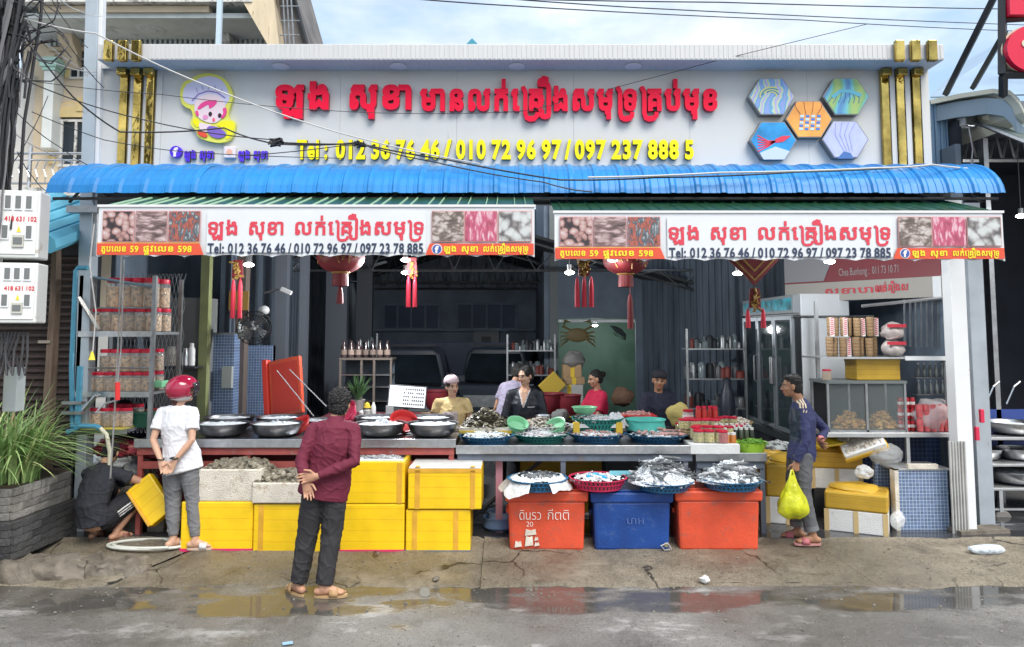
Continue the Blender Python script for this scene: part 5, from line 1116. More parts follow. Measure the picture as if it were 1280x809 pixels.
def red_basin(px,py,Y,r,lab,m,rx=0,ry=0,rz=0):
 p=V(px,py,Y);t=thing('plastic_basin',lab,'basin',p);t.rotation_euler=(rx,ry,rz)
 MB().lathe([(0,0),(r*.7,0),(r*.95,.09),(r*1.05,.095),(r*1.05,.088),(r*.9,.08),(r*.66,.01),(0,.01)],n=28).build('basin',m,t,smooth=True)
 MB().lathe([(r*.86,.045),(r*.9,.05),(r*.87,.055),(r*.86,.045)],n=28).build('ridge',m,t);return t
red_basin(503,533,8.30,.15,'red plastic scoop basket leaning between the two right hand metal bowls',red_pl,R(38),R(20));red_basin(377,537,8.24,.13,'small red plastic colander by the left elbow of the man in maroon',red_pl,R(20),R(-25));red_basin(436,521,8.18,.15,'pink plastic basket tilted behind the right ear of the man in maroon',pink_pl,R(35),R(-40))
ld=thing('insulated_panel','large red insulated lid standing on end behind the left bowls','lid',V(360,520,8.9));ld.rotation_euler=(R(-10),R(-11),R(-14))
MB().box(-.21,.21,-.03,.03,0,.68).build('panel',cool_red,ld,bevel=.012);MB().box(-.29,-.215,-.05,.05,-.02,.71).build('rim',M('lid_bright',(.75,.05,.03),.4),ld,bevel=.015);MB().box(-.17,.17,-.036,-.0305,.05,.63).build('inset',M('lid_inset',(.55,.045,.03),.45),ld)
for i,(a,b)in enumerate(((V(346,463,8.7),V(392,520,8.5)),(V(362,462,8.7),V(408,508,8.5)))):tag(MB().tube([Vector((0,0,0)),b-a],.006,5).build('string',cable_w,loc=a),['white string slanting across the red lid, lower','white string slanting across the red lid, upper'][i],'string')
def fbox(px0,px1,pyt,pyb,Y,d,lab,m,tape=None,tm=tape_o,group='yellow taped foam boxes in front of the left table',top=None,open_=False,base=None,cat='box',zb=None,name='foam_box',bevel=.012,front_y=None):
 pm=(pyt+pyb)/2
 xa,xb=P(px0,pm,Y)[0],P(px1,pm,Y)[0];zt=P(640,pyt,Y)[1];z0=zb if zb is not None else P(640,pyb,Y)[1]
 w_=(xb-xa)/2;h=zt-z0;t=thing(name,lab,cat,((xa+xb)/2,Y+d/2,z0),rnd.uniform(-.01,.01),group);e=d/2
 if open_:
  th_=.035;MB().box(-w_,w_,-e,-e+th_,0,h).build('wall',m,t,bevel=bevel);MB().box(-w_,w_,e-th_,e,0,h).build('wall',m,t,bevel=bevel)
  for s_ in(-1,1):MB().box(*(sorted((s_*w_,s_*(w_-th_)))),-e+th_,e-th_,.003,h-.002).build('wall',m,t)
  MB().box(-w_+th_,w_-th_,-e+th_,e-th_,0,h*.6).build('bottom',m,t)
 else:MB().box(-w_,w_,-e,e,0,h).build('body',m,t,bevel=bevel)
 if top:MB().box(-w_+.006,w_-.006,-e+.006,e-.006,h,h+.018).build('lid',top,t,bevel=.008)
 for f in(tape or[]):
  x=w_*f;MB().box(x-.024,x+.024,-e-.004,-e,.004,h-.012).build('tape_strip',tm,t)
  if top:MB().box(x-.024,x+.024,-e-.003,-e+.08,h+.0185,h+.021).build('tape_strip',tm,t)
 if top:MB().box(-w_-.001,w_+.001,-e-.004,-e-.001,h-.035,h+.004).build('tape_edge',tm,t)
 if base:MB().box(-w_-.002,w_+.002,-e-.006,e,-.002,.028).build('base_strip',base,t)
 return t,w_,e,h
YB_=7.40
base_pink=M('base_pink',(.6,.03,.12),.5);base_dk=M('base_slate',(.10,.13,.2),.5)
fbox(226,316,627.5,681,YB_+.02,.5,'yellow box at the left end of the row, partly behind the helmeted woman',box_yellow,base=base_pink,zb=.10)
fbox(316.5,424,630.5,684,YB_,.5,'yellow box with brown water stains under the right oyster box',box_yellow,tape=(-.82,),zb=.09)
fbox(425,505,630.5,683,YB_,.5,'lower yellow box right of the man in maroon with pink base edge',box_yellow,base=base_pink,zb=.095)
fbox(507,588,637.5,684,YB_,.5,'lower yellow box at the right end of the row with dark base edge',box_yellow,tape=(-.72,.55),base=base_dk,zb=.09)
t,w_,e,h=fbox(432,505.5,577,630,YB_,.52,'upper yellow box right of the man in maroon, open with fish on ice',box_yellow,tape=(.82,),open_=True)
MB().box(-w_+.02,w_-.02,-e+.02,-e+.055,h-.02,h+.015).build('foam_rim',foam,t);MB().box(-w_+.02,w_-.02,e-.055,e-.02,h-.02,h+.015).build('foam_rim',foam,t)
fbox(510,602,586.5,637,YB_-.02,.52,'upper yellow box with clean white foam lid at the right end of the row',box_yellow,tape=(-.74,.76),top=foam)
t1=fbox(247,326,587,627,YB_+.03,.5,'dirty white open foam box heaped with oysters right of the helmeted woman',foam_old,open_=True,group='open white foam boxes of oysters')
t2=fbox(315,392,604,629.5,YB_-.03,.46,'lower white open foam box of oysters left of the man in maroon',foam_old,open_=True,group='open white foam boxes of oysters')
heap('oyster_heap',(t1[0].location.x,YB_+.28,t1[0].location.z+t1[3]*.78),.33,.2,.10,[('rock',260,.085,1,0,1),('rock',60,.07,2,0,1)],[oyster_m,oyster_m,M('oyster_pale',(.36,.33,.27),.7,ns=30,na=.4)],'heap of muddy grey oysters in the left foam box',box=True,pw=3)
heap('oyster_heap',(t2[0].location.x,YB_+.2,t2[0].location.z+t2[3]*.75),.30,.18,.11,[('rock',240,.085,1,0,1),('rock',50,.07,2,0,1)],[oyster_m,oyster_m,M('oyster_pale',(.36,.33,.27),.7,ns=30,na=.4)],'heap of muddy grey oysters in the right foam box beside the maroon man',box=True,pw=3)
heap('fish_heap',(P(469,573,YB_)[0],YB_+.27,t[0]if False else P(640,580,YB_)[1]-.02),.24,.2,.035,[('fish',40,.13,1,0,.9),('chip',150,.04,0,0,1)],[ice,fish_s],'small silver fish on ice in the open yellow box',box=True,pw=4)
tb=bowl_thing(624,8.0,FLZ+.002,.16,.13,'slate blue plastic washtub on the floor under the right market table',m=gblue_pl,group=None,fill=None,name='washtub',cat='tub',taper=.8)
tb2=bowl_thing(628,8.02,FLZ+.02,.15,.165,'paler blue washtub stacked inside the tub under the right market table',m=M('slate_plastic_b',(.22,.33,.5),.4),group=None,fill=None,name='washtub',cat='tub',taper=.8)
def cooler(px0,px1,pyt,pyb,Y,lab,m,seed=0):
 pm=(pyt+pyb)/2;xa,xb=P(px0,pm,Y)[0],P(px1,pm,Y)[0];zt=P(640,pyt,Y)[1];z0=zf(Y)-.012;w_=(xb-xa)/2;h=zt-z0;d=.56;e=d/2
 t=thing('cooler_box',lab,'cooler',((xa+xb)/2,Y+e,z0),0,'large insulated plastic coolers');
 MB().frustum(-w_+.03,w_-.03,-e+.02,e-.02,0,h-.10,.955).build('body',m,t,bevel=.03)
 MB().frustum(-w_,w_,-e,e,h-.115,h-.015,.985).build('lid',m,t,bevel=.018);MB().box(-w_+.05,w_-.05,-e+.05,e-.05,h-.015,h).build('lid_panel',m,t,bevel=.006)
 for s_ in(-1,1):MB().box(s_*(w_-.025)-.012,s_*(w_-.025)+.012,-.09,.09,h*.55,h*.63).build('handle',m,t,bevel=.006)
 return t,w_,e,h
c1=cooler(631,736,613,683,7.40,'red cooler with white handwriting and torn stickers, left of the blue cooler',cool_red)
c2=cooler(738,843,614,684,7.40,'dark blue cooler between the two red coolers',cool_blue)
c3=cooler(844,955,612,685,7.40,'plain red cooler right of the blue cooler',cool_red)
t,w_,e,h=c1;ink=M('ink_white',(.75,.7,.65),.5);fy=-e+.012
mb=MB()
for s_,a,b,z_,sz in(('\u0e14\u0e34\u0e19\u0e23\u0e27',-.27,-.05,.30,.13),('\u0e01\u0e35\u0e15\u0e15\u0e34',.0,.22,.30,.13),('20',-.2,-.13,.235,.07)):text_mb(s_,a,b,z_,sz,fy-.003,.001,-.012,mb=mb)
mb.build('handwriting',ink,t);
for k_,(a,b,c,dd)in enumerate(((-.21,-.1,.15,.21),(-.21,-.13,.05,.145),(-.12,-.08,.10,.14),(-.31,-.24,.04,.10),(-.12,-.07,.05,.09))):MB().prism([(a,c),(b,c+.01),(b-.008,dd),((a+b)/2,dd-.012),(a+.01,dd)],fy+.0-.001*k_,fy+.01).build('sticker_remnant',M('sticker',(.65,.6,.52),.7,ns=20,na=.2),t)
t,w_,e,h=c2;mb=MB();text_mb('ហអ',-.06,.12,.26,.10,-e+.012-.004,.001,-.012,mb=mb);mb.build('faint_lettering',M('ink_faint',(.10,.16,.38),.5),t)
MB().tube([(w_-.10,-e-.01,.02),(w_-.14,-e-.04,.07),(w_-.08,-e-.05,.10),(w_-.04,-e-.03,.04),(w_-.1,-e-.01,.02)],.006,5).build('drain_cord',cable_w,t);MB().sph((w_-.09,-e-.02,.07),.022,8,6).build('drain_plug',M('plug_olive',(.35,.33,.15),.5),t)
ct=lambda c:c[0].location.z+c[3]
b1=basket_tray(672,7.50,ct(c1)+.004,.29,.10,blue_pl,'blue basket tray lined with white film on the left red cooler',group='basket trays on the coolers')
heap('shrimp_pile',(P(674,600,7.50)[0],7.50,ct(c1)+.075),.27,.25,.05,[('rock',70,.06,1,.0,.5),('chip',160,.05,0,.2,1)],[ice,fish_d],'dark grey shellfish on ice and film in the leftmost cooler tray')
mb=MB()
def drape(cx,cy,cz,r0,r1,drop,seed,a0=0,a1=6.283,m=plastic_film,lab='',z1=0):
 mb=MB();n=60;rows=6;vs=[]
 for i in range(rows+1):
  v=i/rows
  for j in range(n+1):
   a=a0+(a1-a0)*j/n;q=r0+(r1-r0)*v+.05*v*noise.noise((math.cos(a)*2,math.sin(a)*2,seed));z=cz+.03*(1-v)-drop*v**1.6*(1+.6*noise.noise((math.cos(a)*2.5,math.sin(a)*2.5,seed+4)))+.022*noise.noise((a*5,v*4,seed));vs.append((q*math.cos(a),q*math.sin(a),z-cz))
 mb.add(vs,[(i*(n+1)+j,(i+1)*(n+1)+j,(i+1)*(n+1)+j+1,i*(n+1)+j+1)for i in range(rows)for j in range(n)]);o=mb.build('plastic_sheet',m,loc=(cx,cy,cz),smooth=True,auto=80);return tag(o,lab,'plastic sheet')
film_w=M('film_white',(.72,.74,.75),.3,alpha=.8,bs=14,ba=.4)
drape(P(672,600,7.50)[0],7.50,ct(c1)+.10,.20,.37,.10,1,R(95),R(255),film_w,'white plastic sheet hanging over the left side of the leftmost cooler tray');drape(P(672,600,7.50)[0],7.50,ct(c1)+.10,.22,.36,.09,2,R(-70),R(20),film_w,'white plastic sheet hanging between the first two cooler trays')
drape(P(672,600,7.50)[0],7.50,ct(c1)+.10,.2,.33,.02,3,R(20),R(95),film_w,'white plastic sheet crumpled behind the leftmost cooler tray')
b2=basket_tray(747,7.52,ct(c1)+.004,.28,.105,pink_pl,'pinkish red basket tray of squid bridging the red and blue coolers',group='basket trays on the coolers')
b2 .rotation_euler=(0,0,.3)
heap('squid_pile',(P(747,600,7.52)[0],7.52,ct(c1)+.08),.26,.24,.035,[('fish',40,.12,1,0,.9),('chip',200,.05,0,0,1),('chip',22,.08,2,0,.4)],[ice,M('squid_white',(.65,.60,.60),.3),M('scrap_blue',(.03,.35,.65),.4)],'pale squid on ice with a blue scrap in the pink tray')
b3=basket_tray(828,7.50,ct(c2)+.004,.29,.085,blue_pl,'blue basket tray under the tallest pile of fish on the blue cooler',group='basket trays on the coolers')
heap('fish_heap',(P(826,600,7.50)[0],7.50,ct(c2)+.07),.32,.27,.25,[('fish',60,.21,1,.2,.95),('fish',14,.2,2,.1,.9),('chip',1300,.036,0,0,1)],[ice,fish_d,fish_s],'tall heap of dark and silver fish on ice on the blue cooler',pw=1.15)
b4=basket_tray(912,7.49,ct(c3)+.004,.30,.09,blue_pl,'blue basket tray of iced fish on the right red cooler',group='basket trays on the coolers')
heap('fish_heap',(P(911,600,7.49)[0],7.49,ct(c3)+.07),.31,.27,.19,[('fish',42,.20,1,.25,.95),('fish',10,.2,2,.1,.9),('chip',1300,.036,0,0,1)],[ice,fish_d,fish_s],'heap of dark fish and white ice on the right red cooler',pw=1.2)
tag(MB().box(-.12,.12,-.0,.006,0,.05).build('price_card',M('card_blue',(.2,.55,.65),.5),loc=V(777,595,7.62)),'small light blue card behind the pink tray','card')
def tray(px,Y,z,r,h,m,lab,heapargs):basket_tray(px,Y,z,r,h,m,lab);heap(*heapargs[:1],(P(px,545,Y)[0],Y,z+h*.7),r*.93,r*.9,*heapargs[1:])
sq=M('squid_white',(.65,.60,.60),.3)
tray(608,8.06,TZR+.003,.285,.075,blue_pl,'blue basket tray of iced shellfish, first from the left on the right table',('ice_pile',.05,[('chip',300,.04,0,0,1),('rock',60,.035,1,0,1)],[ice,oyster_m],'iced tiny shellfish in the first tray of the right table'))
tray(676,8.2,TZR+.003,.30,.07,teal_pl,'teal basket tray below the two mint scoops on the right table',('squid_pile',.06,[('fish',50,.12,1,0,1),('chip',200,.04,0,0,1),('rock',50,.04,2,.6,1)],[ice,sq,fish_d],'white squid on ice in the teal front tray'))
tray(746,8.2,TZR+.003,.30,.075,blue_pl,'blue basket tray in front of the white bar with yellow ends',('prawn_pile',.045,[('shrimp',130,.06,1,0,1),('chip',200,.04,0,0,1),('rock',40,.04,2,0,1)],[ice,pinkfish,fish_d],'mixed prawns and small crabs on ice in the third front tray'))
tray(821,8.2,TZR+.003,.33,.07,blue_pl,'wide blue basket tray at the right end of the right table',('fish_pile',.045,[('fish',16,.2,1,0,.8),('fish',22,.16,2,0,.9),('chip',300,.04,0,0,1)],[ice,pinkfish,fish_d],'pink and dark fish on ice in the wide right end tray'))
yt=thing('square_tray','yellow edged tray under the heap of dark clams','tray',(P(608,530,8.35)[0],8.35,TZR+.05));MB().frustum(-.29,.29,-.2,.2,0,.055,.95).build('tray',M('tray_yellow',(.6,.42,.05),.5),yt,bevel=.006);MB().box(-.28,.28,-.19,.19,.055,.085).build('foam_bed',foam_old,yt)
heap('clam_heap',(P(608,528,8.35)[0],8.35,TZR+.13),.27,.19,.17,[('shell',330,.06,1,0,1),('shell',150,.055,2,0,1),('shell',120,.04,3,.6,1)],[clam_dk,clam_dk,clam_m,cockle],'heap of dark and yellowish clams in front of the woman in the yellow shirt',pw=1.5)
tray(678,8.45,TZR+.05,.31,.09,M('wht_tray',(.6,.6,.58),.5),'pale basket tray of cockles in front of the woman in black',('cockle_heap',.085,[('shell',520,.042,1,0,1),('shell',180,.04,2,0,1)],[clam_dk,cockle,clam_dk],'striped white cockles heaped in the tray before the woman in black'))
bowl_thing(679,8.62,TZR+.17,.09,.05,'small metal dish standing on the cockles',m=steel,fill=None,group=None,name='metal_dish',cat='dish')
red_basin(645,537,8.24,.115,'mint green plastic scoop, left of the pair on the teal tray',mint_pl,R(28),R(14));red_basin(697,539,8.24,.12,'mint green plastic scoop, right of the pair on the teal tray',mint_pl,R(24),R(-26))
tray(747,8.40,TZR+.10,.285,.12,teal_pl,'teal basket tray behind the white bar with yellow ends',('shrimp_pile',.04,[('shrimp',100,.06,1,0,1),('chip',200,.04,0,0,1)],[ice,sq],'iced shrimps in the rear teal tray'))
bowl_thing(731,8.45,TZR+.255,.135,.075,'mint green plastic bowl standing on the rear teal tray',m=mint_pl,fill=None,group=None,name='plastic_bowl',cat='bowl')
drape(P(770,525,8.35)[0],8.4,TZR+.24,.03,.15,.10,9,0,6.28,film_w,'crumpled white plastic sheet at the right of the rear teal tray')
wb=thing('foam_bar','white foam bar with yellow taped ends behind the third front tray','bar',(P(747,535,8.22)[0],8.22,TZR+.13));MB().box(-.29,.29,-.03,.03,0,.04).build('bar',foam,wb)
for s_ in(-1,1):MB().box(s_*.23-.035,s_*.23+.035,-.035,.035,-.06,.055).build('yellow_wrap',M('wrap_yellow',(.75,.5,.05),.5),wb,bevel=.004)
rtr=thing('square_basket','red plastic square basket of pinkish prawns behind the aqua basin','basket',(P(795,520,8.75)[0],8.75,TZR+.1));MB().frustum(-.20,.20,-.14,.14,0,.10,.85).build('basket',red_pl,rtr,bevel=.006);MB().box(-.215,.215,-.155,.155,.10,.115).build('rim',red_pl,rtr,bevel=.004)
heap('prawn_pile',(P(795,520,8.75)[0],8.75,TZR+.21),.17,.11,.03,[('shrimp',90,.05,1,0,1)],[pinkfish,pinkfish],'pink prawns in the red square basket')
bowl_thing(807,8.38,TZR+.05,.215,.155,'aqua plastic basin at the right end of the right table',m=aqua_pl,fill=None,group=None,name='plastic_basin',cat='basin',taper=.8)
def make_jar(r,h,lab,fill,lid=lid_red,group='red lidded jars on the condiment table',name='jar',glass=jar_glass,fillf=.78):
 t=thing(name,lab,'jar',(0,0,0),0,group)
 MB().lathe([(0,0),(r*.92,0),(r,.012),(r,h*.78),(r*.82,h*.86),(r*.8,h*.88)],n=14).build('body',glass,t,smooth=True)
 MB().lathe([(0,.006),(r*.9,.008),(r*.93,.02),(r*.93,h*fillf),(0,h*fillf)],n=12).build('contents',fill,t,smooth=True)
 MB().lathe([(0,h*.84),(r*.90,h*.84),(r*.92,h*.86),(r*.92,h*.98),(r*.86,h),(0,h)],n=18).build('lid',lid,t,smooth=True)
 return t
CT=.97
tr=thing('foam_tray','clean white foam tray edge along the front of the condiment table','tray',(P(895,560,7.74)[0],7.95,CT));MB().box(-.26,.24,-.22,.1,0,.10).build('slab',foam,tr,bevel=.006)
for k_,(px,Y,z,r,lab)in enumerate(((895,8.15,CT+.0,.32,'round wicker tray under the front condiment jars'),(868,8.2,CT+.13,.16,'wicker basket at the left of the condiment table'),(917,8.45,CT+.19,.20,'round wicker tray of dried shells at the back right of the condiment table'))):
 o=thing('wicker_tray',lab,'tray',(P(px,530,Y)[0],Y,z),0,'wicker trays of condiments');MB().lathe([(0,0),(r*.93,0),(r,.05),(r*1.02,.055),(r*.95,.045),(r*.9,.02),(0,.015)],n=30).build('tray',wicker,o,smooth=True);MB().lathe([(r*.98,.04),(r*1.03,.045),(r*1.03,.06),(r*.98,.06),(r*.98,.04)],n=30).build('rim',wicker,o)
stp=MB();stp.box(-.26,.3,-.05,.45,0,.12);stp.box(-.2,.28,.2,.45,.12,.22);tag(stp.build('display_step',cardboard,loc=(P(895,530,8.05)[0],8.24,CT)),'cardboard steps holding the condiment jars','step')
heap('dried_shells',(P(918,522,8.45)[0],8.45,CT+.235),.17,.13,.05,[('rock',90,.045,1,0,1)],[cockle,cockle],'pale dried shells on the rear wicker tray')
j_big=make_jar(.062,.13,'squat red lidded jar of yellow pickles, first of the front row of condiments',pickle)
j_big.location=(P(873,540,7.85)[0],7.85,CT+.102)
front=[(886,7.84,pickle),(901,7.83,None),(870,7.95,None),(884,8.0,None),(898,7.98,None)]
labs=['red lidded jar of yellow pickle, second in the front row of condiments','red lidded jar right of centre in the front condiment row','red lidded jar behind the first pickle jar','red lidded jar in the middle of the second condiment row','red lidded jar at the right of the second condiment row']
for(px,Y,_),lb in zip(front,labs):dup(j_big,(P(px,540,Y)[0],Y,CT+(.102 if Y<7.9 else .125)),lb)
for i,(px,Y,z)in enumerate(((872,8.1,.125),(911,8.02,.125),(924,8.1,.125),(900,8.3,.19),(908,8.34,.19),(916,8.3,.19),(850,8.3,.125),(930,8.25,.125))):
 dup(j_big,(P(px,535,Y)[0],Y,CT+z),'%s extra red lidded jar filling the %s of the condiment display'%(['yellow','small','far','upper','raised','topmost','leftmost','rightmost'][i],['left centre','right centre','right side','upper middle','upper centre','upper right','left edge','right edge'][i]),scale=(.85,.85,.95))
j_dark=make_jar(.055,.125,'red lidded jar of dark chili paste at the front of the condiments',chili);j_dark.location=(P(900,540,7.80)[0]+.03,7.80,CT+.102)
jm=make_jar(.07,.11,'wide flat red lidded jar on the left of the second condiment level',pickle);jm.location=(P(856,522,8.2)[0],8.22,CT+.19)
for i,(px,Y)in enumerate(((868,8.2),(880,8.22),(893,8.2),(862,8.35),(886,8.33))):dup(jm,(P(px,522,Y)[0],Y,CT+.19),'wide flat red lidded jar, '+['second from left on the second condiment level','in the middle of the second condiment level','rightmost on the second condiment level','at the rear left of the second condiment level','at the rear right of the second condiment level'][i])
tall=thing('sauce_bottle','tall bottle of red chili sauce, leftmost of the standing row','bottle',(P(873,520,8.3)[0],8.3,CT+.225),0,'tall red chili sauce bottles');MB().lathe([(0,0),(.032,0),(.032,.15),(.022,.17),(.022,.175)],n=12).build('body',chili,tall,smooth=True);MB().lathe([(0,.175),(.026,.175),(.026,.2),(0,.2)],n=12).build('cap',lid_red,tall,smooth=True)
for i,px in enumerate((880,888,894)):dup(tall,(P(px,520,8.3+.04*(i%2))[0],8.3+.04*(i%2),CT+.225),'tall bottle of red chili sauce, '+['second of the standing row','third of the standing row','rightmost of the standing row'][i])
pj=make_jar(.06,.15,'large red lidded jar with a paper label behind the chili bottles',cockle,group=None);pj.location=(P(860,515,8.45)[0],8.45,CT+.225);MB().lathe([(.0605,.03),(.0605,.09)],n=16).build('paper_label',label_w,pj)
sm=thing('small_bottle','small white capped bottle, front left of the block of bottles','bottle',(P(903,545,7.9)[0],8.0,CT+.125),0,'block of small white capped bottles');MB().lathe([(0,0),(.026,0),(.026,.07),(.016,.085)],n=10).build('body',M('herb_dark',(.05,.06,.04),.3,rand=.8),sm,smooth=True);MB().lathe([(0,.085),(.02,.085),(.02,.11),(0,.11)],n=10).build('cap',label_w,sm,smooth=True)
ords=['first','second','third','fourth','fifth','sixth','seventh']
for r_ in range(3):
 for c in range(7):
  if r_==0 and c==0:continue
  dup(sm,(P(903,545,7.9)[0]+c*.056,8.0+r_*.07,CT+.125+.012*r_),'small white capped bottle, %s from left, %s row of the block'%(ords[c],['front','middle','back'][r_]))
am=thing('paste_jar','white capped jar of amber paste, left of the pair at the front of the condiments','jar',(P(909,550,7.8)[0],7.82,CT+.102),0,'jars of amber paste');MB().lathe([(0,0),(.033,0),(.033,.07),(.026,.08)],n=12).build('body',amber,am,smooth=True);MB().lathe([(0,.08),(.03,.08),(.03,.105),(0,.105)],n=12).build('cap',label_w,am,smooth=True)
dup(am,(P(917,550,7.8)[0],7.82,CT+.102),'white capped jar of amber paste, right of the pair at the front of the condiments')
lb=thing('oval_basket','lime green plastic basket of herbs at the right end of the condiment table','basket',(P(940,562,7.85)[0],7.88,CT));MB().lathe([(0,0),(.125,0),(.155,.10),(.165,.105),(.15,.09),(.12,.01),(0,.01)],n=28,sy=.8).build('basket',lime_pl,lb,smooth=True)
heap('herb_pile',(P(941,562,7.85)[0],7.88,CT+.08),.14,.11,.05,[('fish',60,.09,1,0,1)],[M('herb',(.12,.28,.03),.6),M('herb',(.12,.28,.03),.6)],'green herbs lying in the lime basket','herbs')
nw=heap('newspaper',(P(968,557,8.15)[0],8.15,CT+.0),.2,.13,.07,[('chip',25,.10,0,0,1)],[M('newsprint',(.5,.5,.48),.7,ns=30,na=.3)],'crumpled newspaper and film right of the lime basket','paper')
o=thing('sack','yellow paper sack held by the vendor behind the aqua basin','sack',(P(849,520,8.75)[0],8.75,TZR+.1));mb=MB();rock(mb,(0,0,.10),(.14,.1,.13),3,14,9);mb.build('sack',M('sack_yellow',(.50,.40,.13),.7,bs=8,ba=.4),o,smooth=True)
rk=thing('jar_rack','steel display rack of dried seafood jars at the left end of the shop','rack',(0,0,FLZ));YR=7.95
def RX(px):return P(px,450,YR)[0]
shelfz=[P(640,415,YR)[1]-FLZ,P(640,490,YR)[1]-FLZ,P(640,536,YR)[1]-FLZ]
for k_,z in enumerate(shelfz):
 MB().box(RX(104),RX(192 if k_<2 else 166),YR-.05,YR+.62,z-.03,z).build('shelf',M('rack_steel',(.42,.44,.46),.35,metal=.7,ns=5,na=.15),rk)
 MB().box(RX(100),RX(192 if k_<2 else 166),YR-.062,YR-.051,z-.05,z+.008).build('shelf_edge',steel,rk)
for px,yy in((101,-.03),(192,-.03),(101,.6),(192,.6)):MB().box(RX(px)-.02,RX(px)+.02,YR+yy-.02,YR+yy+.02,0,P(640,345,YR)[1]-FLZ).build('upright',dull_steel,rk)
zt=P(640,345,YR)[1]-FLZ
MB().bar((RX(101),YR,zt),(RX(192),YR,zt-.12),.02).build('top_rail',M('rail_blue',(.2,.3,.38),.5),rk)
for s_ in(0,1):z=shelfz[s_];MB().bar((RX(101),YR-.09,z-.30 if s_==1 else z+.36),(RX(128),YR-.09,z-.03 if s_==1 else z+.02),.03).build('brace',steel,rk);MB().bar((RX(101),YR-.04,z+.25),(RX(192),YR-.04,z+.25),.012).build('guard_rail',steel,rk)
mb=MB()
for i in range(16):
 x=RX(106)+.03+i*.045
 for q in range(5):z0=.9+q*.36;mb.tube([(x-.04,YR+.66,z0),(x+.04,YR+.66,z0+.36)],.0035,3,False);mb.tube([(x+.04,YR+.665,z0),(x-.04,YR+.665,z0+.36)],.0035,3,False)
mb.build('wire_mesh',dull_steel,rk)['kind']='stuff'
yb=tag(MB().box(0,RX(163)-RX(103),0,.5,0,.012).build('yellow_board',M('board_yellow',(.6,.5,.08),.6),loc=(RX(103),YR-.08,shelfz[2]+FLZ+.002)),'thin yellow board under the jars on the bottom rack shelf','board')
J=make_jar(.085,.27,'large red lidded jar of dried seafood, front left on the upper shelf of the rack',jar_fill,group='red lidded jars on the steel rack',fillf=.7)
n_j=0
def jar_row(px0,px1,n,z,dy,sc,row):
 global n_j
 xa,xb=RX(px0),RX(px1)
 for i in range(n):
  l=(xa+(xb-xa)*i/max(1,n-1),YR+dy,z+FLZ);lb_='%s red lidded jar, %s'%(ords[i],row)
  if n_j==0:J.location=l;J.scale=sc;J['label']=lb_
  else:dup(J,l,lb_,scale=sc)
  n_j+=1
z=shelfz[0]
jar_row(113,186,6,z+.002,.08,(.95,.95,.93),'front bottom row, upper rack shelf');jar_row(113,186,6,z+.002,.3,(.95,.95,.93),'rear bottom row, upper rack shelf');jar_row(134,180,4,z+.256,.1,(1.0,1.0,1.18),'front top row, upper rack shelf');jar_row(136,182,4,z+.256,.32,(1.0,1.0,1.18),'rear top row, upper rack shelf')
z=shelfz[1]
jar_row(110,182,7,z+.002,.08,(.8,.8,.74),'front bottom row, middle rack shelf');jar_row(110,182,7,z+.002,.28,(.8,.8,.74),'rear bottom row, middle rack shelf');jar_row(127,178,5,z+.205,.1,(.82,.82,.88),'front top row, middle rack shelf');jar_row(130,180,5,z+.205,.3,(.82,.82,.88),'rear top row, middle rack shelf')
z=shelfz[2]
jar_row(110,158,5,z+.016,.05,(.75,.75,.72),'front row, bottom rack shelf');jar_row(127,160,4,z+.016,.26,(.7,.7,.8),'rear row, bottom rack shelf')
s2=thing('wall_shelf','small dark shelf with glassware to the right of the jar rack','shelf',V(228,458,8.8));MB().box(-.2,.2,-.15,.2,-.02,0).build('board',dark_metal,s2)
for i,(px,py,r,h,m,lb)in enumerate(((214,455,.07,.22,cockle,'clear jar with red lid, left on the small dark shelf'),(232,455,.05,.2,steel,'steel canister, middle of the small dark shelf'),(239,455,.04,.26,label_w,'tall white bottle, right on the small dark shelf'))):
 o=MB().lathe([(0,0),(r,0),(r,h*.7),(r*.6,h*.85),(r*.6,h),(0,h)],n=12).build('canister',m,loc=V(px,457,8.8),smooth=True);tag(o,lb,'canister')
o=thing('crate','dark green plastic crate on the rack beside the bottom jars','crate',V(176,533,8.2));MB().frustum(-.13,.13,-.12,.12,0,.14,.88).build('body',M('crate_green',(.015,.09,.06),.5),o);MB().box(-.14,.14,-.13,.13,.14,.16).build('rim',M('crate_green',(.015,.09,.06),.5),o)
o=thing('crate','red plastic crate right of the dark green crate','crate',V(196,529,8.4));MB().frustum(-.10,.10,-.1,.1,0,.14,.88).build('body',red_pl,o);MB().box(-.11,.11,-.11,.11,.14,.155).build('rim',red_pl,o)
tag(MB().box(-.09,.09,-.08,.08,0,.07).build('green_tub',mint_pl,loc=V(196,484,8.1),bevel=.01),'mint green tub at the right end of the middle rack shelf','tub')
o=thing('clay_pot','orange clay pot with black lid on the rack behind the bottom jars','pot',V(155,524,8.35));MB().lathe([(0,0),(.08,.0),(.105,.06),(.10,.12),(.08,.15)],n=16).build('pot',M('terracotta',(.42,.15,.05),.6),o,smooth=True);MB().lathe([(.09,.13),(.10,.15),(.06,.2),(0,.215)],n=16).build('lid',black_rub,o,smooth=True)
for i,(px,py,Y,r,m,lb,cat)in enumerate(((152,560,8.3,(.3,.2,.10),M('bag_red',(.35,.03,.06),.35,bs=10,ba=.5,ns=6,na=.3),'pile of red printed plastic bags under the bottom rack shelf','bags'),(148,578,8.25,(.24,.18,.09),film_w,'white plastic bag behind the crouching man','bag'),(178,590,8.1,(.22,.16,.14),M('grey_bag',(.22,.23,.23),.35,bs=12,ba=.6),'grey translucent plastic bag over a bucket behind the leaning yellow lid','bag'),(188,560,8.0,(.2,.2,.10),maroon_pl,'maroon bundle between the grey bag and the table','bundle'))):
 mb=MB();crumple(mb,r,i+3);tag(mb.build('bundle',m,loc=V(px,py,Y),smooth=True),lb,cat)
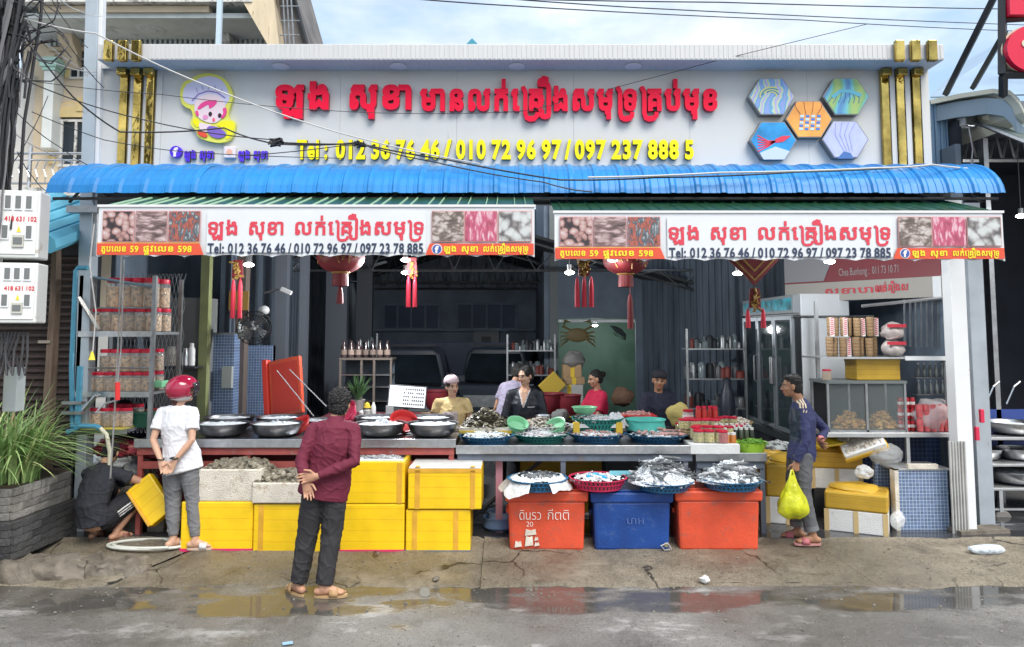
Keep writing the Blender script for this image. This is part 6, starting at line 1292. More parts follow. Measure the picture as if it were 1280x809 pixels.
tag(MB().box(-.5,.3,0,.5,0,.35).build('stone_block',rock_m,loc=(P(170,600,7.9)[0],7.9,FLZ)),'dark stone block under the rack behind the crouching man','block')
mb=MB();rock(mb,(0,0,0),(.16,.12,.17),4,12,8);tag(mb.build('stone',rock_m,loc=V(160,630,7.95),smooth=True),'brown stone between the crouching man and the leaning yellow lid','stone')
ly=thing('foam_panel','yellow taped foam lid leaning on its edge beside the helmeted woman','lid',V(204,648,7.62));ly.rotation_euler=(R(-18),R(-40),R(8));MB().box(-.12,.14,-.05,.05,0,.45).build('slab',box_yellow,ly,bevel=.012);MB().box(-.14,-.115,-.06,.055,.01,.44).build('tape_rim',tape_o,ly,bevel=.006)
hose=MB();c=V(172,656,7.35);
hose.tube([(.38*math.cos(a)+.05*a/6,.16*math.sin(a),.018+.010*(a>6))for a in[i*.35 for i in range(34)]],.014,7);tag(hose.build('hose',M('hose_white',(.55,.57,.52),.4),loc=(c.x,7.5,zf(7.5)),smooth=True),'pale garden hose coiled on the concrete beside the crouching man','hose')
pl=thing('stone_planter','two tier planter of grey stone blocks at the left edge','planter',(-4.47,6.9,.17));st_l=M('stone_pale',(.25,.24,.22),.9,ns=9,na=.25,bs=35,ba=.3,rand=.22);st_d=M('stone_dark',(.07,.07,.072),.9,ns=9,na=.3,bs=35,ba=.3,rand=.3)
mort=M('mortar_dark',(.05,.05,.048),.95)
MB().box(-1.48,-.015,.015,.98,0,.335).build('core',mort,pl);MB().box(-1.44,-.06,.06,.94,.335,.62).build('core',mort,pl)
def courses(x1,y0,y1,z0,z1,m,n,inset,name='stone_block'):
 hh=(z1-z0)/n;mes=[]
 for v in range(4):
  b=MB();b.box(0,.255,0,.03,0,hh-.006);q=MB();
  for i,p in enumerate(b.v):pass
  b.v=[(p[0]+rnd.uniform(-.004,.004),p[1]+rnd.uniform(-.004,.004),p[2]+rnd.uniform(-.002,.002))for p in b.v];mes.append(meshof(b,name,m))
 for r_ in range(n):
  off=(r_%2)*.13
  k_=0
  while True:
   x=x1-.26*(k_+1)-off
   if x<-1.5:break
   o=bpy.data.objects.new(name,mes[(k_+r_)%4]);COL.objects.link(o);o.parent=pl;o.location=(x,y0-.022,z0+r_*hh);k_+=1
  if off:o=bpy.data.objects.new(name,mes[r_%4]);COL.objects.link(o);o.parent=pl;o.location=(x1-off,y0-.022,z0+r_*hh);o.scale=(.5,1,1)
  k_=0;y=y0-off
  while y<y1-.05:
   o=bpy.data.objects.new(name,mes[(k_+r_*3)%4]);COL.objects.link(o);o.parent=pl;o.location=(x1+.022,max(y,y0),z0+r_*hh);o.rotation_euler=(0,0,R(90));o.scale=((.5 if y<y0 else 1)*min(1,(y1-max(y,y0))/.255),1,1);y+=.26;k_+=1
courses(0,0,.98,0,.335,st_d,5,0);courses(-.05,.05,.93,.338,.62,st_l,4,0)
MB().box(-1.44,-.06,.06,.94,.62,.625).build('soil',M('soil',(.05,.035,.02),1,ns=10,na=.4),pl)
lg=thing('lemongrass_plant','large clump of arching green lemongrass growing in the stone planter','plant',(-4.96,7.28,.77));gb=MB();rg=random.Random(11)
for i in range(640):
 a=rg.uniform(0,6.28);q=rg.random()**.6*.3;bx,by=q*1.5*math.cos(a),q*math.sin(a);d=a+rg.gauss(0,.7);Lh=rg.uniform(.6,1.2);lean=rg.uniform(.25,1.5);wd=rg.uniform(.009,.017)
 dx,dy=math.cos(d),math.sin(d);px_,py_=-dy*wd,dx*wd;vs=[];m=8
 for j in range(m+1):
  t_=j/m;hgt=Lh*(t_-.58*lean*t_**2.4);out=Lh*lean*t_**1.9*.75;w2=(1-t_**2.2)*(.55+t_ if t_<.4 else .95)
  vs+=[(bx+dx*out-px_*w2,by+dy*out-py_*w2,hgt),(bx+dx*out+px_*w2,by+dy*out+py_*w2,hgt)]
 gb.cur=rg.choice([0,0,1,1,1,2])if rg.random()>.06 else 3;gb.add(vs,[(2*j,2*j+1,2*j+3,2*j+2)for j in range(m)])
gm_=[M('blade_mid',(.19,.33,.10),.45,ns=5,na=.3),M('blade_light',(.33,.48,.18),.45,ns=5,na=.25),M('blade_yellow',(.45,.52,.22),.5),M('blade_dry',(.35,.28,.15),.7)]
gb.build('leaves',gm_,lg)['kind']='stuff'
fx,fy0,fy1,fz0,fz1=3.5,9.3,11.35,.887,2.674
fr_m=M('fridge_grey',(.70,.73,.76),.35,ns=2,na=.06,wear=.08,wcol=(.3,.3,.3),wsc=5)
fg=thing('display_fridge','tall grey three door display fridge with turquoise header, seen from its side','fridge',(fx,fy0,fz0));fh=fz1-fz0;fd=fy1-fy0
MB().box(.06,.66,0,fd,0,fh).build('body',fr_m,fg,bevel=.012)
MB().box(-.01,.05,.0,fd,.03,fh-.26).build('cavity',M('fridge_inside',(.02,.025,.03),.4),fg)
MB().box(-.02,.06,0,fd,-.08,.025).build('kick_plate',steel,fg,bevel=.006)
hd=MB().box(-.03,.06,.01,fd,fh-.24,fh-.01).build('header',M('header_frame',(.3,.33,.35),.4),fg,bevel=.006)
MB().box(-.036,-.0305,.07,fd-.05,fh-.20,fh-.05).build('header_print',M('header_turq',(.03,.36,.45),.35,ns=9,na=.7),hd)
for i in range(3):
 y0=.03+i*(fd-.06)/3;y1=y0+(fd-.06)/3-.015;dr=MB()
 for a in((y0,y0+.05,.05,fh-.27),(y1-.05,y1,.05,fh-.27),(y0+.05,y1-.05,.05,.10),(y0+.05,y1-.05,fh-.32,fh-.27)):dr.box(-.05,-.012,*a)
 d_=dr.build('door',M('door_frame',(.35,.38,.41),.35,metal=.5),fg);MB().box(-.035,-.025,y0+.05,y1-.05,.10,fh-.32).build('glass',M('fridge_glass',(.05,.07,.08),.04,alpha=.75),d_)
 yh=y0+.025 if i else y1-.025
 MB().tube([(-.05,yh,.62),(-.09,yh,.64),(-.09,yh,.98),(-.05,yh,1.0)],.012,7).build('handle',steel,d_,smooth=True)
for z in(.35,.7,1.05):MB().box(-.008,.055,.05,fd-.05,z,z+.015).build('shelf',steel,fg)
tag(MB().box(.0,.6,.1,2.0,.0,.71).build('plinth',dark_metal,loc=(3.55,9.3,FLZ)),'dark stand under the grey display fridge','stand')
MB().bar((-.05,-.01,fh-.285),(.95,-.02,fh-.285),.02).build('side_bar',dull_steel,fg)
def Rx(px,Y,py=450):return P(px,py,Y)[0]
def Rz(py,Y):return P(640,py,Y)[1]
YS=8.35
sr=thing('snack_counter','steel counter with blue tiled front and upper shelves at the right end','counter',(0,0,0))
al=M('aluminium',(.52,.53,.54),.35,metal=.7,ns=6,na=.1)
yb_=7.95
MB().box(Rx(1116,yb_),Rx(1178,yb_),yb_,yb_+.08,FLZ,Rz(588,yb_)).build('tiled_front',tile_blue,sr);MB().box(Rx(1086,8.3),Rx(1120,8.05),8.25,8.31,FLZ,Rz(580,8.2)).build('tiled_side',tile_blue,sr)
MB().box(Rx(1112,yb_),Rx(1117,yb_),yb_-.01,yb_+.09,FLZ,Rz(586,yb_)).build('tile_edge',foam_old,sr)
MB().box(Rx(1112,yb_),Rx(1180,yb_),yb_-.01,yb_+.4,Rz(588,yb_)+.001,Rz(585,yb_)).build('tile_cap',al,sr)
MB().box(Rx(1010,8.9),Rx(1186,8.9),8.86,8.9,FLZ,Rz(535,8.9)).build('navy_back',tile_navy,sr)
ct_=Rz(541,YS-.15)
MB().box(Rx(1022,YS),Rx(1186,YS),YS-.15,YS+.5,ct_-.05,ct_).build('countertop',al,sr,bevel=.005)
us=Rz(446,YS)
MB().box(Rx(1020,YS),Rx(1186,YS),YS-.12,YS+.42,us-.02,us).build('upper_shelf',al,sr);MB().box(Rx(1124,YS),Rx(1186,YS),YS-.14,YS-.122,us-.035,us+.01).build('shelf_light',white_paint,sr)
for px in(1131,1184):MB().box(Rx(px,YS-.14)-.018,Rx(px,YS-.14)+.018,YS-.14,YS-.10,FLZ+.3,(us if px>1140 else ct_-.05)-.001).build('upright',al,sr)
for px in(1022,1186):MB().box(Rx(px,YS+.4)-.018,Rx(px,YS+.4)+.018,YS+.38,YS+.42,FLZ,Rz(375,YS)).build('upright',al,sr)
MB().box(Rx(1128,yb_),Rx(1165,yb_),yb_-.03,yb_+.02,Rz(586,yb_)+.002,Rz(580,yb_)).build('wood_strip',foam_old,sr)
for k_ in range(9):x=Rx(1132,8.8)+k_*.065;MB().tube([(x,8.8,us+.1),(x+.01,8.78,us+.75)],.016,5).build('plastic_strip',M('strip_film',(.2,.22,.24),.3,alpha=.5),sr)
MB().bar((Rx(1090,YS),YS+.2,Rz(382,YS)),(Rx(1186,YS),YS,Rz(372,YS)),.025).build('top_bar',al,sr)
gc=thing('glass_case','glass food case with roasted golden snacks on the steel counter','case',(Rx(1029,YS),YS,ct_+.001));gw=Rx(1124,YS)-Rx(1029,YS);gh=Rz(479,YS)-ct_
for px in(0,gw/2,gw):MB().box(px-.012,px+.012,-.1,-.075,0,gh).build('frame',dull_steel,gc);MB().box(px-.012,px+.012,.33,.355,0,gh).build('frame',dull_steel,gc)
MB().box(-.02,gw+.02,-.11,.36,gh,gh+.03).build('roof',M('case_top',(.15,.17,.17),.4),gc);MB().box(0,gw,-.10,.35,0,.02).build('base',dull_steel,gc);MB().box(.01,gw-.01,-.09,-.084,.02,gh).build('glass',M('case_glass',(.35,.4,.4),.05,alpha=.16),gc)
MB().box(0,gw,.345,.352,.02,gh).build('back_panel',dark_metal,gc)
for i,px in enumerate((1062,1102)):heap('fried_snacks',(Rx(px,YS),YS+.08,ct_+.025),.17,.13,.16,[('rock',60,.08,1,0,1),('shrimp',30,.08,0,0,1)],[M('snack_gold',(.45,.27,.06),.5,ns=12,na=.5),M('snack_brown',(.3,.15,.04),.5,ns=12,na=.5)],['golden fried snacks in the left half of the glass case','golden fried snacks in the right half of the glass case'][i],'snacks')
ybx=thing('foam_box','yellow taped box standing on the glass case','box',(Rx(1096,YS),YS+.12,ct_+gh+.034));MB().box(-.24,.24,-.15,.15,0,.24).build('body',tape_wrap,ybx,bevel=.01);MB().box(-.245,.245,-.155,.155,.19,.25).build('lid',tape_wrap,ybx,bevel=.008)
jj=make_jar(.05,.12,'small red lidded jar standing at the left corner of the glass case',cardboard,group=None);jj.location=(Rx(1031,YS),YS-.04,ct_+gh+.032)
cs=thing('cup_stack','sleeve of brown paper cups','cups',(0,0,0),0,'sleeves of brown and striped paper cups on the upper shelf')
mb=MB();mb.lathe([(0,0),(.030,0),(.038,.02),(.036,.022),(.040,.215),(0,.215)],n=12);mb.build('sleeve',cardboard,cs,smooth=True)
for i in range(5):MB().lathe([(.0385,.03+.037*i),(.0425,.034+.037*i),(.0385,.039+.037*i)],n=12).build('rim',M('kraft_dark',(.24,.15,.08),.8),cs)
first=True
for row in range(2):
 for i in range(8):
  px=1039+i*8.3+(0 if row==0 else 2);lab='%s sleeve of brown paper cups from the left in the %s row'%(['first','second','third','fourth','fifth','sixth','seventh','eighth'][i],['lower','upper'][row])
  l=(Rx(px,YS),YS+.03+.05*(i%2),us+.002+row*.222)
  if first:cs.location=l;cs['label']=lab;first=False;o=cs
  else:o=dup(cs,l,lab)
  o.scale=(1,1,rnd.uniform(.94,1.0))
  if(row,i)in((1,0),(1,2),(1,5),(1,7),(0,3)):
   mb=MB()
   for q in range(9):z=.01+q*.022;mb.add([(-.02,-.042,z),(.02,-.042,z+.014),(.02,-.042,z+.026),(-.02,-.042,z+.012)],[(0,1,2,3)])
   mb.build('red_stripes',stripe_red,o);MB().box(-.024,.024,-.0415,-.039,0,.21).build('white_side',label_w,o)
for i,(px,dz)in enumerate(((1116,0),(1117,.19))):
 mb=MB();rock(mb,(0,0,.09),(.12,.1,.095),8+i,14,9);o=mb.build('snack_bag',M('snack_bag_m',(.45,.40,.38),.35,ns=9,na=.35,bs=10,ba=.5),loc=(Rx(px,YS),YS,us+.002+dz),smooth=True);tag(o,['lower pale snack bag with red band on the upper shelf','upper pale snack bag with red band on the upper shelf'][i],'bag')
 MB().box(-.1,.1,-.108,-.09,.13,.165).build('red_band',stripe_red,o)
can=thing('drink_can','red drink can','can',(0,0,0),0,'red drink cans beside the glass case');MB().lathe([(0,0),(.028,0),(.031,.008),(.031,.105),(.026,.115),(0,.115)],n=12).build('body',M('can_red',(.45,.03,.04),.3,metal=.3),can,smooth=True);MB().lathe([(.0313,.04),(.0313,.07)],n=12).build('white_band',label_w,can);MB().lathe([(0,.1155),(.027,.1165)],n=12).build('top',steel,can)
k_=0
for r_ in range(3):
 for c in range(3):
  l=(Rx(1122,YS)+c*.064,YS-.02,ct_+.003+r_*.118+(.0 if r_<1 else .01));lb='%s red drink can in the %s row left of the wrapped pack'%(ordn:=['left','middle','right'][c],['bottom','middle','top'][r_])
  if k_==0:can.location=l;can['label']=lb
  else:dup(can,l,lb)
  k_+=1
pk=thing('drink_pack','film wrapped pack of red drink cans at the right end of the counter','drinks',(Rx(1161,YS),YS-.05,ct_+.003));
canm=meshof(MB().lathe([(0,0),(.03,0),(.034,.01),(.034,.13),(.028,.14),(0,.14)],n=12),'can',M('can_pink',(.62,.12,.13),.35,ns=9,na=.5),True)
for r_ in range(2):
 for c in range(6):
  o=bpy.data.objects.new('can',canm);COL.objects.link(o);o.parent=pk;o.location=(-.18+c*.072,-.05,.005+r_*.15)
mb=MB();rock(mb,(0,.02,.16),(.24,.13,.19),2,18,12);mb.build('film',M('pack_film',(.8,.75,.76),.15,alpha=.42,bs=14,ba=.5),pk,smooth=True)
bt=thing('clear_bottle','clear bottle','bottle',(0,0,0),0,'rows of clear bottles above the drink packs');MB().lathe([(0,0),(.022,0),(.024,.01),(.024,.09),(.011,.12),(.011,.14),(0,.14)],n=10).build('body',M('bottle_glass',(.3,.33,.33),.08,metal=.3),bt,smooth=True);MB().lathe([(0,.14),(.013,.14),(.013,.155),(0,.155)],n=8).build('cap',steel,bt)
k_=0
for r_ in range(2):
 for c in range(5):
  l=(Rx(1146,YS+.3)+c*.068,YS+.28,ct_+.38+r_*.19);lb='clear bottle, %s from the left in the %s row above the drink pack'%(ords[c],['lower','upper'][r_])
  if k_==0:bt.location=l;bt['label']=lb
  else:dup(bt,l,lb)
  k_+=1
for r_ in range(2):tag(MB().box(0,.36,-.05,.05,-.012,0).build('bottle_shelf',dull_steel,loc=(Rx(1140,YS+.3),YS+.28,ct_+.379+r_*.19)),['lower glass shelf carrying clear bottles','upper glass shelf carrying clear bottles'][r_],'shelf')
a,b=Vector((Rx(1181,8.35),8.35,0)),Vector((Rx(984,9.9),9.9,0));ln=(a-b).length;rz_=math.atan2((a-b).y,(a-b).x)
sn=thing('hanging_banner','slanting red and cream printed banner over the snack counter','banner',(b.x,b.y,0),rz_)
zt_,zm,zb_=Rz(318,8.35),Rz(345,8.35),Rz(371,8.35)
MB().box(0,ln,0,.02,zm+.002,zt_+.25).build('red_field',M('banner_maroon',(.17,.012,.022),.5),sn);MB().box(0,ln,-.004,.03,zb_,zm).build('cream_strip',M('banner_cream',(.33,.31,.28),.5),sn);MB().box(ln-.09,ln,-.008,-.0045,zb_,zm).build('white_end',banner_w,sn)
text_mb('Chea Bunhong :  011 73 10 71',.75,ln-.45,zm+.07,.13,-.006,.001,.004).build('lettering',M('letter_grey',(.32,.28,.28),.5),sn)
text_mb(KH2+'\u1794\u17b6\u1793',.55,1.35,zb_+.08,.11,-.012,.001,.02).build('lettering',stripe_red,sn);text_mb('\u179b\u1780\u17cb\u1782\x02\u1784\u179f',ln-.75,ln-.35,zb_+.09,.12,-.012,.001,.03).build('lettering',stripe_red,sn)
mb=MB();mb.add([(0,-.008,zm+.02),(.55,-.008,zm+.02),(.75,-.008,zt_+.2),(0,-.008,zt_+.2)],[(0,1,2,3)]);mb.build('grey_field',M('banner_grey',(.22,.22,.24),.5),sn)
def tbox(px,Y,z,w_,d,h,rz,lab,topf=.5,wrap=tape_wrap,tapes=True,tilt=(0,0)):
 t=thing('foam_box',lab,'box',(P(px,600,Y)[0],Y,z),rz,'foam boxes wrapped in yellow tape at the right');t.rotation_euler=(tilt[0],tilt[1],rz)
 MB().box(-w_,w_,-d,d,0,h*topf).build('foam_body',foam,t,bevel=.01)
 MB().box(-w_-.006,w_+.006,-d-.006,d+.006,h*topf+.001,h).build('taped_top',wrap,t,bevel=.02)
 mb=MB();rock(mb,(0,0,h),(w_*.92,d*.85,.06),3,16,9);mb.build('tape_bulge',wrap,t,smooth=True)
 if tapes:
  for x in(-w_*.98,-.01,w_*.9):MB().box(x-.018,x+.03,-d-.004,-d-.001,.0,h*topf).build('tape_strip',M('tape_pale',(.6,.45,.22),.4),t)
  for y in(-d*.9,0):MB().box(-w_-.004,-w_-.001,y,y+.04,0,h*topf).build('tape_strip',M('tape_pale',(.6,.45,.22),.4),t)
 return t
tbox(1071,8.05,FLZ,.29,.26,.40,R(-28),'large foam box with bulging yellow taped top in front of the blue tiles',.55)
tbox(1040,8.75,FLZ+.30,.27,.22,.40,R(-8),'foam box with yellow taped top and white base behind the navy man',.55)
tbox(985,8.55,FLZ,.22,.40,.62,R(-20),'tall foam box wrapped in amber tape left of the navy man',.45)
tbox(957,8.9,FLZ,.20,.25,.66,R(5),'foam box with amber taped top right of the condiment table',.5)
tbox(905,8.6,FLZ,.25,.25,.42,R(5),'amber taped box on the floor under the condiment table',.2)
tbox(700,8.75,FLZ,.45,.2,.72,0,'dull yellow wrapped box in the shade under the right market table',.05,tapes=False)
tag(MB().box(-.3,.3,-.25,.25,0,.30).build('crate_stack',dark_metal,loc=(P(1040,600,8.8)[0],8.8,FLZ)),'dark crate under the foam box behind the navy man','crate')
ot=thing('foam_tray','open foam lid full of grey shells tilted on the yellow box behind the navy man','tray',V(1078,556,8.35));ot.rotation_euler=(R(35),R(-22),R(-20))
MB().box(-.22,.22,-.15,.15,0,.06).build('body',foam,ot,bevel=.01);MB().box(-.235,.235,-.165,.165,-.03,.02).build('tape',tape_wrap,ot,bevel=.01);h_=heap('shells',(0,0,.055),.19,.12,.02,[('shell',150,.035,1,0,1)],[cockle,cockle],'grey shells in the tilted foam lid',box=True);h_.parent=ot;del h_['label'];del h_['category']
fl=thing('foam_flap','flat yellow flap of a taped box just behind the back of the navy man','lid',V(1042,552,8.55));fl.rotation_euler=(R(10),R(-8),0);MB().box(-.24,.3,-.15,.15,0,.03).build('flap',tape_y,fl,bevel=.008)
for i,(px,py,Y,r,m,lb)in enumerate(((1108,568,8.2,(.17,.12,.12),M('film_thin',(.7,.72,.73),.2,alpha=.3,bs=20,ba=.6),'big clear plastic bag slumped between the tilted shells and the steel frame'),(1080,590,8.0,(.09,.08,.07),plastic_film,'small clear bag on the blue tiled ledge'),(1122,650,7.85,(.07,.06,.09),plastic_film,'pale plastic bag at the foot of the blue tiles beside the foam box'),(1050,548,8.8,(.12,.1,.07),M('grey_bag',(.22,.23,.23),.35),'grey plastic bag behind the yellow flap'))):
 mb=MB();crumple(mb,r,i+13,k=.4);tag(mb.build('plastic_bag',m,loc=V(px,py,Y),smooth=True,auto=25),lb,'bag')
mb=MB()
for i in range(6):x=.03*i;mb.prism([(x-.012,0),(x+.012,0),(x+.005,1.15),(x-.012,1.15)],-.005,.005)
o=thing('corrugated_offcut','pale corrugated sheet offcut leaning at the foot of the white pillar','sheet',(P(1184,600,7.9)[0],7.83,FLZ));
for i in range(6):MB().tube([(.03*i,0,0),(.03*i,.0,.92)],.012,6).build('rib',M('offcut',(.42,.42,.40),.6,ns=5,na=.2),o,smooth=True)
tag(MB().cbox((0,0,.06),(.55,.22,.12),(0,0,.15)).build('concrete_block',rock_m,loc=(P(1222,655,7.9)[0],7.9,.08)),'low concrete block at the foot of the grey pillar','block')
for i,(px,py)in enumerate(((1225,462),(1218,498))):p=V(1227-6*i,520+22*i,8.0);tag(MB().box(-.02,.02,-.02,.02,-.07,.07).build('red_clip',M('clip_red',(.6,.03,.08),.4),loc=p,bevel=.006),['upper red plastic clip on the grey pillar','lower red plastic clip on the grey pillar'][i],'clip')
tt=thing('steel_trolley','wheeled steel trolley with three shelves of bowls in the neighbouring stall','trolley',(0,0,0));YT=8.5;Tx=lambda px:Rx(px,YT);Tz=lambda py:Rz(py,YT)
for k_,(py,m)in enumerate(((547,al),(580,al),(610,al))):MB().box(Tx(1216),Tx(1360),YT,YT+.7,Tz(py)-.03,Tz(py)).build('shelf',m,tt,bevel=.004)
MB().box(Tx(1216),Tx(1360),YT+.7,YT+.74,Tz(580),Tz(520)).build('blue_panel',M('panel_blue',(.03,.06,.25),.5),tt)
for px in(1243,1350):MB().box(Tx(px)-.02,Tx(px)+.02,YT,YT+.04,.22,Tz(610)-.031).build('leg',al,tt);w_=MB();w_.T=Matrix.Translation((Tx(px)+.02,YT+.02,.14))@Matrix.Rotation(R(90),4,'X');w_.lathe([(.02,-.02),(.085,-.022),(.095,0),(.085,.022),(.02,.02)],n=18);w_.build('wheel',M('wheel_grey',(.2,.19,.18),.7),tt)
MB().box(Tx(1216),Tx(1360),YT+.005,YT+.035,Tz(636)-.02,Tz(636)).build('rail',al,tt)
for px,pt in((1232,553),(1258,553)):a=V(px,505,8.9);b=V(px+12,478,8.9);tag(MB().tube([a,a.lerp(b,.8),b+Vector((.05,0,.01))],.012,6).build('trolley_handle',steel),['left bent steel handle behind the trolley bowls','right bent steel handle behind the trolley bowls'][px>1240],'handle')
for px,py,r,h,lb,fl_ in((1266,546,.3,.14,'metal bowl of ice on the top shelf of the trolley',ice),(1228,579,.19,.13,'left metal bowl on the middle shelf of the trolley',None),(1272,579,.23,.13,'right metal bowl on the middle shelf of the trolley',None),(1266,609,.34,.15,'wide metal bowl of ice on the bottom shelf of the trolley',ice)):
 bowl_thing(px,YT+.3,Tz({546:547,579:580,609:610}[py])+.002,r,h,lb,group='metal bowls on the neighbour trolley',fill=fl_,m=steel)
tp=thing('tiled_pillar','pillar faced with small blue tiles behind the left bowls','pillar',(P(275,480,9.3)[0],9.3,FLZ));MB().box(-.16,.16,0,.3,0,Rz(418,9.3)-FLZ).build('tiles',tile_blue,tp)
MB().box(-.16,.16,-.01,.31,Rz(418,9.3)-FLZ,Rz(418,9.3)-FLZ+.02).build('cap',dull_steel,tp);MB().box(.04,.16,-.06,0,Rz(485,9.3)-FLZ,Rz(458,9.3)-FLZ).build('switch_box',M('switch_grey',(.4,.42,.4),.5),tp)
tw=thing('tiled_wall','low wall of small blue tiles behind the fan','wall',(P(320,480,10.2)[0],10.2,FLZ));MB().box(-.38,.25,0,.12,0,Rz(432,10.2)-FLZ).build('tiles',tile_blue,tw)
tag(MB().box(-.12,.12,0,.02,-.12,.12).build('wall_notice',M('notice_ochre',(.35,.2,.05),.6),loc=V(298,376,9.45)),'ochre notice on the dark wall behind the leftmost tassel','notice')
tag(MB().box(-.38,.24,0,.4,0,Rz(372,8.95)-FLZ).build('grey_partition',M('partition_grey',(.16,.165,.165),.7,ns=2,na=.2),loc=(P(225,480,8.95)[0],9.0,FLZ)),'plain grey partition behind the jar rack shelves','partition')
fn=thing('wall_fan','white and black wall fan tilted sideways above the blue tiles','fan',V(318,410,9.0));fn.rotation_euler=(R(10),R(38),R(35))
mb=MB();nb_=24
for j in range(nb_):a=2*math.pi*j/nb_;mb.tube([(.02*math.cos(a),-.06,.02*math.sin(a)),(.15*math.cos(a),-.05,.15*math.sin(a)),(.2*math.cos(a),0,.2*math.sin(a)),(.14*math.cos(a),.05,.14*math.sin(a)),(.04*math.cos(a),.07,.04*math.sin(a))],.003,3,False)
for r_,y in((.2,0),(.15,-.05),(.14,.05)):mb.tube([(r_*math.cos(a),y,r_*math.sin(a))for a in[i*math.pi/12 for i in range(25)]],.006,4,False)
mb.build('cage',black_rub,fn)
for j in range(4):
 mb=MB();mb.T=Matrix.Rotation(j*math.pi/2,4,'Y');mb.add([(.02,.01,0),(.16,-.02,-.04),(.17,.02,.07),(.03,.02,.03)],[(0,1,2,3)]);mb.build('blade',M('fan_blade',(.05,.055,.06),.4),fn,solid=.006)
mb=MB();mb.T=Matrix.Rotation(R(90),4,'X');mb.lathe([(0,-.18),(.06,-.17),(.07,-.08),(.03,-.06),(0,-.06)],n=14);mb.build('motor',M('fan_white',(.55,.56,.55),.4),fn,smooth=True)
p0=V(305,432,9.2);tag(MB().tube([p0+Vector((-.07,.05,.28)),p0+Vector((-.05,0,.1)),p0+Vector((.12,-.05,.22))],[.04,.035,.05],8).build('fan_bracket',M('fan_white',(.55,.56,.55),.4),smooth=True),'white fan bracket on the blue tiled pillar','bracket')
cm=thing('security_camera','small white camera on a long wall arm left of the round lantern','camera',V(352,364,9.6));MB().cbox((.06,0,0),(.15,.06,.06),(0,.4,0)).build('body',M('cam_white',(.5,.5,.5),.4),cm,bevel=.01);MB().tube([(-.25,.1,-.02),(-.05,0,.02)],.015,6).build('arm',dull_steel,cm)
tag(MB().sph((0,0,0),(.07,.07,.06),12,8).build('dome_lamp',M('dome_white',(.5,.5,.5),.3),loc=V(330,388,9.5),smooth=True),'small pale dome fitting above the fan','fitting')
ctr=thing('cash_counter','dark red cloth covered counter behind the bowls','counter',(P(500,520,9.6)[0],9.6,FLZ));MB().box(-.95,.75,-.25,.3,0,1.0).build('body',M('counter_red',(.10,.012,.02),.8,ns=5,na=.3),ctr,bevel=.02)
zc=FLZ+1.0
mo=thing('monitor','flat screen showing rows of tiny menu pictures on the red counter','monitor',V(509,497,9.35),R(6));mo.rotation_euler=(R(-6),R(5),R(10));
MB().box(-.235,.235,0,.03,-.13,.15).build('frame',M('mon_frame',(.08,.08,.09),.4),mo,bevel=.004);MB().box(-.22,.22,-.004,-.001,-.115,.135).build('screen',M('screen_white',(.75,.78,.8),.3,emis=.45),mo)
mb=MB()
for r_ in range(5):
 for c in range(10):
  if rnd.random()<.85:mb.box(-.05+c*.026,-.05+c*.026+.018,-.007,-.0045,.09-r_*.045,.09-r_*.045+.022)
mb.build('menu_pictures',M('icon_dark',(.1,.1,.12),.5),mo)['kind']='stuff';MB().box(-.03,.03,.01,.04,-.35,-.13).build('stand',dark_metal,mo)
sc_=thing('payment_card','small white standing payment sign below the monitor','card',V(487,514,9.0));MB().box(-.045,.045,0,.01,-.06,.065).build('card',label_w,sc_)
gcb=thing('glass_cabinet','wooden framed glass cabinet with shelves behind the man in maroon','cabinet',(P(457,480,10.8)[0],10.8,FLZ));gw2=.36;zt2=Rz(450,10.8)-FLZ
wood_f=M('cab_frame',(.16,.13,.11),.5)
for x in(-gw2,-.06,.12,gw2):MB().box(x-.015,x+.015,-.02,.02,.9,zt2).build('post',wood_f,gcb)
MB().box(-gw2-.02,gw2+.02,-.03,.35,zt2,zt2+.03).build('top',wood_f,gcb);MB().box(-gw2,gw2,0,.33,0,.9).build('base',dark_metal,gcb);MB().box(-gw2,gw2,.32,.34,.9,zt2).build('back',M('cab_back',(.06,.08,.10),.6),gcb)
for z in(1.05,1.25,1.42):MB().box(-gw2,gw2,0,.32,z,z+.012).build('shelf',steel,gcb)
bl=thing('spirit_bottle','dark bottle','bottle',(0,0,0),0,'dark bottles on top of the glass cabinet');MB().lathe([(0,0),(.045,0),(.045,.14),(.02,.19),(.02,.24),(0,.24)],n=10).build('body',M('bottle_dk',(.05,.03,.03),.2,rand=.6),bl,smooth=True);MB().lathe([(.0455,.04),(.0455,.11)],n=10).build('paper_label',M('lab_dim',(.3,.22,.18),.6,rand=.5),bl)
for i in range(7):
 l=(P(430+i*9,440,10.9)[0],10.9,FLZ+zt2+.032)
 if i:dup(bl,l,'dark bottle on the glass cabinet, %s from the left'%ords[i])
 else:bl.location=l;bl['label']='dark bottle on the glass cabinet, first from the left'
pp=thing('potted_plant','spiky green potted plant on the counter in front of the glass cabinet','plant',(P(447,500,10.0)[0],10.0,zc+.0));MB().lathe([(0,0),(.07,0),(.10,.14),(.105,.15),(.09,.15),(0,.13)],n=16).build('pot',M('pot_white',(.4,.38,.36),.5),pp,smooth=True)
mb=MB()
for i in range(46):a=rnd.uniform(0,6.28);l_=rnd.uniform(.18,.36);o_=rnd.uniform(.05,.22);mb.add([(-.008,0,.14),(.008,0,.14),(.6*o_*math.cos(a)+.01,.6*o_*math.sin(a),.14+l_*.7),(o_*math.cos(a),o_*math.sin(a),.14+l_),(.6*o_*math.cos(a)-.01,.6*o_*math.sin(a),.14+l_*.7)],[(0,1,2,3,4)])
mb.build('leaves',M('leaf_dark',(.04,.09,.03),.5),pp)['kind']='stuff'
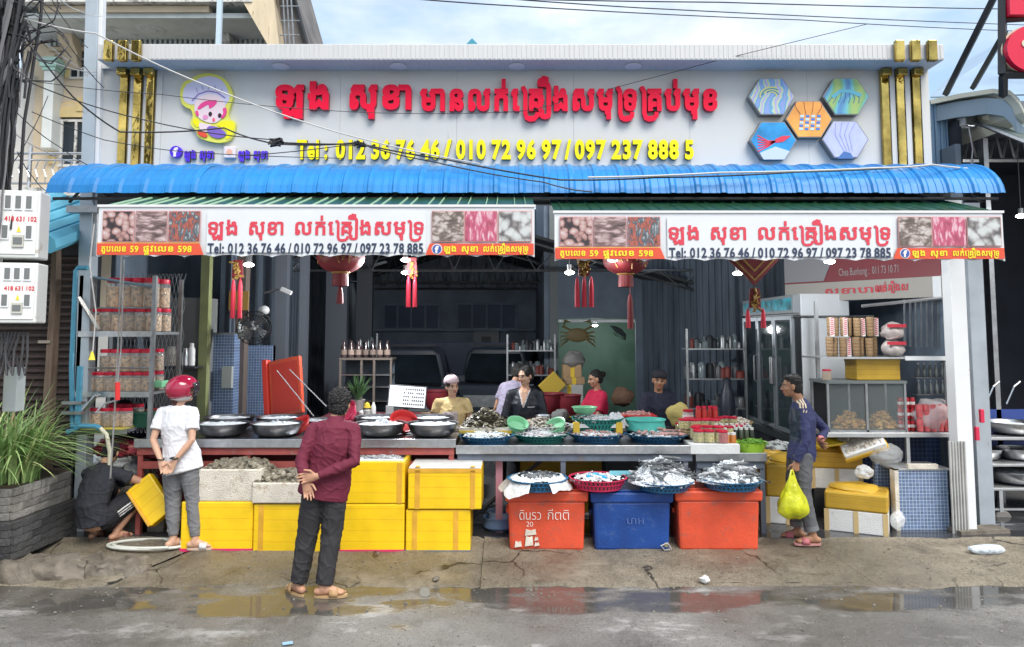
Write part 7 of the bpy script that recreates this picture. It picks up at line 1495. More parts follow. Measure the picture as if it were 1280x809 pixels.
for i,(px,r,h,m,lb)in enumerate(((467,.03,.17,label_w,'white squeeze bottle on the red counter, right of the plant'),(459,.05,.10,M('meow',(.5,.48,.45),.4),'small white figurine with yellow top on the counter'),(453,.04,.07,label_w,'white cup on the red counter beside the plant'))):
 o=thing('bottle' if i==0 else 'figurine' if i==1 else 'cup',lb,['bottle','figurine','cup'][i],(P(px,500,9.45)[0],9.45,zc));MB().lathe([(0,0),(r,0),(r,h*.7),(r*.5,h*.85),(r*.4,h),(0,h)],n=12).build('body',m,o,smooth=True)
 if i==1:MB().lathe([(0,h),(r*.9,h),(r*.6,h+.05),(0,h+.07)],n=10).build('top',M('fig_yellow',(.7,.5,.05),.4),o)
tag(MB().box(-.06,.06,-.05,.05,0,.05).build('card_box',cardboard,loc=(P(531,510,9.3)[0],9.4,zc)),'small brown box beside the monitor','box')
def car(px,Y,lab,col,rz):
 x=P(px,470,Y)[0];t=thing('parked_car',lab,'car',(x,Y,FLZ),rz);cm_=M('car_paint_'+lab[:5].strip().replace(' ','_'),col,.25,coat=.5)
 prof=[(-.92,.35),(-.92,.85),(-.86,1.02),(-.70,1.08),(-.58,1.62),(-.45,1.72),(.45,1.72),(.58,1.62),(.70,1.08),(.86,1.02),(.92,.85),(.92,.35)]
 MB().prism(prof[::-1]if False else[(a,b)for a,b in reversed(prof)][::-1][::-1],.9,4.2).build('cabin',cm_,t,bevel=.05)
 MB().box(-.92,.92,0,.9,.35,1.05).build('bonnet',cm_,t,bevel=.09);MB().add([(-.62,.62,1.08),(.62,.62,1.08),(.5,.9,1.60),(-.5,.9,1.60)],[(0,1,2,3)]).build('windscreen',glass_dark,t,solid=.01)
 MB().box(-.5,.5,-.02,.0,.62,.84).build('grille',dull_steel,t);MB().box(-.95,.95,-.06,.05,.35,.55).build('bumper',dark_metal,t,bevel=.03);MB().box(-.25,.25,-.07,-.061,.42,.52).build('number_plate',label_w,t)
 for s_ in(-1,1):
  MB().sph((s_*.72,.02,.78),(.17,.07,.09),12,8).build('headlight',M('headlamp',(.7,.75,.8),.1),t,smooth=True);MB().box(s_*.98-.08,s_*.98+.08,.85,.95,1.08,1.22).build('mirror',cm_,t,bevel=.02)
  w=MB();w.T=Matrix.Translation((s_*.85,.6,.33))@Matrix.Rotation(R(90),4,'Y');w.lathe([(.1,-.1),(.31,-.11),(.33,0),(.31,.11),(.1,.1)],n=20);w.build('wheel',black_rub,t)
 MB().box(-.5,.5,1.2,1.24,1.76,1.79).build('roof_rack',dark_metal,t)
 return t
car(508,13.6,'dark blue off road car parked deep inside behind the monitor',(.06,.075,.10),R(4));car(612,14.4,'dark car with shiny headlights parked behind the vendors',(.06,.07,.09),R(-6))
def cbx(px0,px1,pyt,pyb,Y,d,lab,m,rz=0,name='cardboard_box'):
 xa,zt=P(px0,pyt,Y);xb,_=P(px1,pyt,Y);_,zb=P(px1,pyb,Y);w_=(xb-xa)/2
 t=thing(name,lab,'box',((xa+xb)/2,Y+d/2,zb),rz,'boxes piled in front of the green room');MB().box(-w_,w_,-d/2,d/2,0,zt-zb).build('body',m,t,bevel=.008);MB().box(-.03,.03,-d/2-.003,-d/2-.0005,0,zt-zb).build('tape',tape_y,t);return t
cbx(697,728,505,522,11.3,.5,'box hidden low behind the cockle tray',cardboard);cbx(694,729,481,504.8,11.3,.5,'off white carton in the pile behind the woman in black',M('carton_white',(.36,.36,.34),.7));cbx(704,731,472,480.8,11.3,.45,'flat brown carton in the middle of the pile',cardboard);cbx(704,727,456,471.8,11.4,.4,'brown carton high in the pile below the crab',cardboard)
mb=MB();rock(mb,(0,0,0),(.17,.15,.14),5,14,9);tag(mb.build('grey_sack',M('sack_grey',(.2,.19,.18),.7),loc=V(716,451,11.5),smooth=True),'grey sack on top of the carton pile under the crab','sack')
yc=thing('foam_panel','yellow foam lid standing on its corner left of the cartons','lid',V(690,482,11.2));yc.rotation_euler=(0,R(48),R(10));MB().box(-.14,.14,-.03,.03,-.16,.16).build('slab',M('lid_ochre',(.50,.34,.04),.5),yc,bevel=.01)
for i,(px,py,r)in enumerate(((686,513,.22),(709,515,.2))):bowl_thing(px,10.6,Rz(py+4,10.6),r,.28,['dark red tub behind the woman in black','dark red tub beside the woman in red'][i],m=maroon_pl,group='dark red tubs behind the vendors',fill=None,name='washtub',cat='tub')
bowl_thing(546,11.2,Rz(512,11.2),.2,.28,'dark red tub left behind the woman in the yellow shirt',m=maroon_pl,group='dark red tubs behind the vendors',fill=None,name='washtub',cat='tub')
for i,(px,py,r)in enumerate(((777,496,.17),(700,520,.12))):mb=MB();rock(mb,(0,0,0),(r,r*.7,r*.8),i+6,14,9);tag(mb.build('sack',M('sack_%s'%('orange' if i==0 else 'ash'),(.16,.09,.055)if i==0 else(.25,.25,.24),.7,bs=8,ba=.4),loc=V(px,py,11.2-i),smooth=True),['orange sack behind the woman in red','grey bundle between the cockles and the teal tray'][i],'sack')
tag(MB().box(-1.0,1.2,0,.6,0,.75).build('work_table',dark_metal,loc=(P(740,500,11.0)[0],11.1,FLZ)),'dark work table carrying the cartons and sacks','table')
crb=thing('crab_cutout','golden crab cut-out on the glass of the green room','decoration',V(722,419,13.9));gk=M('crab_gold',(.20,.15,.06),.5);MB().sph((0,0,0),(.20,.03,.13),16,10).build('shell',gk,crb,smooth=True)
for s_ in(-1,1):
 for k_ in range(4):a=R(-40+24*k_);MB().tube([(s_*.15,0,.02-.03*k_),(s_*.30*math.cos(a*.3),0,.06-.08*k_),(s_*.33,0,-.04-.10*k_*.8+.05)],[.02,.015,.004],5).build('leg',gk,crb)
 MB().tube([(s_*.12,0,.09),(s_*.27,0,.16),(s_*.22,0,.26),(s_*.12,0,.24)],[.02,.03,.035,.005],6).build('claw',gk,crb)
lob=thing('lobster_cutout','dark prawn cut-out on the green glass right of the crab','decoration',V(774,413,13.9));dkp=M('prawn_dark',(.04,.05,.05),.5);MB().tube([(-.16,0,.08),(-.08,0,.04),(.02,0,-.02),(.1,0,-.1),(.1,0,-.18)],[.01,.04,.05,.035,.02],8).build('body',dkp,lob,smooth=True)
for k_ in range(6):MB().tube([(-.06+.03*k_,0,.02-.025*k_),(-.1+.03*k_,0,-.08-.02*k_)],.006,4).build('leg',dkp,lob)
ks=thing('kitchen_rack','dark rack crowded with pots and jars left of the fridge','rack',V(897,512,10.9))
for z in(0,.42,.85):MB().box(-.42,.42,0,.35,z,z+.02).build('shelf',dull_steel,ks)
for x in(-.42,.42):MB().box(x-.015,x+.015,0,.03,-.9,1.15).build('upright',dull_steel,ks)
for i in range(48):
 r_=rnd.uniform(.03,.07);h=rnd.uniform(.08,.24);z=rnd.choice([.02,.44,.87]);x=-.38+(i%13)*.062
 MB().lathe([(0,0),(r_,0),(r_,h*.8),(r_*.6,h),(0,h)],(x,rnd.uniform(.06,.2),z),10).build('pot',rnd.choice([dark_metal,dull_steel,M('pot_mid',(.12,.12,.13),.3),M('pot_red',(.2,.04,.03),.5),M('glass_dim',(.18,.22,.24),.15)]),ks,smooth=True)
dup(ks,V(440,500,13.2),'dark rack of pots behind the glass cabinet on the left');dup(ks,V(664,500,13.4),'dark rack of pots behind the woman in black')
tag(MB().lathe([(0,0),(.07,.0),(.11,.35),(.08,.6),(.05,.66),(.055,.75),(0,.78)],n=14).build('gas_bottle',M('dark_steel_blue',(.03,.035,.05),.4),loc=V(910,545,10.2),smooth=True),'dark gas bottle left of the fridge','gas bottle')
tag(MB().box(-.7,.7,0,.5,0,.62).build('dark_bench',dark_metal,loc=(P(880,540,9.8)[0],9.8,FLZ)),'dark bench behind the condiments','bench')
def etube(mb,pts,secs,side=None,n=14,cap=True,fl=(1,1)):
 pts=[Vector(p)for p in pts];secs=[(q,q)if not isinstance(q,tuple)else q for q in secs]
 if cap:
  d0=(pts[0]-pts[1]).normalized();d1=(pts[-1]-pts[-2]).normalized();m0,m1=min(secs[0]),min(secs[-1])
  a0,b0=secs[0];a1,b1=secs[-1]
  m0*=fl[0];m1*=fl[1];pts=[pts[0]+d0*m0*.95,pts[0]+d0*m0*.7]+pts+[pts[-1]+d1*m1*.7,pts[-1]+d1*m1*.95]
  secs=[(a0*.25,b0*.25),(a0*.72,b0*.72)]+secs+[(a1*.72,b1*.72),(a1*.25,b1*.25)]
 k=len(pts);vs=[];pa=None
 for i in range(k):
  t=(pts[min(i+1,k-1)]-pts[max(i-1,0)]).normalized()
  ref=Vector(side)if side is not None else(pa or(Vector((1,0,0))if abs(t.x)<.8 else Vector((0,1,0))))
  a=ref-t*ref.dot(t)
  if a.length<1e-3:a=t.orthogonal()
  a.normalize();b=t.cross(a);pa=a
  for j in range(n):q=2*math.pi*j/n;vs.append(pts[i]+a*math.cos(q)*secs[i][0]+b*math.sin(q)*secs[i][1])
 mb.add(vs,[(i*n+j,i*n+(j+1)%n,(i+1)*n+(j+1)%n,(i+1)*n+j)for i in range(k-1)for j in range(n)]+[tuple(range(n))[::-1],tuple((k-1)*n+j for j in range(n))])
def ell(mb,c,r,fx=None,fy=None,fz=None,n=14,m=9):
 M_=Matrix.Identity(4)
 if fx is not None:
  M_=Matrix(((fx[0],fy[0],fz[0],0),(fx[1],fy[1],fz[1],0),(fx[2],fy[2],fz[2],0),(0,0,0,1)))
 mb.T=Matrix.Translation(c)@M_;mb.sph((0,0,0),r,n,m);mb.T=None
def fuse(mb,name,mats,parent,voxel,it=5,disp=None,dec=None):
 o=mb.build(name,mats);r=o.modifiers.new('r','REMESH');r.mode='VOXEL';r.voxel_size=voxel
 if it:q=o.modifiers.new('s','SMOOTH');q.iterations=it;q.factor=.5
 dg=bpy.context.evaluated_depsgraph_get();dg.update();me=bpy.data.meshes.new_from_object(o.evaluated_get(dg));bpy.data.objects.remove(o)
 me.materials.clear()
 for m in(mats if isinstance(mats,list)else[mats]):me.materials.append(m)
 if disp:
  ns=[v.normal.copy()for v in me.vertices]
  for v,n_ in zip(me.vertices,ns):v.co+=n_*disp(v.co,n_)
 me.polygons.foreach_set('use_smooth',[True]*len(me.polygons));me.polygons.foreach_set('material_index',[0]*len(me.polygons));me.update()
 return link(name,me,parent)
def paint(o,pred,mi):
 for p in o.data.polygons:
  if pred(p.center,p.normal):p.material_index=mi
def folds(amp,fr=9,st=(1,1,.6),seed=0):
 def f(c,n):
  a=noise.noise(Vector((c.x*fr*st[0]+seed,c.y*fr*st[1],c.z*fr*st[2])));b=noise.noise(Vector((c.x*fr*2.3+c.z*8+seed,c.y*fr*2.1,c.z*fr*1.3)))
  r1=max(0,1-abs(a)*4.5)**2;c2=noise.noise(Vector((c.x*5+c.z*11+seed,c.y*9,c.z*4-c.x*6)));r2=max(0,1-abs(c2)*5)**2
  return amp*(r1*1.1+r2*.9+b*.6-.4)
 return f
def hand(mb,W,d,pn,ts,curl=.35,k=1.0,spread=1.0):
 W,d,pn,ts=Vector(W),Vector(d).normalized(),Vector(pn),Vector(ts);pn=(pn-d*pn.dot(d)).normalized();ts=(ts-d*ts.dot(d)-pn*ts.dot(pn)).normalized()
 etube(mb,[W-d*.01,W+d*.03*k,W+d*.075*k],[(.027*k,.02*k),(.037*k,.017*k),(.040*k,.013*k)],ts,10)
 for i,(o_,L_)in enumerate(((.033,.068),(.0115,.078),(-.0105,.073),(-.031,.056))):
  b=W+d*(.078-.004*abs(i-1))*k+ts*o_*k;dirs=[];c=curl*(1+.12*i);sp=ts*(.10-.07*i)*spread
  pts=[b-d*.012];q=b
  for s_,fr in((0.6,.42),(1.7,.32),(2.6,.26)):
   a=c*s_;v=(d*math.cos(a)+pn*math.sin(a)+sp*.6).normalized();q2=q+v*L_*fr*k;pts.append(q);q=q2
  pts.append(q);etube(mb,pts[1:]if False else pts,[.0088*k,.0088*k,.0083*k,.0078*k,.0068*k],None,8)
 b=W+d*.022*k+ts*.028*k;v1=(d*.55+ts*.75+pn*.35).normalized();v2=(d*.85+ts*.3+pn*.4).normalized()
 etube(mb,[b,b+v1*.032*k,b+v1*.032*k+v2*.028*k,b+v1*.032*k+v2*.050*k],[.0125*k,.0115*k,.0100*k,.008*k],None,8)
class Person:
 def __init__(s,label,loc,yaw,k=1.0,girl=False,group=None):
  s.t=thing('person',label,'person',loc,0,group);s.k=k;s.f=Vector((math.cos(yaw),math.sin(yaw),0));s.r=Vector((s.f.y,-s.f.x,0));s.girl=girl
 def p(s,r,f,z=0):return(s.r*r+s.f*f+Vector((0,0,z)))*s.k
def make_person(label,loc,yaw,J,k=1.0,skin_m=skin,vox=.0055,head=None,hands=None,feet=True,girl=False,hairf=None,face=True,group=None,expr=0):
 """J: body-frame joints (right, forward, up)"""
 P_=Person(label,loc,yaw,k,girl);p=P_.p;j={a:p(*b)for a,b in J.items()};P_.j=j;mb=MB();r=P_.r
 w=.90 if girl else 1.0
 sh=(j['sR']-j['sL']).normalized()
 etube(mb,[j['pel']-Vector((0,0,.03)),j['pel'],j['waist'],j['chest'],j['top']],[(.145*k,.10*k),(.155*k,.105*k),(.125*k*w,.09*k),(.155*k*w,.105*k),(.13*k*w,.075*k)],sh,fl=(1,.3))
 etube(mb,[j['top'],(j['top']+j['neck'])/2,j['neck'],j['headb']],[(.09*k,.06*k),.058*k*w,.05*k*w,.05*k*w],sh)
 for s_ in 'LR':
  etube(mb,[j['top']*.6+j['s'+s_]*.4,j['s'+s_]],[.06*k,.052*k*w])
  S_,E,W=j['s'+s_],j['e'+s_],j['w'+s_]
  etube(mb,[S_,S_.lerp(E,.5),E,E.lerp(W,.35),W],[.05*k*w,.043*k*w,.036*k*w,.037*k*w,.024*k*w])
  etube(mb,[j['h'+s_],j['h'+s_].lerp(j['k'+s_],.5),j['k'+s_],j['k'+s_].lerp(j['a'+s_],.35),j['a'+s_]],[.085*k,.07*k,.053*k,.054*k,.036*k])
  if hands and s_ in hands:d,pn,ts,c=hands[s_];B=lambda v:P_.r*v[0]+P_.f*v[1]+Vector((0,0,v[2]));hand(mb,W,B(d),B(pn),B(ts),c,k)
  if feet:
   a=j['a'+s_];fd=(P_.r*J['toe'+s_][0]+P_.f*J['toe'+s_][1]).normalized();g=Vector((a.x,a.y,.03*k))
   etube(mb,[a,g.lerp(a,.4)-fd*.01],[.037*k,.04*k]);sd=Vector((fd.y,-fd.x,0))
   etube(mb,[g-fd*.05*k+Vector((0,0,.008)),g+fd*.03*k+Vector((0,0,.02)),g+fd*.11*k,g+fd*.145*k-Vector((0,0,.006))],[(.033*k,.032*k),(.036*k,.042*k),(.043*k,.026*k),(.040*k,.017*k)],sd)
   for q in range(5):ell(mb,g+fd*(.168-.010*q)*k+sd*(.030-.015*q)*(1 if s_=='L' else-1)*k-Vector((0,0,.012*k)),(.010*k,)*3,n=7,m=5)
 hy,pitch,roll=head;hf=(P_.r*math.sin(hy)*math.cos(pitch)+P_.f*math.cos(hy)*math.cos(pitch)+Vector((0,0,math.sin(pitch)))).normalized()
 up0=(Vector((0,0,1))-hf*hf.z).normalized();hs=hf.cross(up0).normalized();hu=hs.cross(hf).normalized();hu=(hu*math.cos(roll)+hs*math.sin(roll)).normalized();hs=hf.cross(hu).normalized()
 c=j['head'];kk=k*(.96 if girl else 1.0);P_.hc,P_.hf,P_.hs,P_.hu,P_.hk=c,hf,hs,hu,kk
 Hh=lambda a,b,z:c+(hs*a+hf*b+hu*z)*kk
 P_.H=Hh
 ell(mb,Hh(0,-.012,.028),(.074*kk,.090*kk,.085*kk),hs,hf,hu);ell(mb,Hh(0,.018,-.02),(.062*kk,.070*kk,.085*kk),hs,hf,hu)
 ell(mb,Hh(0,.042,-.078),(.036*kk,.036*kk,.026*kk),hs,hf,hu);ell(mb,Hh(0,.01,-.055),(.053*kk,.062*kk,.04*kk),hs,hf,hu)
 ell(mb,Hh(.036,.056,-.022),(.022*kk,.022*kk,.02*kk),hs,hf,hu);ell(mb,Hh(-.036,.056,-.022),(.022*kk,.022*kk,.02*kk),hs,hf,hu)
 etube(mb,[Hh(0,.083,.018),Hh(0,.096,-.008),Hh(0,.105,-.024)],[.007*kk,.009*kk,.011*kk],hs,8);ell(mb,Hh(.011,.093,-.026),(.009*kk,)*3,n=7,m=5);ell(mb,Hh(-.011,.093,-.026),(.009*kk,)*3,n=7,m=5)
 etube(mb,[Hh(-.045,.070,.028),Hh(0,.084,.030),Hh(.045,.070,.028)],[.008*kk,.008*kk,.008*kk],None,8)
 for s_ in(-1,1):ell(mb,Hh(s_*.076,-.004,-.008),(.010*kk,.018*kk,.030*kk),hs,hf,hu,9,7)
 etube(mb,[j['headb'],Hh(0,-.02,-.04)],[.05*k*w,.052*k*w])
 P_.body=fuse(mb,'body',skin_m,P_.t,vox,3)
 if face:
  ew,ei,lp,bw=M('eye_white',(.42,.40,.38),.3),M('iris_dark',(.015,.008,.005),.15),M('lips',(.40,.12,.10),.45),hair_m
  for s_ in(-1,1):
   m_=MB();ell(m_,Hh(s_*.031,.0735,.004),(.012*kk,.010*kk,.0052*kk),hs,hf,hu,10,7);e=m_.build('eye',ew,P_.t,smooth=True)
   m_=MB();ell(m_,Hh(s_*.031,.0808,.004),(.0062*kk,.004*kk,.0062*kk),hs,hf,hu,8,6);m_.build('iris',ei,e,smooth=True)
   m_=MB();m_.tube([Hh(s_*.046,.071,.010),Hh(s_*.031,.086,.0125),Hh(s_*.017,.083,.009)],.0022*kk,5);m_.build('eyelid',ei,e)
   m_=MB();m_.tube([Hh(s_*.052,.072,.026),Hh(s_*.035,.087,.032),Hh(s_*.016,.091,.027)],[.0025*kk,.0042*kk,.003*kk],5);m_.build('eyebrow',bw,P_.t)
  m_=MB();z=-.052;m_.tube([Hh(-.024,.072,z+expr),Hh(-.010,.0835,z+.003),Hh(0,.086,z),Hh(.010,.0835,z+.003),Hh(.024,.072,z+expr)],[.002*kk,.005*kk,.005*kk,.005*kk,.002*kk],7);m_.tube([Hh(-.018,.075,z-.008),Hh(0,.084,z-.011),Hh(.018,.075,z-.008)],[.002*kk,.0055*kk,.002*kk],7);m_.build('lips',lp,P_.t,smooth=True)
 return P_
def hair(P_,kind,m=hair_m,amp=.003,vox=.006,extra=None):
 H_=P_.H;k=P_.hk;hs,hf,hu=P_.hs,P_.hf,P_.hu;mb=MB()
 ell(mb,H_(0,-.022,.046),(.080*k,.090*k,.083*k),hs,hf,hu);
 if kind=='short':ell(mb,H_(0,-.042,-.01),(.076*k,.066*k,.075*k),hs,hf,hu)
 if kind=='curly':ell(mb,H_(0,-.024,.048),(.090*k,.099*k,.092*k),hs,hf,hu);ell(mb,H_(0,-.045,-.015),(.080*k,.066*k,.075*k),hs,hf,hu)
 if kind in('tied','long'):ell(mb,H_(0,-.045,-.005),(.080*k,.068*k,.08*k),hs,hf,hu);ell(mb,H_(.05,-.0,.045),(.033*k,.06*k,.06*k),hs,hf,hu);ell(mb,H_(-.05,-.0,.045),(.033*k,.06*k,.06*k),hs,hf,hu)
 if kind=='bun':ell(mb,H_(0,-.045,.0),(.078*k,.066*k,.08*k),hs,hf,hu);ell(mb,H_(0,-.125,.04),(.04*k,)*3,hs,hf,hu)
 if kind=='long':etube(mb,[H_(0,-.07,.0),H_(0,-.10,-.08),H_(.01,-.10,-.18)],[(.06*k,.04*k),(.055*k,.035*k),(.03*k,.02*k)],hs)
 if extra:extra(mb,H_,k)
 def d(c,n):return amp*(noise.noise(c*70)+.8*noise.noise(c*140))*(2.4 if kind=='curly' else 1)
 return fuse(mb,'hair',m,P_.t,vox,1,d)
def shirt(P_,m,hem=.06,sleeve=.5,ease=.018,long_=False,amp=.006,collar=None,mats=None,wide=1.0,vox=.0062,name='shirt',hemz=None,seed=0):
 j=P_.j;k=P_.k;mb=MB();sh=(j['sR']-j['sL']).normalized();w=.92 if P_.girl else 1.0;e=ease
 dn=(j['pel']-j['waist']).normalized();hemp=j['pel']+dn*hem*k
 pts=[hemp,j['pel'],j['waist'],j['chest'],j['top'],j['top'].lerp(j['neck'],.6)]
 etube(mb,pts,[((.162*wide+e)*k,(.118+e)*k),((.160*wide+e)*k,(.115+e)*k),((.138*wide+e)*k*w,(.100+e)*k),((.160+e)*k*w,(.112+e)*k),((.128+e)*k*w,(.076+e)*k),(.076*k,.066*k)],sh,18,fl=(.08,.3))
 for s_ in 'LR':
  S_,E,W=j['s'+s_],j['e'+s_],j['w'+s_]
  etube(mb,[j['top'].lerp(S_,.3),S_],[(.058+e*.6)*k*w,(.047+e*.5)*k*w])
  if long_:etube(mb,[S_,S_.lerp(E,.5),E,E.lerp(W,.5),E.lerp(W,.93)],[(.050+e*.5)*k*w,(.045+e*.6)*k*w,(.039+e*.7)*k*w,(.035+e*.6)*k*w,(.028+e*.4)*k*w],fl=(1,.3))
  else:q=S_.lerp(E,sleeve);etube(mb,[S_,S_.lerp(q,.5),q],[(.049+e*.5)*k*w,(.047+e*.8)*k*w,(.046+e*1.1)*k*w],fl=(1,.1))
 o=fuse(mb,name,mats or m,P_.t,vox,5,folds(amp,seed=seed))
 if collar:
  cb=MB();c=j['neck'].lerp(j['top'],.35);ax=(j['headb']-j['top']).normalized();n_=18;vs=[]
  for z,r_ in((-.035,.088),(.02,.074),(.052,.066),(.046,.060),(.0,.064)):
   for q in range(n_):a=2*math.pi*q/n_;vs.append(c+ax*z*k+(P_.r*math.cos(a)*r_+P_.f*math.sin(a)*r_)*k)
  cb.add(vs,[(i*n_+q,i*n_+(q+1)%n_,(i+1)*n_+(q+1)%n_,(i+1)*n_+q)for i in range(4)for q in range(n_)]);cb.build('collar',collar,P_.t,smooth=True)
 return o
def pants(P_,m,rr=(.10,.088,.072,.066,.058),amp=.006,end=.97,vox=.0065,mats=None,name='trousers',seed=0):
 j=P_.j;k=P_.k;mb=MB();sh=(j['hR']-j['hL']).normalized()
 etube(mb,[j['hL'].lerp(j['hR'],.5)-Vector((0,0,.02)),j['pel'],j['pel'].lerp(j['waist'],.6)],[(.155*k,.112*k),(.157*k,.112*k),(.132*k,.10*k)],sh)
 for s_ in 'LR':
  a,b,c=j['h'+s_],j['k'+s_],j['a'+s_]
  if end>.5:etube(mb,[a,a.lerp(b,.5),b,b.lerp(c,.5),b.lerp(c,end)],[q*k for q in rr],fl=(1,.15))
  else:etube(mb,[a,a.lerp(b,.5),b.lerp(a,.1)],[rr[0]*k,rr[1]*k,rr[2]*k])
 return fuse(mb,name,mats or m,P_.t,vox,4,folds(amp,8,(1,1,.8),seed))
def sandals(P_,sole,strap,J):
 k=P_.k
 for s_ in 'LR':
  a=P_.j['a'+s_];fd=(P_.r*J['toe'+s_][0]+P_.f*J['toe'+s_][1]).normalized();sd=Vector((fd.y,-fd.x,0));g=Vector((a.x,a.y,0));mb=MB();pts=[]
  for q in range(18):an=2*math.pi*q/18;pts.append(g+fd*(.055+.135*math.cos(an))*k+sd*(.044+.010*math.cos(an))*math.sin(an)*k)
  mb.add([p+Vector((0,0,-.012))for p in pts]+[p+Vector((0,0,.008))for p in pts],[tuple(range(18))[::-1],tuple(range(18,36))]+[(q,(q+1)%18,18+(q+1)%18,18+q)for q in range(18)]);so_=mb.build('sandal',sole,P_.t)
  st=MB();st.T=None;rows=[]
  for t_ in(.045,.115):
   rows.append([g+fd*t_*k+sd*.052*math.cos(an)*k+Vector((0,0,(.004+.072*(1-(t_-.045)*4)*math.sin(an))*k))for an in[math.pi*q/8 for q in range(9)]])
  st.add(rows[0]+rows[1],[(q,q+1,10+q,9+q)for q in range(8)]);st.build('strap',strap,so_,smooth=True,solid=.006)
def gz(Y):return zf(Y)
rest=dict(pel=(0,0,.93),waist=(0,.0,1.07),chest=(0,.0,1.24),top=(0,-.01,1.37),neck=(0,.0,1.44),headb=(0,.015,1.49),head=(0,.03,1.565),sL=(-.17,0,1.365),sR=(.17,0,1.365),hL=(-.085,0,.88),hR=(.085,0,.88),kL=(-.09,.02,.48),kR=(.09,.02,.48),aL=(-.09,-.02,.09),aR=(.09,-.02,.09),toeL=(-.3,1),toeR=(.3,1),eL=(-.22,0,1.1),eR=(.22,0,1.1),wL=(-.22,.05,.85),wR=(.22,.05,.85))
def pose(**kw):d=dict(rest);d.update(kw);return d
UPY=R(90)
Y=7.45;x=P(229,686,Y)[0]
J=pose(pel=(-.05,0,.90),waist=(-.08,0,1.03),chest=(-.10,.0,1.20),top=(-.10,-.005,1.335),neck=(-.09,.0,1.40),headb=(-.07,.01,1.44),head=(-.055,.02,1.52),sL=(-.255,-.01,1.32),sR=(.055,-.01,1.32),hL=(-.13,0,.86),hR=(.03,0,.86),kL=(-.13,.03,.47),kR=(.08,.02,.47),aL=(-.10,.0,.09),aR=(.13,-.03,.09),toeL=(.55,.6),toeR=(.95,.15),eL=(-.29,-.10,1.06),eR=(.10,-.12,1.06),wL=(-.16,-.20,.87),wR=(-.03,-.20,.87))
pw=make_person('woman in red and white helmet, white T-shirt and grey trousers, hands clasped behind her back',(x,Y,gz(Y)+.012),UPY,J,.975,skin_l,head=(R(62),R(8),0),hands={'L':((.45,0,-1),(.3,-1,0),(1,.3,.2),.35),'R':((-.5,0,-1),(-.2,-1,0),(-1,.3,.2),.4)},girl=True)
tee=M('tee_white',(.70,.71,.76),.85,ns=3,na=.03);shirt(pw,tee,hem=.16,sleeve=.62,ease=.024,amp=.005,wide=1.03,seed=3);pants(pw,M('trouser_grey',(.165,.168,.18),.8,ns=5,na=.12),(.108,.10,.082,.07,.05),.005,.93,seed=2)
MB().tube([pw.j['wL']+Vector((.03*math.cos(a),.03*math.sin(a),.02))for a in[i*.8 for i in range(9)]],.006,5).build('bracelet',black_rub,pw.t);MB().tube([pw.j['wR']+Vector((.034*math.cos(a),.034*math.sin(a),.03))for a in[i*.8 for i in range(9)]],.009,5).build('watch',black_rub,pw.t)
hair(pw,'long',M('hair_reddish',(.06,.018,.015),.5,ns=40,na=.4))
sandals(pw,M('sole_beige',(.55,.42,.32),.7),M('strap_white',(.6,.6,.6),.5,ns=20,na=.3,wear=.3,wcol=(.05,.05,.05),wsc=18),J)
H_=pw.H;mb=MB();c0=(0,-.012,.042)
hel=MB();ell(hel,H_(*c0),(.134,.150,.126),pw.hs,pw.hf,pw.hu,30,18)
def cut(mbx,keep):
 fs=[];mi=[]
 for f,m_i in zip(mbx.f,mbx.mi):
  c=sum((Vector(mbx.v[i])for i in f),Vector())/len(f)-pw.hc;a,b,z=c.dot(pw.hs),c.dot(pw.hf),c.dot(pw.hu)
  if keep(a,b,z):fs.append(f);mi.append(m_i)
 mbx.f,mbx.mi=fs,mi;return mbx
cut(hel,lambda a,b,z:z>-.045 and not(b>.05 and z<.05));hm=M('helmet_red',(.42,.012,.06),.16,coat=1,ns=6,na=.15);ho=hel.build('helmet',hm,pw.t,smooth=True,solid=.012,auto=60)
hb_=MB();ell(hb_,H_(*c0),(.136,.152,.129),pw.hs,pw.hf,pw.hu,30,26);cut(hb_,lambda a,b,z:z<-.028 and z>-.075 and b<.05);hb_.build('white_band',M('helmet_white',(.66,.64,.64),.3),ho,smooth=True,solid=.006,auto=60)
hp=MB();ell(hp,H_(*c0),(.137,.153,.129),pw.hs,pw.hf,pw.hu,40,30);cut(hp,lambda a,b,z:a<-.0 and-.085<b+z*.5<-.02 and .02<z<.10);hp.build('white_mark',M('helmet_white',(.66,.64,.64),.3),ho,smooth=True,solid=.002,auto=60)
vz=MB();ell(vz,H_(*c0),(.142,.162,.128),pw.hs,pw.hf,pw.hu,30,18);cut(vz,lambda a,b,z:b>.075 and-.055<z<.08);vz.build('visor',M('visor_dark',(.05,.05,.06),.06,alpha=.6),ho,smooth=True,solid=.004,auto=60)
Y=6.50;x=P(391,742,Y)[0]
J=pose(pel=(.09,0,.905),waist=(.12,-.0,1.04),chest=(.145,-.01,1.21),top=(.15,-.02,1.345),neck=(.16,.0,1.41),headb=(.175,.02,1.45),head=(.19,.04,1.525),sL=(-.015,-.02,1.325),sR=(.315,-.02,1.325),hL=(.01,0,.87),hR=(.17,0,.87),kL=(-.06,.02,.47),kR=(.14,.02,.47),aL=(-.12,.02,.085),aR=(.10,-.04,.085),toeL=(-.55,.55),toeR=(.9,.1),eL=(-.09,-.10,1.08),eR=(.35,-.12,1.08),wL=(-.03,-.18,.93),wR=(.06,-.20,.975))
pm=make_person('man in maroon long sleeved shirt and dark trousers standing with hands behind his back',(x,Y,.014),UPY,J,1.03,skin,head=(R(12),R(2),R(2)),hands={'L':((.28,0,-1),(.1,-1,0),(1,0,.25),.25),'R':((-1,0,-.12),(0,-1,0),(0,0,1),.3)})
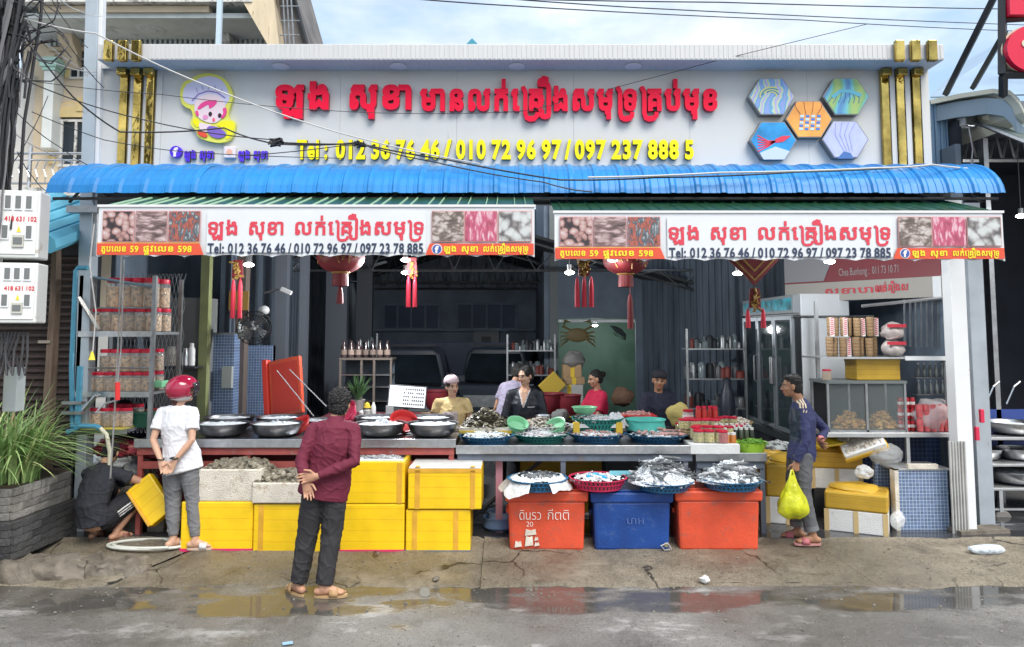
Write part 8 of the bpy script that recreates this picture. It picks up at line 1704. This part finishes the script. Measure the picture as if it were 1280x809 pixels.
mar=M('maroon_knit',(.135,.015,.037),.8,ns=4,na=.06,bs=90,ba=.05);shirt(pm,mar,hem=.13,long_=True,ease=.018,amp=.0055,collar=mar,wide=1.18,seed=5)
pants(pm,M('trouser_charcoal',(.028,.027,.030),.8,ns=5,na=.15),(.102,.098,.086,.078,.072),.0055,.98,seed=7);hair(pm,'curly',M('hair_dark_grey',(.016,.015,.016),.6,ns=60,na=.5),.006,.0045)
sandals(pm,M('sole_tan',(.42,.28,.14),.7),M('strap_tan',(.40,.25,.12),.6),J)
Y=7.6;x=P(1003,677,Y)[0];yaw=R(172)
J=pose(pel=(0,-.02,.90),waist=(0,-.035,1.03),chest=(0,-.035,1.20),top=(0,-.025,1.345),neck=(.0,.0,1.415),headb=(0,.025,1.455),head=(0,.06,1.53),sL=(-.15,-.0,1.325),sR=(.16,-.07,1.325),hL=(-.085,0,.86),hR=(.085,0,.86),kL=(-.08,.00,.47),kR=(.09,.05,.47),aL=(-.09,-.08,.09),aR=(.10,.02,.09),toeL=(-.1,1),toeR=(.1,1),eL=(-.20,-.02,1.03),eR=(.19,-.30,1.07),wL=(-.19,.08,.80),wR=(.02,-.20,.98))
pn=make_person('young man in navy long sleeved top and grey trousers, facing left with a yellow bag',(x,Y,gz(Y)+.014),yaw,J,.985,skin_d,head=(R(4),R(-3),0),hands={'L':((0,.1,-1),(.9,.1,0),(.1,1,0),1.15),'R':((-1,0,-.3),(0,-1,0),(0,0,1),.5)})
nv=[M('navy_knit',(.028,.034,.10),.75,ns=4,na=.08),M('stripe_cream',(.6,.5,.33),.6),M('front_dark',(.015,.03,.05),.5,ns=9,na=.6),M('cuff_pink',(.6,.2,.2),.6)]
so_=shirt(pn,nv[0],hem=.10,long_=True,ease=.020,amp=.005,mats=nv,seed=9)
top=pn.j['top']
paint(so_,lambda c,n:c.z>1.27 and n.z>.25 and(c-top).dot(-pn.r)>.045 and any(abs((c-top).dot(pn.f)-q)<.0075 for q in(-.002,.024,.050)),1)
paint(so_,lambda c,n:(c-pn.j['waist']).dot(pn.f)>.065 and c.z<1.3 and c.z>.98,2);paint(so_,lambda c,n:(c-pn.j['wR']).length<.065,3)
pants(pn,M('trouser_slate',(.10,.105,.115),.8,ns=5,na=.12),(.105,.096,.080,.072,.066),.005,.86,seed=11);hair(pn,'short',hair_m,.003,.005,lambda mb,H_,k:ell(mb,H_(0,.035,.09),(.06*k,.04*k,.03*k),pn.hs,pn.hf,pn.hu))
sandals(pn,M('sole_pink',(.42,.2,.19),.7),M('strap_pink',(.4,.12,.14),.6),J)
for s_ in 'LR':a=pn.j['a'+s_];b=pn.j['k'+s_];MB().tube([a.lerp(b,.10),a.lerp(b,.22)],.070,14).build('rolled_hem',M('hem_grey',(.15,.155,.165),.8),pn.t,smooth=True)
hw=Vector((x,Y,gz(Y)+.014))+pn.j['wL'];bg_=thing('carrier_bag','translucent yellow green plastic bag hanging from the hand of the man in navy','bag',hw+Vector((-.05,-.02,-.10)))
mb=MB();n_,rows=28,14;vs=[]
for i in range(rows+1):
 v=i/rows;z=-.02-.40*v;rad=(.018+.135*min(1,(v*1.45))**1.1)if v<.8 else .15*math.cos((v-.8)/.2*1.35)**.6
 for q in range(n_):a=2*math.pi*q/n_;rr=rad*(1+.10*math.sin(5*a+3*v)*(1-v*.4)+.10*noise.noise((math.cos(a)*3,math.sin(a)*3,v*5)));vs.append((rr*math.cos(a),rr*.62*math.sin(a),z+.01*math.sin(3*a)))
mb.add(vs,[(i*n_+q,i*n_+(q+1)%n_,(i+1)*n_+(q+1)%n_,(i+1)*n_+q)for i in range(rows)for q in range(n_)]+[tuple(rows*n_+q for q in range(n_))[::-1]]);mb.build('bag_body',M('bag_yellow',(.60,.62,.02),.22,alpha=.82,bs=14,ba=.6,ns=8,na=.2),bg_,smooth=True,auto=80)
for s_ in(-1,1):MB().tube([(s_*.05,0,-.16),(s_*.03,s_*.01,-.06),(s_*.008,0,.02),(0,0,.035)],[.02,.013,.009,.008],7).build('handle',M('bag_yellow_h',(.62,.62,.03),.3),bg_,smooth=True)
mb=MB();rock(mb,(0,0,-.30),(.10,.06,.09),5,12,8);mb.build('bag_contents',M('bag_green',(.2,.35,.03),.6),bg_,smooth=True)
Y=7.62;x=P(126,655,Y)[0];yaw=R(78)
J=dict(pel=(0,-.10,.24),waist=(-.01,-.12,.37),chest=(-.02,-.05,.55),top=(-.04,.03,.68),neck=(-.05,.09,.745),headb=(-.06,.12,.78),head=(-.07,.18,.83),sL=(-.21,.03,.65),sR=(.13,.03,.66),hL=(-.09,-.04,.24),hR=(.09,-.04,.24),kL=(-.17,.34,.45),kR=(.27,.30,.45),aL=(-.12,.06,.09),aR=(.14,.06,.09),toeL=(-.2,1),toeR=(.45,1),eL=(-.30,.25,.50),eR=(.34,.16,.56),wL=(-.12,.46,.36),wR=(.16,.44,.44))
pc=make_person('man crouching with his back turned in black T-shirt and striped black shorts beside the hose',(x,Y,gz(Y)+.01),yaw,J,.98,skin,vox=.006,head=(R(-15),R(-38),0),hands={'L':((.3,.8,-.5),(0,-.4,-1),(1,0,0),.5),'R':((-.3,.8,-.5),(0,-.4,-1),(-1,0,0),.5)},face=False)
bt_=M('tee_black',(.022,.024,.032),.85,ns=4,na=.15);shirt(pc,bt_,hem=.05,sleeve=.55,ease=.02,amp=.007,collar=bt_,seed=15)
sm_=[M('shorts_black',(.012,.013,.018),.8),M('stripe_white',(.6,.6,.6),.6)];sh_=pants(pc,sm_[0],(.125,.108,.088,.05,.05),.005,.4,mats=sm_,name='shorts',seed=17)
hR,kR=pc.j['hR'],pc.j['kR'];ax=(kR-hR).normalized()
def stripe(c,n):
 q=c-hR;t_=q.dot(ax);
 if t_<.08:return False
 v=q-ax*t_;o_=pc.r;zz=Vector((0,0,1))-ax*ax.z
 if v.dot(o_)<.02:return False
 return any(abs(v.dot(zz.normalized())-s)<.006 for s in(-.03,-.005,.02))
paint(sh_,stripe,1);hair(pc,'short',hair_m,.004,.006)
sandals(pc,M('sole_brown',(.2,.1,.07),.7),M('strap_brown',(.2,.08,.06),.6),J)
def vendor(label,px,py_head,Y,yaw,J,k,skin_m,head,hands,hk,top_m,**kw):
 _,z=P(px,py_head,Y);z0=z-J['head'][2]*k;x=P(px,py_head,Y)[0]
 v=make_person(label,(x,Y,0),yaw,J,k,skin_m,.0075,head,hands,feet=False,girl=kw.get('girl',True),expr=kw.get('expr',0))
 hp=v.j['head'];v.t.location=(x-hp.x,Y-hp.y,z0)
 if hk:hair(v,hk,vox=.0065)
 s_=shirt(v,top_m if not isinstance(top_m,list)else top_m[0],hem=kw.get('hem',.1),sleeve=kw.get('sleeve',.6),long_=kw.get('long_',False),ease=kw.get('ease',.02),amp=.006,collar=kw.get('collar'),mats=top_m if isinstance(top_m,list)else None,vox=.010,seed=px)
 pants(v,M('vendor_trousers',(.03,.03,.04),.8),vox=.012);return v,s_
J=pose(eL=(-.22,.0,1.13),eR=(.22,.0,1.13),wL=(-.09,.24,1.09),wR=(.07,.25,1.05),head=(0,.04,1.56))
ys_=[M('tee_butter',(.62,.46,.22),.85,ns=3,na=.04),M('tee_print',(.5,.42,.42),.7,ns=30,na=.5)]
v1,s1=vendor('woman in butter yellow T-shirt and pale pink cap behind the metal bowls',565,483,8.98,R(-90),J,1.0,skin_l,(R(-28),R(-6),R(4)),{'L':((.4,.7,-.3),(.2,0,-1),(0,1,.2),.6),'R':((-.4,.7,-.3),(-.2,0,-1),(0,1,.2),.6)},'tied',ys_,sleeve=.5)
paint(s1,lambda c,n:n.y<-.3 and abs(c.x+.015)<.085 and 1.13<c.z<1.27,1)
cp=MB();ell(cp,v1 .H(0,-.02,.055),(.088,.098,.085),v1 .hs,v1 .hf,v1 .hu,24,16);H0=v1
fs_=[f for f in cp.f if(lambda c:(c-v1 .hc).dot(v1 .hu)>.045+.12*(c-v1 .hc).dot(v1 .hf)and(c-v1 .hc).dot(v1 .hu)<.13)(sum((Vector(cp.v[i])for i in f),Vector())/len(f))];cp.f=fs_;cp.mi=[0]*len(fs_);cp.build('cap',M('cap_pink',(.55,.42,.45),.8),v1 .t,smooth=True,solid=.006)
J=pose(eL=(-.22,.02,1.08),eR=(.22,.05,1.06),wL=(.02,.24,1.05),wR=(.20,.28,1.00),head=(-.01,.03,1.56),sL=(-.165,0,1.35),sR=(.165,.02,1.35))
bl_=[M('blouse_black',(.008,.011,.018),.5,ns=4,na=.2),M('piping_white',(.55,.55,.58),.6),skin_l]
v2,s2=vendor('woman in black blouse with white piping and one white glove behind the cockles',657,470,9.18,R(-100),J,1.06,skin_l,(R(35),R(-10),0),{'L':((1,.1,-.1),(0,0,-1),(0,1,0),.4)},'tied',bl_,long_=False,sleeve=.9)
nk=v2 .j['top']
def vneck(c,n):q=c-nk;a,f_,z=q.dot(v2 .r),q.dot(v2 .f),q.z;return f_>.02 and z>-.17 and abs(a)<.052+.30*(z+.02)*0+max(0,.06+z*.42)
paint(s2,lambda c,n:vneck(c,n)and abs((c-nk).dot(v2 .r))<max(0,.05+(c-nk).z*.32),2);paint(s2,lambda c,n:(c-nk).dot(v2 .f)>.03 and-.17<(c-nk).z<.04 and 0<abs((c-nk).dot(v2 .r))-max(0,.05+(c-nk).z*.32)<.011,1)
paint(s2,lambda c,n:(c-nk).dot(v2 .f)>.03 and abs((c-nk).z+.16)<.006 and-.13<(c-nk).dot(v2 .r)<-.045,1)
gl_=MB();W=v2 .j['wR'];hand(gl_,W,v2 .f*.3-Vector((0,0,1)),-v2 .r,v2 .f,.5,1.15);etube(gl_,[W+Vector((0,0,.05)),W],[.034,.032]);fuse(gl_,'glove',M('glove_white',(.68,.66,.68),.5),v2 .t,.006,2)
J=pose(pel=(0,-.02,.9),waist=(0,.02,1.03),chest=(0,.10,1.17),top=(0,.16,1.29),neck=(0,.19,1.34),headb=(0,.22,1.37),head=(.0,.27,1.44),sL=(-.15,.15,1.27),sR=(.15,.15,1.27),eL=(-.24,.12,1.0),eR=(.2,.3,1.05),wL=(-.34,.2,.82),wR=(.1,.45,1.0))
v3,s3=vendor('stooping person in pale lavender top mostly hidden behind the woman in black',648,466,9.75,R(60),J,1.0,skin,(0,R(-15),0),{'L':((-.4,.2,-1),(1,0,0),(0,1,0),.4)},'tied',M('top_lavender',(.30,.27,.36),.8,ns=14,na=.2),sleeve=.6)
J=pose(eL=(-.2,.10,1.1),eR=(.2,.14,1.1),wL=(-.12,.30,1.05),wR=(.1,.30,1.05))
v4,s4=vendor('woman in bright red T-shirt standing sideways behind the teal trays',744,474,9.9,R(200),J,1.0,skin,(R(6),R(-12),0),None,'bun',M('tee_red',(.50,.015,.06),.8,ns=4,na=.06),ease=.022,sleeve=.75)
J=pose(eL=(-.22,.06,1.06),eR=(.22,.05,1.08),wL=(-.28,.28,1.0),wR=(.1,.25,.95),head=(-.0,.03,1.56))
v5,s5=vendor('smiling vendor in dark top and dark cap holding the yellow sack',824,476,9.2,R(-75),J,1.02,skin_d,(R(22),R(-4),R(-5)),None,'short',[M('tee_darknavy',(.015,.017,.035),.8,ns=4,na=.1),M('print_patch',(.3,.25,.12),.7,ns=40,na=.5)],sleeve=.6,girl=False,expr=.006)
cp=MB();ell(cp,v5 .H(0,-.012,.055),(.092,.102,.082),v5 .hs,v5 .hf,v5 .hu,24,16);cp.f=[f for f in cp.f if(sum((Vector(cp.v[i])for i in f),Vector())/len(f)-v5 .hc).dot(v5 .hu)>.048];cp.mi=[0]*len(cp.f);cp.build('cap',M('cap_dark',(.015,.015,.022),.8),v5 .t,smooth=True,solid=.006)
bp_=MB();
for o in bpy.data.objects:
 if o.type=='MESH' and o.parent is None and o.name.split('.')[0]in('ground',):o['kind']='structure'
